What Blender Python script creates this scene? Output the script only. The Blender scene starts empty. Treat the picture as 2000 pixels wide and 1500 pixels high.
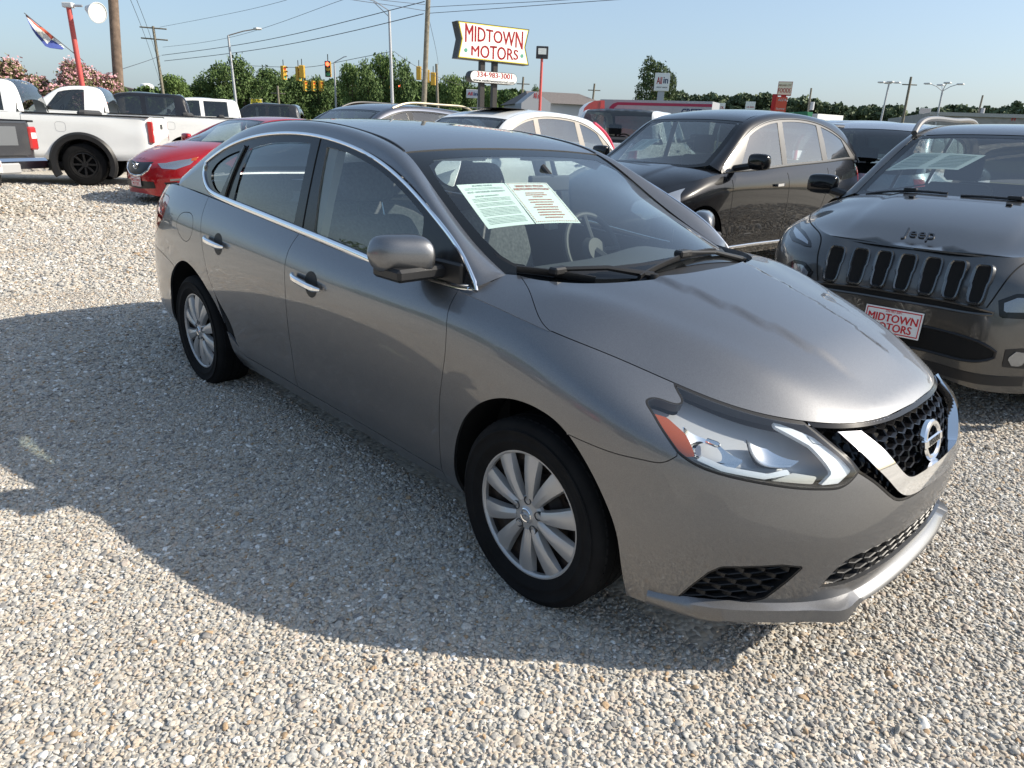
import bpy, bmesh, math, random
import numpy as np
from mathutils import Vector, Matrix
from mathutils.geometry import delaunay_2d_cdt
R = math.radians
random.seed(7); rng = np.random.default_rng(7)
SC = bpy.context.scene
COL = SC.collection
# ------------------------------------------------------------------ camera
cam_d = bpy.data.cameras.new('camera'); CAM = bpy.data.objects.new('camera', cam_d); COL.objects.link(CAM)
_yaw, _pit, _rol = R(135.875), R(19.574), R(2.335)
_f = Vector((math.cos(_yaw)*math.cos(_pit), math.sin(_yaw)*math.cos(_pit), -math.sin(_pit)))
_r = Vector((math.sin(_yaw), -math.cos(_yaw), 0)); _u = _r.cross(_f)
_r2 = math.cos(_rol)*_r+math.sin(_rol)*_u; _u2 = -math.sin(_rol)*_r+math.cos(_rol)*_u
_m = Matrix((( _r2.x, _u2.x, -_f.x), (_r2.y, _u2.y, -_f.y), (_r2.z, _u2.z, -_f.z)))
CAM.matrix_world = Matrix.Translation((1.3951, -2.2985, 1.4631)) @ _m.to_4x4()
cam_d.sensor_width = 36; cam_d.lens = 36*1388.72/2000; cam_d.clip_start = .05; cam_d.clip_end = 6000
SC.camera = CAM
SC.render.resolution_x = 1024; SC.render.resolution_y = 768
# ------------------------------------------------------------------ sky, sun, exposure
SUN = Vector((1.08, 1.0, 1.0)).normalized()
W = bpy.data.worlds.new('World'); SC.world = W; W.use_nodes = True
nt = W.node_tree; nt.nodes.clear()
_o = nt.nodes.new('ShaderNodeOutputWorld'); _b = nt.nodes.new('ShaderNodeBackground'); _s = nt.nodes.new('ShaderNodeTexSky')
_s.sky_type = 'NISHITA'; _s.sun_disc = False; _s.sun_elevation = math.asin(SUN.z); _s.sun_rotation = math.atan2(SUN.x, SUN.y)
_s.air_density = 1.0; _s.dust_density = 2.0; _s.ozone_density = 2.6
_b.inputs[1].default_value = .10
_mx = nt.nodes.new('ShaderNodeMix'); _mx.data_type = 'RGBA'; _mx.inputs[0].default_value = .36; _mx.inputs[7].default_value = (3.0, 3.95, 5.0, 1)   # thin even summer haze over the whole sky
nt.links.new(_s.outputs[0], _mx.inputs[6]); nt.links.new(_mx.outputs[2], _b.inputs[0]); nt.links.new(_b.outputs[0], _o.inputs[0])
sun_d = bpy.data.lights.new('sun', 'SUN'); sun_d.energy = 3.9; sun_d.angle = R(.53); sun_d.color = (1, .92, .79)
SUNO = bpy.data.objects.new('sun', sun_d); COL.objects.link(SUNO); SUNO.rotation_euler = SUN.to_track_quat('Z', 'Y').to_euler()
SC.view_settings.view_transform = 'Standard'; SC.view_settings.look = 'None'; SC.view_settings.exposure = 0.85; SC.view_settings.gamma = 1
SC.render.engine = 'CYCLES'

def ter(x, y=0):
    """height of the gently rising lot"""
    s_ = math.log1p(math.exp(-x-3)) if x > -40 else -x-3
    return .34*(1-math.exp(-.05*s_))
def at(px, py, D):
    """world point seen at photo pixel (2000x1500) at horizontal distance D from the camera"""
    d = _f+_r2*((px-1000)/1388.72)+_u2*((750-py)/1388.72); k = D/math.hypot(d.x, d.y); return CAM.matrix_world.translation+d*k
def base(px, D):
    p = at(px, 250, D); return Vector((p.x, p.y, ter(p.x)))

def place_by(local, head, px, D):
    """where a thing's origin goes so that its local (x,y) lies at pixel column px and distance D"""
    p = base(px, D); c, s_ = math.cos(R(head)), math.sin(R(head)); return (p.x-(c*local[0]-s_*local[1]), p.y-(s_*local[0]+c*local[1]))
# ------------------------------------------------------------------ materials
MATS = {}
def mat(name, col=(.5, .5, .5), rough=.5, metal=0, spec=.5, coat=0, coatr=.03, emit=None, alpha=None, trans=0, ior=1.45, noise=None, bump=None):
    """principled material; noise=(scale, amount, detail) varies the colour, bump=(scale, strength, distance)"""
    if name in MATS: return MATS[name]
    m = bpy.data.materials.new(name); m.use_nodes = True; t = m.node_tree; p = t.nodes['Principled BSDF']
    p.inputs['Base Color'].default_value = (*col, 1); p.inputs['Roughness'].default_value = rough; p.inputs['Metallic'].default_value = metal
    p.inputs['Specular IOR Level'].default_value = spec; p.inputs['Coat Weight'].default_value = coat; p.inputs['Coat Roughness'].default_value = coatr
    p.inputs['Transmission Weight'].default_value = trans; p.inputs['IOR'].default_value = ior
    if emit: p.inputs['Emission Color'].default_value = (*emit[:3], 1); p.inputs['Emission Strength'].default_value = emit[3]
    if noise or bump:
        tc = t.nodes.new('ShaderNodeTexCoord')
    if noise:
        n = t.nodes.new('ShaderNodeTexNoise'); n.inputs['Scale'].default_value = noise[0]; n.inputs['Detail'].default_value = noise[2] if len(noise) > 2 else 4
        t.links.new(tc.outputs['Object'], n.inputs['Vector'])
        mr = t.nodes.new('ShaderNodeMapRange'); mr.inputs[1].default_value = .3; mr.inputs[2].default_value = .7; mr.inputs[3].default_value = 1-noise[1]; mr.inputs[4].default_value = 1+noise[1]
        t.links.new(n.outputs[0], mr.inputs[0])
        mx = t.nodes.new('ShaderNodeMix'); mx.data_type = 'RGBA'; mx.blend_type = 'MULTIPLY'; mx.inputs[0].default_value = 1
        mx.inputs[6].default_value = (*col, 1); t.links.new(mr.outputs[0], mx.inputs[7]); t.links.new(mx.outputs[2], p.inputs['Base Color'])
    if bump:
        n = t.nodes.new('ShaderNodeTexNoise'); n.inputs['Scale'].default_value = bump[0]; n.inputs['Detail'].default_value = 3
        t.links.new(tc.outputs['Object'], n.inputs['Vector'])
        b = t.nodes.new('ShaderNodeBump'); b.inputs['Strength'].default_value = bump[1]; b.inputs['Distance'].default_value = bump[2]
        t.links.new(n.outputs[0], b.inputs['Height']); t.links.new(b.outputs[0], p.inputs['Normal'])
    MATS[name] = m; return m
def paint(name, col, metal=.7, rough=.38, flake=.25, dirt=.12, cior=1.5):
    """metallic car paint: flaky base under a clear coat, faint dust"""
    if name in MATS: return MATS[name]
    m = mat(name, col, rough, metal, .5, 1.0, .025); m.node_tree.nodes['Principled BSDF'].inputs['Coat IOR'].default_value = cior; m.node_tree.nodes['Principled BSDF'].inputs['Specular IOR Level'].default_value = .12; t = m.node_tree; p = t.nodes['Principled BSDF']; L = t.links
    tc = t.nodes.new('ShaderNodeTexCoord')
    if flake:
        v = t.nodes.new('ShaderNodeTexVoronoi'); v.inputs['Scale'].default_value = 900; L.new(tc.outputs['Object'], v.inputs['Vector'])
        mr = t.nodes.new('ShaderNodeMapRange'); mr.inputs[3].default_value = 1-flake; mr.inputs[4].default_value = 1+flake
        sp = t.nodes.new('ShaderNodeSeparateColor'); L.new(v.outputs['Color'], sp.inputs[0]); L.new(sp.outputs[0], mr.inputs[0])
        mx = t.nodes.new('ShaderNodeMix'); mx.data_type = 'RGBA'; mx.blend_type = 'MULTIPLY'; mx.inputs[0].default_value = 1; mx.inputs[6].default_value = (*col, 1)
        L.new(mr.outputs[0], mx.inputs[7]); src = mx.outputs[2]
    else:
        rgb = t.nodes.new('ShaderNodeRGB'); rgb.outputs[0].default_value = (*col, 1); src = rgb.outputs[0]
    n = t.nodes.new('ShaderNodeTexNoise'); n.inputs['Scale'].default_value = 3.5; n.inputs['Detail'].default_value = 6; L.new(tc.outputs['Object'], n.inputs['Vector'])
    r2 = t.nodes.new('ShaderNodeMapRange'); r2.inputs[1].default_value = .42; r2.inputs[2].default_value = .75; r2.inputs[3].default_value = .015; r2.inputs[4].default_value = .015+dirt
    L.new(n.outputs[0], r2.inputs[0]); L.new(r2.outputs[0], p.inputs['Coat Roughness'])
    d = t.nodes.new('ShaderNodeMix'); d.data_type = 'RGBA'; r3 = t.nodes.new('ShaderNodeMapRange'); r3.inputs[1].default_value = .5; r3.inputs[2].default_value = .9; r3.inputs[4].default_value = dirt*.9
    L.new(n.outputs[0], r3.inputs[0]); L.new(r3.outputs[0], d.inputs[0]); L.new(src, d.inputs[6]); d.inputs[7].default_value = (.33, .30, .25, 1)
    L.new(d.outputs[2], p.inputs['Base Color'])
    return m
def glass(name, tint=(.75, .82, .80), base=.04, dust=.03, rough=0.0):
    """thin car glass: straight transparency with a Fresnel reflection and a breath of dust"""
    if name in MATS: return MATS[name]
    m = bpy.data.materials.new(name); m.use_nodes = True; t = m.node_tree; t.nodes.clear(); L = t.links
    o = t.nodes.new('ShaderNodeOutputMaterial'); tr = t.nodes.new('ShaderNodeBsdfTransparent'); tr.inputs[0].default_value = (*tint, 1)
    gl = t.nodes.new('ShaderNodeBsdfGlossy'); gl.inputs['Roughness'].default_value = rough; gl.inputs[0].default_value = (1, 1, 1, 1)
    fr = t.nodes.new('ShaderNodeFresnel'); ge = t.nodes.new('ShaderNodeNewGeometry'); io = t.nodes.new('ShaderNodeMapRange')   # same Fresnel from either side of the thin pane
    io.inputs[3].default_value = 1.52; io.inputs[4].default_value = 1/1.52; L.new(ge.outputs['Backfacing'], io.inputs[0]); L.new(io.outputs[0], fr.inputs[0])
    ad = t.nodes.new('ShaderNodeMath'); ad.operation = 'MULTIPLY_ADD'; ad.inputs[1].default_value = 1.25; ad.inputs[2].default_value = base; ad.use_clamp = True
    L.new(fr.outputs[0], ad.inputs[0])
    mx = t.nodes.new('ShaderNodeMixShader'); L.new(ad.outputs[0], mx.inputs[0]); L.new(tr.outputs[0], mx.inputs[1]); L.new(gl.outputs[0], mx.inputs[2])
    df = t.nodes.new('ShaderNodeBsdfDiffuse'); df.inputs[0].default_value = (.6, .62, .6, 1)
    m2 = t.nodes.new('ShaderNodeMixShader'); m2.inputs[0].default_value = dust; L.new(mx.outputs[0], m2.inputs[1]); L.new(df.outputs[0], m2.inputs[2])
    L.new(m2.outputs[0], o.inputs[0]); MATS[name] = m; return m
# ------------------------------------------------------------------ objects
def tag(o, label=None, cat=None, group=None, kind=None):
    if label: o['label'] = label
    if cat: o['category'] = cat
    if group: o['group'] = group
    if kind: o['kind'] = kind
    return o
def empty(name, loc=(0, 0, 0), rz=0, label=None, cat=None, group=None):
    o = bpy.data.objects.new(name, None); COL.objects.link(o); o.location = loc; o.rotation_euler = (0, 0, rz); o.empty_display_size = .2
    return tag(o, label, cat, group)
def mk(name, V, F, m, parent=None, smooth=True, nor=None, mi=None, ang=None):
    """one mesh object from verts and faces"""
    me = bpy.data.meshes.new(name); me.from_pydata([tuple(map(float, v)) for v in V], [], [tuple(map(int, f)) for f in F])
    ms = m if isinstance(m, (list, tuple)) else [m]
    for x in ms: me.materials.append(x)
    if mi is not None: me.polygons.foreach_set('material_index', list(mi))
    if smooth: me.polygons.foreach_set('use_smooth', [True]*len(me.polygons))
    me.update()
    if nor is not None: me.normals_split_custom_set_from_vertices([tuple(map(float, n)) for n in nor])
    elif ang is not None: me.set_sharp_from_angle(angle=R(ang))
    o = bpy.data.objects.new(name, me); COL.objects.link(o); o.parent = parent
    return o
class MB:
    """collects simple shapes that form ONE mesh part"""
    def __init__(s): s.V = []; s.F = []
    def add(s, V, F):
        n = len(s.V); s.V += [tuple(v) for v in V]; s.F += [tuple(i+n for i in f) for f in F]; return s
    def box(s, a, b, M=None):
        (x0, y0, z0), (x1, y1, z1) = a, b
        V = [(x0,y0,z0),(x1,y0,z0),(x1,y1,z0),(x0,y1,z0),(x0,y0,z1),(x1,y0,z1),(x1,y1,z1),(x0,y1,z1)]
        if M is not None: V = [tuple(M @ Vector(v)) for v in V]
        return s.add(V, [(0,3,2,1),(4,5,6,7),(0,1,5,4),(1,2,6,5),(2,3,7,6),(3,0,4,7)])
    def bbox(s, a, b, r=.01, M=None):
        """box with chamfered vertical and horizontal edges"""
        c = [(a[i]+b[i])/2 for i in range(3)]; h = [abs(b[i]-a[i])/2 for i in range(3)]; r = min(r, *[x*.49 for x in h])
        V = []; 
        for sx in (-1, 1):
            for sy in (-1, 1):
                for sz in (-1, 1):
                    V += [(c[0]+sx*h[0], c[1]+sy*(h[1]-r), c[2]+sz*(h[2]-r)), (c[0]+sx*(h[0]-r), c[1]+sy*h[1], c[2]+sz*(h[2]-r)), (c[0]+sx*(h[0]-r), c[1]+sy*(h[1]-r), c[2]+sz*h[2])]
        if M is not None: V = [tuple(M @ Vector(v)) for v in V]
        bm = bmesh.new(); vs = [bm.verts.new(v) for v in V]; bmesh.ops.convex_hull(bm, input=vs); bm.verts.index_update()
        s.add([v.co[:] for v in bm.verts], [[v.index for v in f.verts] for f in bm.faces]); bm.free(); return s
    def tube(s, P, r, n=8, cap=True):
        """tube along polyline P, r scalar or per point"""
        P = [Vector(p) for p in P]; rr = r if hasattr(r, '__len__') else [r]*len(P); V = []; F = []
        up = None
        for i, p in enumerate(P):
            d = (P[min(i+1, len(P)-1)]-P[max(i-1, 0)]).normalized()
            if up is None: up = d.orthogonal().normalized()
            up = (up-d*up.dot(d)).normalized(); sd = d.cross(up)
            V += [tuple(p+(up*math.cos(2*math.pi*k/n)+sd*math.sin(2*math.pi*k/n))*rr[i]) for k in range(n)]
        for i in range(len(P)-1):
            F += [(i*n+k, i*n+(k+1) % n, (i+1)*n+(k+1) % n, (i+1)*n+k) for k in range(n)]
        if cap: F += [tuple(range(n))[::-1], tuple(range((len(P)-1)*n, len(P)*n))]
        return s.add(V, F)
    def lathe(s, prof, n=24, M=None, axis='z'):
        """revolve (r,h) profile about an axis"""
        V = []; F = []
        for r_, h in prof:
            for k in range(n):
                a = 2*math.pi*k/n; c, q = r_*math.cos(a), r_*math.sin(a)
                V.append((c, q, h) if axis == 'z' else ((c, h, q) if axis == 'y' else (h, c, q)))
        if M is not None: V = [tuple(M @ Vector(v)) for v in V]
        for i in range(len(prof)-1):
            for k in range(n):
                f = (i*n+k, i*n+(k+1) % n, (i+1)*n+(k+1) % n, (i+1)*n+k); F.append(f if axis != 'y' else f[::-1])
        return s.add(V, F)
    def prism(s, poly, a, b, axis='y', M=None):
        """closed 2D polygon extruded from a to b along an axis"""
        n = len(poly); f = {'y': lambda p, h: (p[0], h, p[1]), 'z': lambda p, h: (p[0], p[1], h), 'x': lambda p, h: (h, p[0], p[1])}[axis]
        V = [f(p, a) for p in poly]+[f(p, b) for p in poly]
        if M is not None: V = [tuple(M @ Vector(v)) for v in V]
        F = [tuple(range(n)), tuple(range(2*n-1, n-1, -1))]+[(i, n+i, n+(i+1) % n, (i+1) % n) for i in range(n)]
        return s.add(V, F)
    def fixn(s):
        bm = bmesh.new(); vs = [bm.verts.new(v) for v in s.V]
        for f in s.F:
            try: bm.faces.new([vs[i] for i in f])
            except ValueError: pass
        bmesh.ops.recalc_face_normals(bm, faces=bm.faces[:]); bm.verts.index_update(); s.F = [tuple(v.index for v in f.verts) for f in bm.faces]; bm.free(); return s
    def build(s, name, m, parent=None, smooth=True, ang=35, bevel=0, seg=2, fix=True):
        if fix: s.fixn()
        o = mk(name, s.V, s.F, m, parent, smooth, ang=ang)
        if bevel:
            b = o.modifiers.new('bevel', 'BEVEL'); b.width = bevel; b.segments = seg; b.limit_method = 'ANGLE'; b.angle_limit = R(40); b.harden_normals = False
        return o
def copy_tree(o, parent=None):
    c = o.copy(); COL.objects.link(c); c.parent = parent
    for ch in list(o.children): copy_tree(ch, c)
    return c
# ------------------------------------------------------------------ trimmed panels on spline surfaces
def inpoly(P, poly):
    x, y = P[:, 0], P[:, 1]; r = np.zeros(len(P), bool); a = poly; b = np.roll(poly, -1, 0)
    for (x0, y0), (x1, y1) in zip(a, b):
        c = (y0 > y) != (y1 > y); r ^= c & (x < (x1-x0)*(y-y0)/(y1-y0+1e-15)+x0)
    return r
def area2(p): return float((p[:, 0]*np.roll(p[:, 1], -1)-np.roll(p[:, 0], -1)*p[:, 1]).sum()/2)
def dedupe(p, e=1e-4):
    k = np.linalg.norm(p-np.roll(p, 1, 0), axis=1) > e; return p[k]
def inset(S, poly, g):
    """move a closed uv polygon inwards by g metres on the surface"""
    p = dedupe(poly)
    if area2(p) < 0: p = p[::-1]
    e = 1e-4; P = S(p[:, 0], p[:, 1]); Su = (S(p[:, 0]+e, p[:, 1])-S(p[:, 0]-e, p[:, 1]))/(2*e); Sv = (S(p[:, 0], p[:, 1]+e)-S(p[:, 0], p[:, 1]-e))/(2*e)
    bad = (Sv**2).sum(1) < 1e-9
    if bad.any(): Sv[bad] = ((S(p[:, 0], p[:, 1])-S(p[:, 0], p[:, 1]-2*e))/(2*e))[bad]
    N = np.cross(Su, Sv); N /= np.linalg.norm(N, axis=1)[:, None]+1e-12
    T = np.roll(P, -1, 0)-np.roll(P, 1, 0); T /= np.linalg.norm(T, axis=1)[:, None]+1e-12; B = np.cross(N, T)*g
    a = (Su*Su).sum(1); b = (Su*Sv).sum(1); c = (Sv*Sv).sum(1); x = (B*Su).sum(1); y = (B*Sv).sum(1); D = a*c-b*b+1e-12
    return p+np.stack([(c*x-b*y)/D, (a*y-b*x)/D], 1)
def trim(outer, holes=(), step=.03):
    pts = [*outer]; edges = []; n = len(outer); edges += [(i, (i+1) % n) for i in range(n)]; loops = [(0, n)]
    for h in holes:
        k = len(pts); pts += [*h]; edges += [(k+i, k+(i+1) % len(h)) for i in range(len(h))]; loops.append((k, len(h)))
    lo = outer.min(0); hi = outer.max(0); gx = np.arange(lo[0]+step*.5, hi[0], step); gy = np.arange(lo[1]+step*.5, hi[1], step)
    if len(gx) and len(gy):
        X, Y = np.meshgrid(gx, gy, indexing='ij'); X = X+(np.arange(len(gy)) % 2)[None]*step*.5; G = np.stack([X.ravel(), Y.ravel()], 1)
        k = inpoly(G, outer)
        for h in holes: k &= ~inpoly(G, np.asarray(h))
        G = G[k]; bd = np.array(pts)
        if len(G):
            d = np.min([((G-b)**2).sum(1) for b in bd], axis=0); G = G[d > (.45*step)**2]; pts += [*G]
    r = delaunay_2d_cdt([Vector((float(a), float(b))) for a, b in pts], edges, [], 0, 1e-7)
    uv = np.array([(v.x, v.y) for v in r[0]]); F = np.array([f for f in r[2] if len(f) == 3]); c = uv[F].mean(1); k = inpoly(c, outer)
    for h in holes: k &= ~inpoly(c, np.asarray(h))
    F = F[k]
    return uv, F
def panel(name, S, outer, m, parent, holes=(), step=.03, gap=.0018, flange=.012, off=0, sgn=1, both=False, side=1, disp=None, label=None):
    """trimmed piece of surface S; both: right one and its mirror image. Returns the objects"""
    o = inset(S, np.asarray(outer, float), gap) if gap else dedupe(np.asarray(outer, float))
    hs = [inset(S, np.asarray(h, float), -gap) if gap else dedupe(np.asarray(h, float)) for h in holes]
    uv, F = trim(o, hs, step); P = S(uv[:, 0], uv[:, 1]); N = normals(S, uv)*sgn
    if sgn < 0: F = F[:, ::-1]
    a, b, c = P[F[:, 0]], P[F[:, 1]], P[F[:, 2]]; fl = (np.cross(b-a, c-a)*N[F[:, 0]]).sum(1) < 0; F[fl] = F[fl][:, ::-1]
    if off: P = P+N*off
    if disp is not None:
        P = P+N*disp(uv, P)[:, None]; N = None
    V = [*P]; NN = None if N is None else [*N]; FF = [tuple(f) for f in F]
    if flange:
        ec = {}
        for f in F:
            for i in range(3):
                k = (f[i], f[(i+1) % 3]); ec[k] = ec.get(k, 0)+1
        bd = [k for k in ec if (k[1], k[0]) not in ec]
        Nn = N if N is not None else normals(S, uv)*sgn
        for (i, j) in bd:
            q = len(V); t = P[j]-P[i]; s_ = np.cross(t, Nn[i]); s_ /= np.linalg.norm(s_)+1e-12
            V += [P[i], P[j], P[j]-Nn[j]*flange, P[i]-Nn[i]*flange]; FF.append((q, q+3, q+2, q+1))
            if NN is not None: NN += [s_]*4
    r = []
    for mir in ((1, -1) if both else (side,)):
        V2 = np.array(V); N2 = None if NN is None else np.array(NN); F2 = FF
        if mir < 0:
            V2 = V2*[1, -1, 1]; F2 = [f[::-1] for f in FF]
            if N2 is not None: N2 = N2*[1, -1, 1]
        ob = mk(name, V2, F2, m, parent, True, nor=N2, ang=None if N2 is not None else 30)
        if label: ob['label'] = label
        r.append(ob)
    return r
def sweep(name, path, up, prof, m, parent, both=False, closed=False, taper=None, cap=True):
    """sweep a closed 2D profile (side, up) along path with up vectors"""
    P = np.asarray(path, float); U = np.asarray(up, float); n = len(P); k = len(prof)
    T = np.gradient(P, axis=0) if not closed else np.roll(P, -1, 0)-np.roll(P, 1, 0); T /= np.linalg.norm(T, axis=1)[:, None]
    Sd = np.cross(T, U); Sd /= np.linalg.norm(Sd, axis=1)[:, None]+1e-12; U = np.cross(Sd, T); V = []; F = []
    for i in range(n):
        w = 1 if taper is None else taper(i/(n-1))
        for a, b in prof: V.append(P[i]+Sd[i]*a*w+U[i]*b*w)
    for i in range(n if closed else n-1):
        j = (i+1) % n
        for q in range(k): F.append((i*k+q, i*k+(q+1) % k, j*k+(q+1) % k, j*k+q))
    if cap and not closed: F += [tuple(range(k))[::-1], tuple(range((n-1)*k, n*k))]
    r = []
    for mir in ((1, -1) if both else (1,)):
        mb = MB(); mb.V = [tuple(v*np.array([1, mir, 1])) for v in V]; mb.F = F
        r.append(mb.build(name, m, parent))
    return r
def halfround(w, h): return [(-w/2, -.004), (-w/2, h*.45), (-w*.3, h*.9), (0, h), (w*.3, h*.9), (w/2, h*.45), (w/2, -.004)]
# ------------------------------------------------------------------ spline surface kit (numpy only)
def _thomas_nat(t, P):
    """second derivatives of a natural cubic spline through P (n,...) at knots t"""
    n = len(t); h = np.diff(t); A = np.zeros((n, n)); B = np.zeros((n,) + P.shape[1:])
    A[0, 0] = A[-1, -1] = 1
    for i in range(1, n-1):
        A[i, i-1] = h[i-1]; A[i, i] = 2*(h[i-1]+h[i]); A[i, i+1] = h[i]
        B[i] = 6*((P[i+1]-P[i])/h[i] - (P[i]-P[i-1])/h[i-1])
    return np.linalg.solve(A, B.reshape(n, -1)).reshape(B.shape)
class Spl:
    """natural (or periodic) cubic spline through points P at knots t"""
    def __init__(s, P, t=None, periodic=False):
        P = np.asarray(P, float)
        if periodic:                                     # pad by wrapping, natural ends far away
            k = 6; n = len(P)
            if t is None:
                d = np.linalg.norm((np.roll(P, -1, 0)-P).reshape(n, -1), axis=1)**.7; t = np.concatenate([[0], np.cumsum(d)])
            T = t[-1]; s.T = T
            P = np.concatenate([P[-k:], P, P[:k+1]]); tt = np.concatenate([t[n-k:n]-T, t[:n], t[:k+1]+T]); t = tt
        elif t is None:
            d = np.linalg.norm(np.diff(P, axis=0).reshape(len(P)-1, -1), axis=1)**.7; t = np.concatenate([[0], np.cumsum(d)])
        s.t = np.asarray(t, float); s.P = P; s.M = _thomas_nat(s.t, P)
    def __call__(s, x):
        x = np.asarray(x, float); t = s.t; i = np.clip(np.searchsorted(t, x)-1, 0, len(t)-2)
        h = t[i+1]-t[i]; a = (t[i+1]-x)/h; b = (x-t[i])/h
        sh = x.shape + (1,)*(s.P.ndim-1); a = a.reshape(sh); b = b.reshape(sh); h = h.reshape(sh)
        return a*s.P[i]+b*s.P[i+1]+((a**3-a)*s.M[i]+(b**3-b)*s.M[i+1])*h*h/6
def F1(pts):
    """smooth scalar function through (x, value) pairs"""
    p = np.array(sorted(pts), float); sp = Spl(p[:, 1], p[:, 0]); lo, hi = p[0, 0], p[-1, 0]
    return lambda x: sp(np.clip(x, lo, hi))
def curve(pts, n=40, closed=False):
    """dense polyline through pts (k,dim)"""
    P = np.asarray(pts, float); sp = Spl(P, periodic=closed)
    if closed: return sp(np.linspace(0, sp.T, n, endpoint=False))
    return sp(np.linspace(sp.t[0], sp.t[-1], n))
def resample(poly, step):
    P = np.asarray(poly, float); d = np.concatenate([[0], np.cumsum(np.linalg.norm(np.diff(P, axis=0), axis=1))])
    n = max(2, int(round(d[-1]/step))+1); s = np.linspace(0, d[-1], n)
    return np.stack([np.interp(s, d, P[:, k]) for k in range(P.shape[1])], 1)
class Wrap:
    """closed body shell: rows (bottom to top) of control points (x, halfwidth, z) from rear centre to front centre, mirrored"""
    def __init__(s, rows):
        R = np.array(rows, float)                        # (nr, nc, 3) with +halfwidth, right side is y<0
        Rr = R*[1, -1, 1]; full = np.concatenate([Rr, (R[:, 1:-1])[:, ::-1]], 1)   # rear centre, right, front centre, left
        n = full.shape[1]
        d = np.linalg.norm(np.roll(full, -1, 1)-full, axis=2).mean(0)**.8; s.tu = np.concatenate([[0], np.cumsum(d)]); s.U = s.tu[-1]
        s.uf = s.tu[R.shape[1]-1]                        # u of front centre
        dv = np.linalg.norm(np.diff(full, axis=0), axis=2).mean(1)**.8; s.tv = np.concatenate([[0], np.cumsum(dv)]); s.V = s.tv[-1]
        s.net = full; s.spv = Spl(full, s.tv)
        k = 6
        Pp = np.concatenate([full[:, -k:], full, full[:, :k+1]], 1).transpose(1, 0, 2)
        tt = np.concatenate([s.tu[n-k:n]-s.U, s.tu[:n], s.tu[:k+1]+s.U])
        s.spu = Spl(Pp, tt)                              # (u) -> (nr,3)
    def __call__(s, u, v):
        u = np.mod(np.asarray(u, float), s.U); v = np.clip(np.asarray(v, float), 0, s.V)
        C = s.spu(u)                                     # (N,nr,3)
        t = s.tv; M = _thomas_nat(t, np.moveaxis(C, 1, 0))
        i = np.clip(np.searchsorted(t, v)-1, 0, len(t)-2); h = t[i+1]-t[i]; a = ((t[i+1]-v)/h)[:, None]; b = ((v-t[i])/h)[:, None]; j = np.arange(len(u))
        return a*C[j, i]+b*C[j, i+1]+((a**3-a)*M[i, j]+(b**3-b)*M[i+1, j])*(h*h)[:, None]/6
    def grid(s, nu=600, nv=70):
        if not hasattr(s, '_g'):
            uu, vv = np.meshgrid(np.linspace(0, s.U, nu, endpoint=False), np.linspace(0, s.V, nv), indexing='ij')
            s._g = (uu.ravel(), vv.ravel(), s(uu.ravel(), vv.ravel()))
        return s._g
    def inv(s, pts):
        """nearest surface parameters for 3D points"""
        gu, gv, G = s.grid(); pts = np.asarray(pts, float); out = []
        for p in pts:
            i = np.argmin(((G-p)**2).sum(1)); out.append((gu[i], gv[i]))
        uv = np.array(out); e = 1e-4
        for _ in range(6):
            S = s(uv[:, 0], uv[:, 1]); Su = (s(uv[:, 0]+e, uv[:, 1])-S)/e; dv = np.where(uv[:, 1] > s.V-2*e, -e, e)
            Sv = (s(uv[:, 0], uv[:, 1]+dv)-S)/dv[:, None]; r = pts-S
            a = (Su*Su).sum(1); b = (Su*Sv).sum(1); c = (Sv*Sv).sum(1); p = (r*Su).sum(1); q = (r*Sv).sum(1); D = a*c-b*b+1e-12
            uv[:, 0] += np.clip((c*p-b*q)/D, -.03, .03); uv[:, 1] = np.clip(uv[:, 1]+np.clip((a*q-b*p)/D, -.03, .03), 0, s.V)
        return uv
def inv_yz(S, pts):
    """surface parameters of front-face points given by (y,z), seen along x"""
    gu, gv, G = S.grid(); k = (G[:, 0] > .2); G = G[k]; gu = gu[k]; gv = gv[k]; pts = np.asarray(pts, float); uv = []
    for y, z in pts:
        i = np.argmin((G[:, 1]-y)**2+(G[:, 2]-z)**2-.0005*G[:, 0]); uv.append((gu[i], gv[i]))
    uv = np.array(uv); e = 1e-4
    for _ in range(18):
        P = S(uv[:, 0], uv[:, 1])[:, 1:]; A = (S(uv[:, 0]+e, uv[:, 1])[:, 1:]-P)/e; dv = np.where(uv[:, 1] > S.V-2*e, -e, e); B = (S(uv[:, 0], uv[:, 1]+dv)[:, 1:]-P)/dv[:, None]; r = pts-P
        D = A[:, 0]*B[:, 1]-A[:, 1]*B[:, 0]; D = np.where(np.abs(D) < 1e-3, 1e-3, D); uv[:, 0] += np.clip((r[:, 0]*B[:, 1]-r[:, 1]*B[:, 0])/D, -.01, .01); uv[:, 1] = np.clip(uv[:, 1]+np.clip((A[:, 0]*r[:, 1]-A[:, 1]*r[:, 0])/D, -.01, .01), 0, S.V)
    return uv
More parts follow.
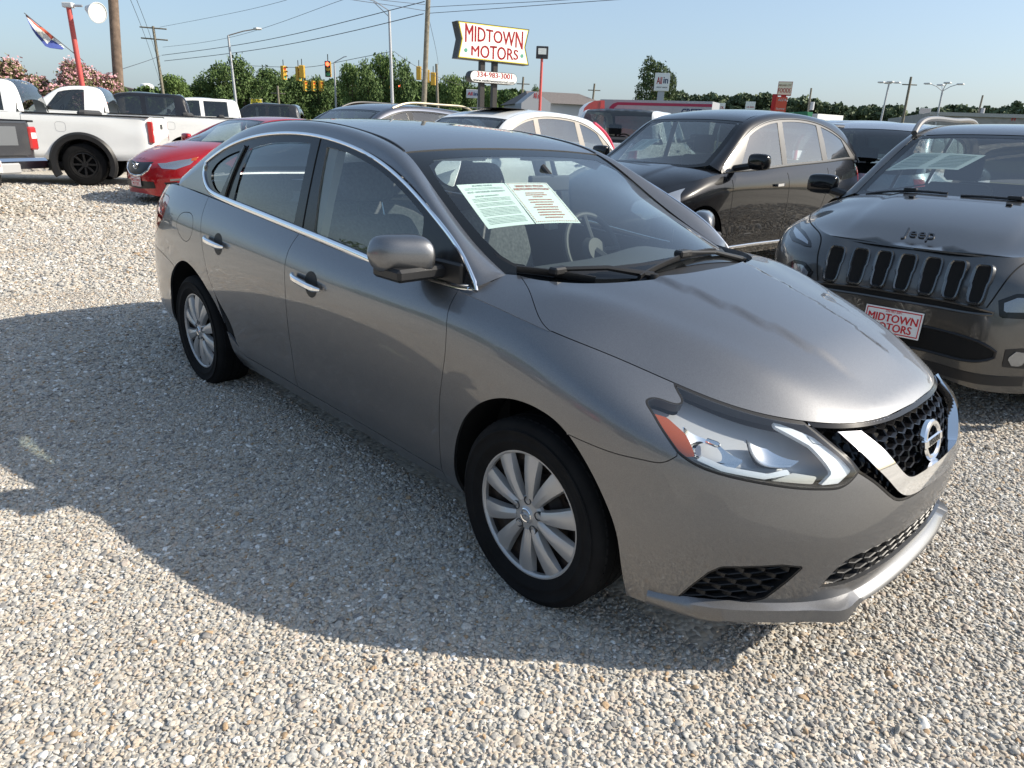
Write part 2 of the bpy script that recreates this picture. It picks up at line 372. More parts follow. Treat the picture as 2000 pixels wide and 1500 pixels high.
class Loft:
    """open tensor patch through a net (nv rows, nu cols, 3)"""
    def __init__(s, net, mir=False):
        N = np.array(net, float); s.net = N
        d = np.linalg.norm(np.diff(N, axis=1), axis=2).mean(0)**.8; s.tu = np.concatenate([[0], np.cumsum(d)]); s.U = s.tu[-1]
        d = np.linalg.norm(np.diff(N, axis=0), axis=2).mean(1)**.8; s.tv = np.concatenate([[0], np.cumsum(d)]); s.V = s.tv[-1]
        s.spu = Spl(N.transpose(1, 0, 2), s.tu)
    def __call__(s, u, v):
        u = np.asarray(u, float); v = np.asarray(v, float); C = s.spu(u); t = s.tv
        if len(t) == 2:
            b = ((v-t[0])/(t[1]-t[0]))[:, None]; return C[:, 0]*(1-b)+C[:, 1]*b
        M = _thomas_nat(t, np.moveaxis(C, 1, 0)); i = np.clip(np.searchsorted(t, v)-1, 0, len(t)-2); h = t[i+1]-t[i]
        a = ((t[i+1]-v)/h)[:, None]; b = ((v-t[i])/h)[:, None]; j = np.arange(len(u))
        return a*C[j, i]+b*C[j, i+1]+((a**3-a)*M[i, j]+(b**3-b)*M[i+1, j])*(h*h)[:, None]/6
    grid = Wrap.grid
    inv = Wrap.inv
class HF:
    """height field z=f(x,y) as a surface with parameters (x,y)"""
    def __init__(s, f): s.f = f
    def __call__(s, u, v): return np.stack([u, v, s.f(np.asarray(u, float), np.asarray(v, float))], 1)
    def inv(s, pts): return np.asarray(pts, float)[:, :2].copy()
class YF:
    """side field y=-f(x,z) as a surface with parameters (x,z), right side"""
    def __init__(s, f): s.f = f
    def __call__(s, u, v): return np.stack([u, -s.f(np.asarray(u, float), np.asarray(v, float)), v], 1)
    def inv(s, pts): return np.asarray(pts, float)[:, [0, 2]].copy()
def normals(S, uv):
    e = 2e-4; u, v = uv[:, 0], uv[:, 1]
    a = S(u+e, v)-S(u-e, v); b = S(u, v+e)-S(u, v-e); n = np.cross(a, b); return n/(np.linalg.norm(n, axis=1)[:, None]+1e-12)
# ------------------------------------------------------------------ ground, gravel lot
def ground_mat(name, cols, scale, bump=.0):
    m = bpy.data.materials.new(name); m.use_nodes = True; t = m.node_tree; p = t.nodes['Principled BSDF']; L = t.links; p.inputs['Roughness'].default_value = .95; p.inputs['Specular IOR Level'].default_value = .2
    tc = t.nodes.new('ShaderNodeTexCoord'); v = t.nodes.new('ShaderNodeTexVoronoi'); v.inputs['Scale'].default_value = scale; L.new(tc.outputs['Object'], v.inputs['Vector'])
    sp = t.nodes.new('ShaderNodeSeparateColor'); L.new(v.outputs['Color'], sp.inputs[0]); r = t.nodes.new('ShaderNodeValToRGB'); r.color_ramp.interpolation = 'LINEAR'
    e = r.color_ramp.elements; e[0].color = (*cols[0], 1); e[1].color = (*cols[-1], 1)
    for i, c in enumerate(cols[1:-1]): q = e.new((i+1)/(len(cols)-1)); q.color = (*c, 1)
    L.new(sp.outputs[0], r.inputs[0]); n = t.nodes.new('ShaderNodeTexNoise'); n.inputs['Scale'].default_value = .5; n.inputs['Detail'].default_value = 8; L.new(tc.outputs['Object'], n.inputs['Vector'])
    mr = t.nodes.new('ShaderNodeMapRange'); mr.inputs[1].default_value = .3; mr.inputs[2].default_value = .7; mr.inputs[3].default_value = .78; mr.inputs[4].default_value = 1.12; L.new(n.outputs[0], mr.inputs[0])
    mx = t.nodes.new('ShaderNodeMix'); mx.data_type = 'RGBA'; mx.blend_type = 'MULTIPLY'; mx.inputs[0].default_value = 1; L.new(r.outputs[0], mx.inputs[6]); L.new(mr.outputs[0], mx.inputs[7]); L.new(mx.outputs[2], p.inputs['Base Color'])
    if bump:
        b = t.nodes.new('ShaderNodeBump'); b.inputs['Strength'].default_value = 1; b.inputs['Distance'].default_value = bump; b.invert = True; L.new(v.outputs['Distance'], b.inputs['Height']); L.new(b.outputs[0], p.inputs['Normal'])
    return m
STONES = [(.26, .24, .21), (.40, .365, .315), (.48, .44, .375), (.51, .44, .35), (.56, .51, .43), (.48, .455, .41), (.62, .57, .49), (.76, .73, .66)]
def sheet_mesh(name, x0, x1, y0, y1, nx, off, m_):
    xs = np.concatenate([np.linspace(x0, -40, max(2, nx//3)), np.linspace(-38, 6, nx), [x1]]) if x0 < -45 else np.linspace(x0, x1, nx); V = []; ys = (y0, y1)
    for x in xs:
        for y in ys: V.append((x, y, ter(x)+off))
    return mk(name, V, [(i*2, (i+1)*2, (i+1)*2+1, i*2+1) for i in range(len(xs)-1)], m_)
tag(sheet_mesh('ground', -3000, 3000, -3000, 3000, 60, -.012, ground_mat('earth_grass', [(.06, .075, .03), (.09, .10, .045), (.12, .11, .06)], 3)), kind='structure')
LOT = tag(sheet_mesh('gravel_lot', -42, 40, -34, 30, 120, 0, ground_mat('gravel_far', STONES, 56, .003)), kind='structure')
tag(sheet_mesh('road', -400, 400, 38, 56, 60, .0, ground_mat('asphalt', [(.045, .045, .047), (.06, .06, .06), (.075, .073, .07)], 60, .004)), kind='structure')
# loose stones: individual pebbles near the camera, instanced on prepared points
def pebble(seed):
    r = np.random.default_rng(seed); bm = bmesh.new(); bmesh.ops.create_icosphere(bm, subdivisions=2, radius=1)
    pl = [(v/np.linalg.norm(v), r.uniform(.48, .9)) for v in r.normal(size=(11, 3))]; sc = np.array([1, r.uniform(.55, .9), r.uniform(.34, .62)])
    for v in bm.verts:
        p = np.array(v.co[:])
        for n, d in pl:
            q = p @ n
            if q > d: p = p-n*(q-d)*.97
        v.co = p*sc*(1+.025*r.normal())
    me = bpy.data.meshes.new('pebble'); bm.to_mesh(me); bm.free(); me.polygons.foreach_set('use_smooth', [True]*len(me.polygons)); return me
def pebble_mat():
    m = bpy.data.materials.new('pebble_stone'); m.use_nodes = True; t = m.node_tree; p = t.nodes['Principled BSDF']; L = t.links; p.inputs['Roughness'].default_value = .85; p.inputs['Specular IOR Level'].default_value = .3
    oi = t.nodes.new('ShaderNodeObjectInfo'); r = t.nodes.new('ShaderNodeValToRGB'); e = r.color_ramp.elements; r.color_ramp.interpolation = 'CONSTANT'
    cs = [(.23, .22, .21), (.38, .355, .315), (.43, .40, .355), (.44, .375, .30), (.40, .39, .365), (.49, .45, .39), (.47, .405, .345), (.32, .31, .29), (.55, .52, .47), (.74, .73, .70), (.38, .27, .17), (.45, .43, .40)]
    ps = [0, .06, .18, .32, .42, .54, .66, .76, .83, .90, .95, .97]
    e[0].color = (*cs[0], 1); e[1].position = ps[1]; e[1].color = (*cs[1], 1)
    for q, c in zip(ps[2:], cs[2:]): x = e.new(q); x.color = (*c, 1)
    L.new(oi.outputs['Random'], r.inputs[0]); tc = t.nodes.new('ShaderNodeTexCoord'); n = t.nodes.new('ShaderNodeTexNoise'); n.inputs['Scale'].default_value = 3; n.inputs['Detail'].default_value = 5; L.new(tc.outputs['Object'], n.inputs['Vector'])
    mr = t.nodes.new('ShaderNodeMapRange'); mr.inputs[1].default_value = .3; mr.inputs[2].default_value = .7; mr.inputs[3].default_value = .72; mr.inputs[4].default_value = 1.22; L.new(n.outputs[0], mr.inputs[0])
    mx = t.nodes.new('ShaderNodeMix'); mx.data_type = 'RGBA'; mx.blend_type = 'MULTIPLY'; mx.inputs[0].default_value = 1; L.new(r.outputs[0], mx.inputs[6]); L.new(mr.outputs[0], mx.inputs[7])
    n2 = t.nodes.new('ShaderNodeTexNoise'); n2.inputs['Scale'].default_value = .9; n2.inputs['Detail'].default_value = 6; L.new(oi.outputs['Location'], n2.inputs['Vector']); m2 = t.nodes.new('ShaderNodeMapRange'); m2.inputs[1].default_value = .55; m2.inputs[2].default_value = .78; m2.inputs[4].default_value = .45; L.new(n2.outputs[0], m2.inputs[0])
    d = t.nodes.new('ShaderNodeMix'); d.data_type = 'RGBA'; d.blend_type = 'MULTIPLY'; L.new(m2.outputs[0], d.inputs[0]); L.new(mx.outputs[2], d.inputs[6]); d.inputs[7].default_value = (.62, .50, .36, 1); L.new(d.outputs[2], p.inputs['Base Color']); return m
pm_ = pebble_mat(); pcol = bpy.data.collections.new('pebble_kinds')
for i in range(10):
    me = pebble(100+i); me.materials.append(pm_); pcol.objects.link(bpy.data.objects.new('pebble', me))
def gravel_points():
    out = []; cx, cy = CAM.location.x, CAM.location.y; C = CAM.matrix_world.translation; cx, cy = C.x, C.y
    fx, fy = math.cos(_yaw), math.sin(_yaw)
    for r0, r1, pitch, s in ((0.3, 4.2, .0110, .0084), (4.2, 7.0, .0145, .0110), (7.0, 11.0, .027, .018), (11.0, 17.0, .05, .028)):
        n = int(2*(r1+1)/pitch); g = (np.arange(n)-n/2)*pitch; X, Y = np.meshgrid(g+cx, g+cy); X = X.ravel()+rng.uniform(-.5, .5, X.size)*pitch*1.1; Y = Y.ravel()+rng.uniform(-.5, .5, Y.size)*pitch*1.1
        dx, dy = X-cx, Y-cy; d = np.hypot(dx, dy); f = dx*fx+dy*fy; l = dx*fy-dy*fx; k = (d >= r0) & (d < r1) & (f > -.1) & (np.abs(l) < f*.86+.75)
        X, Y = X[k], Y[k]; k2 = ~((np.abs(Y) < .62) & (X > -3.2) & (X < .55)) ; X, Y = X[k2], Y[k2]
        if r0 > 4: k3 = rng.random(len(X)) < (.95 if r0 < 6 else .75); X, Y = X[k3], Y[k3]
        out.append(np.stack([X, Y, np.full(len(X), s)], 1))
    return np.concatenate(out)
GPT = gravel_points(); zz = np.array([ter(x) for x in GPT[:, 0]])+GPT[:, 2]*rng.uniform(-.15, .45, len(GPT)); sc_ = GPT[:, 2]*np.exp(rng.normal(0, .30, len(GPT)))
me = bpy.data.meshes.new('gravel'); me.vertices.add(len(GPT)); me.vertices.foreach_set('co', np.stack([GPT[:, 0], GPT[:, 1], zz], 1).ravel())
for nm, ty, dat in (('psc', 'FLOAT', sc_), ('pix', 'INT', rng.integers(0, 10, len(GPT)))):
    a = me.attributes.new(nm, ty, 'POINT'); a.data.foreach_set('value', dat)
a = me.attributes.new('prot', 'FLOAT_VECTOR', 'POINT'); a.data.foreach_set('vector', np.stack([rng.normal(0, .30, len(GPT)), rng.normal(0, .30, len(GPT)), rng.uniform(0, 6.283, len(GPT))], 1).ravel())
GRV = bpy.data.objects.new('gravel', me); COL.objects.link(GRV); tag(GRV, 'loose pale grey and tan gravel stones covering the lot', 'gravel', kind='stuff')
ng = bpy.data.node_groups.new('scatter', 'GeometryNodeTree'); ng.interface.new_socket('Geometry', in_out='INPUT', socket_type='NodeSocketGeometry'); ng.interface.new_socket('Geometry', in_out='OUTPUT', socket_type='NodeSocketGeometry')
gi = ng.nodes.new('NodeGroupInput'); go = ng.nodes.new('NodeGroupOutput'); ip = ng.nodes.new('GeometryNodeInstanceOnPoints'); ci = ng.nodes.new('GeometryNodeCollectionInfo'); ci.inputs['Collection'].default_value = pcol; ci.inputs['Separate Children'].default_value = True; ci.inputs['Reset Children'].default_value = True
def na(nm, ty):
    n = ng.nodes.new('GeometryNodeInputNamedAttribute'); n.data_type = ty; n.inputs['Name'].default_value = nm; return n
ip.inputs['Pick Instance'].default_value = True
ng.links.new(gi.outputs[0], ip.inputs['Points']); ng.links.new(ci.outputs[0], ip.inputs['Instance']); ng.links.new(na('psc', 'FLOAT').outputs['Attribute'], ip.inputs['Scale']); ng.links.new(na('pix', 'INT').outputs['Attribute'], ip.inputs['Instance Index'])
er = ng.nodes.new('FunctionNodeEulerToRotation'); ng.links.new(na('prot', 'FLOAT_VECTOR').outputs['Attribute'], er.inputs[0]); ng.links.new(er.outputs[0], ip.inputs['Rotation']); ng.links.new(ip.outputs[0], go.inputs[0])
GRV.modifiers.new('scatter', 'NODES').node_group = ng
# ------------------------------------------------------------------ hero sedan: control net (x forward from front axle, half width, z up)
HX = [  # columns: rear centre .. front centre
 # r0 sill / bumper bottom
 [(-3.70,0,.25),(-3.695,.3,.25),(-3.66,.55,.245),(-3.55,.72,.24),(-3.35,.775,.22),(-3.05,.80,.20),(-2.7,.80,.20),(-2.1,.79,.20),(-1.5,.785,.20),(-.9,.785,.20),(-.4,.79,.20),(0,.80,.20),(.30,.83,.20),(.50,.768,.19),(.68,.605,.185),(.815,.42,.195),(.855,.21,.21),(.862,0,.212)],
 # r1
 [(-3.74,0,.33),(-3.735,.3,.33),(-3.69,.57,.33),(-3.58,.735,.33),(-3.36,.825,.32),(-3.05,.858,.30),(-2.7,.86,.29),(-2.1,.836,.29),(-1.5,.829,.29),(-.9,.829,.29),(-.4,.84,.29),(0,.848,.30),(.30,.860,.30),(.52,.775,.30),(.70,.607,.30),(.825,.42,.30),(.868,.21,.30),(.876,0,.30)],
 # r2
 [(-3.755,0,.46),(-3.75,.3,.46),(-3.70,.58,.46),(-3.59,.745,.46),(-3.36,.838,.46),(-3.05,.87,.44),(-2.7,.876,.43),(-2.1,.855,.43),(-1.5,.849,.43),(-.9,.849,.43),(-.4,.859,.43),(0,.872,.43),(.30,.871,.44),(.53,.785,.44),(.71,.617,.44),(.83,.42,.44),(.882,.21,.44),(.892,0,.44)],
 # r3
 [(-3.755,0,.60),(-3.75,.3,.60),(-3.695,.58,.60),(-3.58,.745,.60),(-3.35,.842,.60),(-3.05,.876,.58),(-2.7,.884,.58),(-2.1,.872,.58),(-1.5,.866,.58),(-.9,.866,.58),(-.4,.873,.58),(0,.883,.58),(.30,.868,.57),(.525,.783,.56),(.705,.615,.555),(.822,.41,.55),(.874,.21,.55),(.886,0,.55)],
 # r4
 [(-3.70,0,.75),(-3.695,.3,.75),(-3.665,.57,.75),(-3.57,.73,.75),(-3.35,.828,.75),(-3.05,.866,.75),(-2.7,.879,.75),(-2.1,.880,.74),(-1.5,.877,.74),(-.9,.877,.74),(-.4,.880,.735),(0,.882,.72),(.30,.861,.70),(.51,.776,.67),(.685,.613,.65),(.802,.40,.64),(.852,.20,.635),(.864,0,.63)],
 # r5 shoulder
 [(-3.69,0,.93),(-3.685,.3,.93),(-3.65,.56,.93),(-3.55,.71,.93),(-3.32,.80,.945),(-3.05,.842,.95),(-2.7,.856,.945),(-2.1,.862,.925),(-1.5,.863,.90),(-.9,.865,.88),(-.4,.868,.87),(0,.858,.838),(.27,.822,.79),(.46,.735,.738),(.63,.593,.704),(.768,.385,.690),(.820,.2,.685),(.834,0,.682)],
 # r6 trunk edge, belt, hood edge
 [(-3.67,0,1.075),(-3.66,.3,1.07),(-3.62,.52,1.065),(-3.52,.65,1.06),(-3.28,.735,1.08),(-3.02,.765,1.095),(-2.7,.785,1.085),(-2.1,.797,1.05),(-1.5,.800,1.005),(-.9,.802,.968),(-.4,.81,.957),(0,.795,.908),(.20,.722,.860),(.38,.648,.808),(.555,.55,.762),(.705,.395,.738),(.772,.21,.731),(.785,0,.728)],
]
WS = Wrap(HX)
_r6 = np.array(HX[6])
_r6u = np.linspace(WS.tu[10], WS.uf, 200); _r6c = WS(_r6u, np.full(200, WS.V))       # x=-.4 .. nose along the top row
_o = np.argsort(_r6c[:, 0])
def _edge(x):
    return np.interp(x, _r6c[_o, 0], -_r6c[_o, 1]), np.interp(x, _r6c[_o, 0], _r6c[_o, 2])
_hc = F1([(-.45,1.075),(-.2,1.04),(0,1.014),(.2,.968),(.4,.912),(.55,.859),(.66,.809),(.73,.770),(.77,.743),(.785,.7285)])
def sstep(a, b, x):
    t = np.clip((x-a)/(b-a), 0, 1); return t*t*(3-2*t)
def hoodz(x, y):
    w, ze = _edge(x); ay = np.abs(y); q = np.clip(ay/np.maximum(w, .02), 0, 1.15); c = _hc(x)
    base = c-(c-ze)*(.30*q**2+.70*q**4.2)
    fade = sstep(.70, .5, x)*sstep(-.32, -.12, x)
    yi = .28-.13*np.clip((x-.0)/.65, 0, 1)
    base = base+.011*fade*sstep(yi+.022, yi-.010, ay)
    yo = .665-.30*np.clip((x+.12)/.85, 0, 1)
    base = base+.010*sstep(-.3, -.05, x)*sstep(.74, .5, x)*np.exp(-((ay-yo)/.075)**2)
    return base
HS = HF(hoodz)
# greenhouse: stations from the base of the A pillar over the roof to the trunk
OUT = [(-.35,.79,.975),(-.453,.77,1.067),(-.624,.735,1.163),(-.807,.70,1.247),(-1.046,.672,1.331),(-1.286,.66,1.381),(-1.541,.655,1.409),(-1.821,.655,1.413),(-2.131,.66,1.387),(-2.43,.677,1.324),(-2.66,.70,1.243),(-2.85,.725,1.165),(-3.02,.765,1.095)]
INN = [(-.343,.66,1.004),(-.48,.655,1.066),(-.666,.633,1.166),(-.849,.61,1.277),(-1.03,.583,1.369),(-1.30,.562,1.430),(-1.58,.555,1.460),(-1.86,.553,1.470),(-2.15,.553,1.462),(-2.45,.56,1.427),(-2.72,.575,1.355),(-2.97,.60,1.255),(-3.24,.63,1.115)]
def _mid(a, b, k, h):
    a = np.array(a); b = np.array(b); m = a*(1-k)+b*k; m[1] += h*.75; m[2] += h; return m
RAIL = [[np.array(o) for o in OUT], [_mid(o, i, .33, .017) for o, i in zip(OUT, INN)], [_mid(o, i, .68, .017) for o, i in zip(OUT, INN)], [np.array(i) for i in INN]]
RS = Loft(np.array(RAIL)*[1, -1, 1])                    # right rail band, v 0 at the windows, V at the roof
_ic = np.array(INN); _inw = Spl(_ic[:, 1], -_ic[:, 0]); _inz = Spl(_ic[:, 2], -_ic[:, 0])
_tc = F1([(.05,.99),(-.10,1.045),(-.3,1.125),(-.5,1.200),(-.7,1.272),(-.9,1.340),(-1.05,1.389),(-1.2,1.429),(-1.4,1.464),(-1.7,1.491),(-2.0,1.496),(-2.3,1.484),(-2.55,1.453),(-2.8,1.385),(-3.0,1.305),(-3.2,1.205),(-3.33,1.135),(-3.42,1.115),(-3.55,1.105),(-3.67,1.075)])
def topz(x, y):
    xx = np.clip(-x, .343, 3.24); w = _inw(xx); z = _inz(xx); c = _tc(x); q = np.clip(np.abs(y)/w, 0, 1.6)
    z = np.where(x > -.343, np.maximum(z-.0-(x+.343)*.45, .85), z); z = np.where(x < -3.24, 1.115-(-3.24-x)*.09, z)
    return c-(c-z)*(.55*q**2+.45*q**3)
TS = HF(topz)
# side glass: ruled between belt and chrome curve with a little barrel
BELT = [(-.35,.79,.967),(-.45,.795,.957),(-.65,.800,.951),(-1.04,.800,.98),(-1.53,.800,1.02),(-2.0,.797,1.055),(-2.397,.785,1.08),(-2.62,.772,1.093)]
_bw = F1([(p[0], p[1]) for p in BELT]+[(-3.0, .755)]); _bz = F1([(p[0], p[2]) for p in BELT]+[(-3.0, 1.10)])
def glassw(x, z):
    b = _bw(x); k = np.clip((z-_bz(x))/.44, -.1, 1.1)
    return b-.006-.143*k+.055*k*(1-k)
GS = YF(glassw)
# ------------------------------------------------------------------ hero sedan: panels, lamps, grille, glass, cabin
PAINT = paint('gunmetal_paint', (.175, .178, .186), 1.0, .455, .14, .05, 1.5)
CHROME = mat('chrome', (.82, .83, .85), .06, 1); BLK = mat('black_plastic', (.012, .012, .013), .45, bump=(400, .05, .001)); GLOSSBLK = mat('gloss_black', (.008, .008, .009), .12)
RUB = mat('rubber', (.013, .013, .013), .75); DARK = mat('dark_void', (.004, .004, .004), .9)
CLEAR = glass('lamp_lens', (.93, .95, .95), .02, .0); WGLASS = glass('windscreen_glass', (.80, .88, .86), .025, .006); SGLASS = glass('side_glass', (.50, .57, .57), .02, .004)
FRIT = mat('glass_border', (.006, .007, .008), .09)
SED = empty('sedan', (0, 0, 0), 0, 'gunmetal grey four-door sedan, nearest car, filling the middle of the lot', 'car')
_nu = np.linspace(0, WS.uf, 900); _tx = WS(_nu, np.full(900, WS.V))[:, 0]; _bx = WS(_nu, np.zeros(900))[:, 0]
_t6 = WS(_nu, np.full(900, WS.V)); _r6f = (_t6[:, 0], _t6[:, 2])
def top(x0, x1, n=30): return np.stack([np.interp(np.linspace(x0, x1, n), _tx, _nu), np.full(n, WS.V)], 1)
def bot(x0, x1, n=30): return np.stack([np.interp(np.linspace(x0, x1, n), _bx, _nu), np.zeros(n)], 1)
def on(pts, n=None, S=None):
    S = S or WS; c = curve(pts, n or max(8, 10*len(pts))) if len(pts) > 2 else np.linspace(pts[0], pts[1], n or 12); return S.inv(c)
def cat(*a): return dedupe(np.concatenate(a))
ARCH_F = [(-.385, -.80, .20), (-.378, -.84, .30), (-.36, -.86, .42), (-.31, -.87, .53), (-.22, -.875, .625), (-.11, -.88, .68), (0, -.88, .697), (.11, -.88, .683), (.168, -.881, .655), (.24, -.875, .59), (.31, -.87, .50), (.355, -.86, .41), (.375, -.85, .30), (.382, -.81, .20)]
ARCH_R = [(-3.085, -.80, .24), (-3.085, -.86, .34), (-3.055, -.87, .47), (-2.99, -.875, .58), (-2.88, -.88, .665), (-2.76, -.88, .705), (-2.66, -.88, .70), (-2.54, -.88, .66), (-2.44, -.88, .60), (-2.35, -.87, .52), (-2.29, -.86, .42), (-2.265, -.845, .32), (-2.25, -.80, .20)]
af = on(ARCH_F, 90); ar = on(ARCH_R, 90)
_afx = WS(af[:, 0], af[:, 1])
kf = int(np.argmin(np.abs(_afx[:, 0]-.168)+np.abs(_afx[:, 2]-.655)))
FD = [(-.414, -.818, .957), (-.407, -.857, .894), (-.394, -.875, .844), (-.394, -.880, .755), (-.424, -.875, .617), (-.450, -.859, .450), (-.455, -.845, .330), (-.462, -.83, .275)]
BD = [(-1.522, -.80, 1.006), (-1.535, -.853, .93), (-1.535, -.877, .80), (-1.545, -.875, .68), (-1.565, -.854, .477), (-1.575, -.83, .282)]
RD = [(-2.52, -.80, 1.075), (-2.505, -.839, .985), (-2.462, -.876, .838), (-2.413, -.882, .694), (-2.355, -.879, .604), (-2.285, -.870, .525), (-2.215, -.86, .44), (-2.18, -.85, .345), (-2.12, -.838, .298)]
SILL = [(-2.12, -.838, .298), (-1.575, -.83, .282), (-1.06, -.825, .272), (-.462, -.83, .275)]
BL = [(.168, -.881, .655), (.274, -.870, .648), (.339, -.857, .646), (.407, -.834, .648), (.45, -.815, .652), (.478, -.795, .675)]
LAMPB = [(.478, -.795, .685), (.502, -.782, .668), (.543, -.759, .650), (.601, -.715, .634), (.667, -.650, .619), (.727, -.573, .605), (.766, -.510, .598), (.786, -.470, .598), (.798, -.437, .611), (.803, -.408, .632)]
LAMPL = [(.36, -.664, .812), (.385, -.676, .795), (.406, -.689, .781), (.404, -.702, .778), (.362, -.731, .787), (.346, -.751, .789), (.344, -.767, .783), (.370, -.780, .766), (.417, -.793, .734), (.478, -.795, .685)]
LAMPR = [(.803, -.408, .632), (.770, -.428, .668), (.735, -.440, .69), (.690, -.452, .718), (.648, -.462, .742)]
fd = on(FD); bd_ = on(BD); rd = on(RD, 60); sl = on(SILL, 40); bl = on(BL, 30); lb = on(LAMPB, 50); ll = on(LAMPL, 60); lr = on(LAMPR, 26)
hx = [float(x) for x in (WS(ll[:1, 0], ll[:1, 1])[0, 0], WS(lr[-1:, 0], lr[-1:, 1])[0, 0])]
ll[0, 1] = WS.V; lr[-1, 1] = WS.V
hx = [np.interp(ll[0, 0], _nu, _tx), np.interp(lr[-1, 0], _nu, _tx)]
VB = [(.803, -.408, .630), (.835, -.345, .585), (.865, -.279, .533), (.876, -.235, .516), (.888, -.116, .512), (.892, 0, .511)]
vb = on(VB, 40)
mirr = lambda p: np.stack([2*WS.uf-p[:, 0], p[:, 1]], 1)
# doors, fender, sill, quarter
panel('front_door', WS, cat(top(-1.522, -.414, 50), fd, sl[::-1][:int(40)], bd_[::-1])[:] if False else cat(top(-1.522, -.414, 50), fd, on([(-.462, -.83, .275), (-1.06, -.825, .272), (-1.575, -.83, .282)], 30), bd_[::-1]), PAINT, SED, both=True, step=.035)
panel('rear_door', WS, cat(top(-2.52, -1.522, 40), bd_, on([(-1.575, -.83, .282), (-1.8, -.835, .288), (-2.12, -.838, .298)], 20), rd[::-1]), PAINT, SED, both=True, step=.035)
panel('fender', WS, cat(top(-.414, hx[0], 40), ll, bl[::-1], af[:kf][::-1], bot(-.385, -.47, 6), fd[::-1]), PAINT, SED, both=True, step=.03, gap=.0009)
panel('sill', WS, cat(on([(-2.12, -.838, .298), (-1.575, -.83, .282), (-1.06, -.825, .272), (-.462, -.83, .275)], 40), bot(-.465, -2.25, 40), ar[-14:-1][::-1][:13]), PAINT, SED, both=True, step=.03)
FUEL = curve([(-2.84, -.86, .90), (-2.80, -.85, .955), (-2.72, -.845, .975), (-2.64, -.845, .97), (-2.60, -.85, .93), (-2.615, -.87, .865), (-2.68, -.875, .825), (-2.77, -.872, .835)], 48, True)
fu = WS.inv(FUEL)
RB = [(-3.62, -.69, .70), (-3.45, -.79, .705), (-3.20, -.86, .70), (-3.08, -.869, .685), (-2.93, -.88, .655)]; rb = on(RB, 30)
TL = [(-3.60, -.68, 1.0), (-3.40, -.75, 1.02), (-3.12, -.80, 1.028), (-3.06, -.82, 1.01), (-3.09, -.845, .93), (-3.18, -.848, .865), (-3.30, -.83, .80), (-3.45, -.78, .76), (-3.62, -.69, .75)]; tl = on(TL, 60)
kr = int(np.argmin(np.abs(WS(ar[:, 0], ar[:, 1])[:, 0]+2.93)))
panel('quarter_panel', WS, cat(top(-3.52, -2.52, 40), rd[:34], ar[kr:-16][::-1], rb[::-1], tl[::-1]), PAINT, SED, holes=[fu], both=True, step=.035)
panel('fuel_door', WS, fu, PAINT, SED, step=.03, both=False)
panel('tail_lamp', WS, cat(tl, on([(-3.62, -.69, .75), (-3.625, -.66, .88), (-3.60, -.68, 1.0)], 12)), mat('tail_lamp_red', (.32, .012, .01), .08, coat=1), SED, both=True, step=.03)
_rbc = np.stack([np.full(10, 0.), np.linspace(rb[0, 1], WS.V, 10)], 1)
panel('trunk_face', WS, cat(np.stack([np.linspace(WS.inv([(-3.62, -.69, .75)])[0, 0], -WS.inv([(-3.62, -.69, .75)])[0, 0], 30), np.full(30, rb[0, 1])], 1), np.stack([np.linspace(-.95, .95, 40), np.full(40, WS.V)], 1)), PAINT, SED, step=.04)
_rbm = np.stack([-rb[:, 0], rb[:, 1]], 1); _ark = ar[:kr+1]
panel('rear_bumper', WS, cat(rb, _ark[::-1], np.stack([np.linspace(ar[0, 0], -ar[0, 0], 60), np.full(60, ar[0, 1])], 1), np.stack([-_ark[:, 0], _ark[:, 1]], 1), _rbm[::-1]), PAINT, SED, step=.04)
# front bumper with its openings
fogc = [(.516, -.766, .236), (.586, -.708, .228), (.648, -.650, .240), (.695, -.603, .258), (.735, -.568, .322), (.761, -.544, .370), (.724, -.594, .379), (.611, -.714, .368), (.585, -.733, .345), (.548, -.752, .29)]
fog = WS.inv(resample(np.array(fogc+fogc[:1]), .012)[:-1])
LG = [(.792, -.483, .296), (.820, -.446, .357), (.833, -.412, .378), (.864, -.304, .391), (.884, -.155, .393), (.89, 0, .392)]; LGB = [(.876, 0, .300), (.868, -.18, .298), (.848, -.32, .296), (.815, -.43, .293), (.792, -.483, .296)]
lg = cat(on(LG, 40), mirr(on(LG, 40))[::-1], mirr(on(LGB, 30))[::-1], on(LGB, 30))
half = cat(bot(.382, .862, 50)[::-1], af[kf:][::-1], bl, lb, vb)
panel('front_bumper', WS, cat(half, mirr(half)[::-1]), PAINT, SED, holes=[fog, mirr(fog), lg], step=.028)
# lower lip
lipx = np.linspace(WS.inv([(.44, -.80, .2)])[0, 0], 2*WS.uf-WS.inv([(.44, -.80, .2)])[0, 0], 90); lv = []
for a, u in enumerate(lipx):
    p, q = WS(np.array([u, u]), np.array([.085, .02])); n = normals(WS, np.array([[u, .05]]))[0]; n[2] = 0; n /= np.linalg.norm(n); ay = abs(p[1])
    k = math.exp(-((ay-.43)/.05)**2); ed = sstep(.80, .66, ay); low = -.022*sstep(.34, .43, ay)*sstep(.80, .70, ay)
    lv.append([p-n*.004, p+n*(.010+.012*ed+.022*k)+np.array([0, 0, -.012]), p+n*(.012+.014*ed+.024*k)+np.array([0, 0, -.026+low]), q+n*(.0+.002*k)+np.array([0, 0, -.012+low]), q-n*.08+np.array([0, 0, .0])])
LV = np.array(lv); nn, kk = LV.shape[:2]
mk('bumper_lip', LV.reshape(-1, 3), [(i*kk+j, i*kk+j+1, (i+1)*kk+j+1, (i+1)*kk+j) for i in range(nn-1) for j in range(kk-1)], PAINT, SED, ang=50)
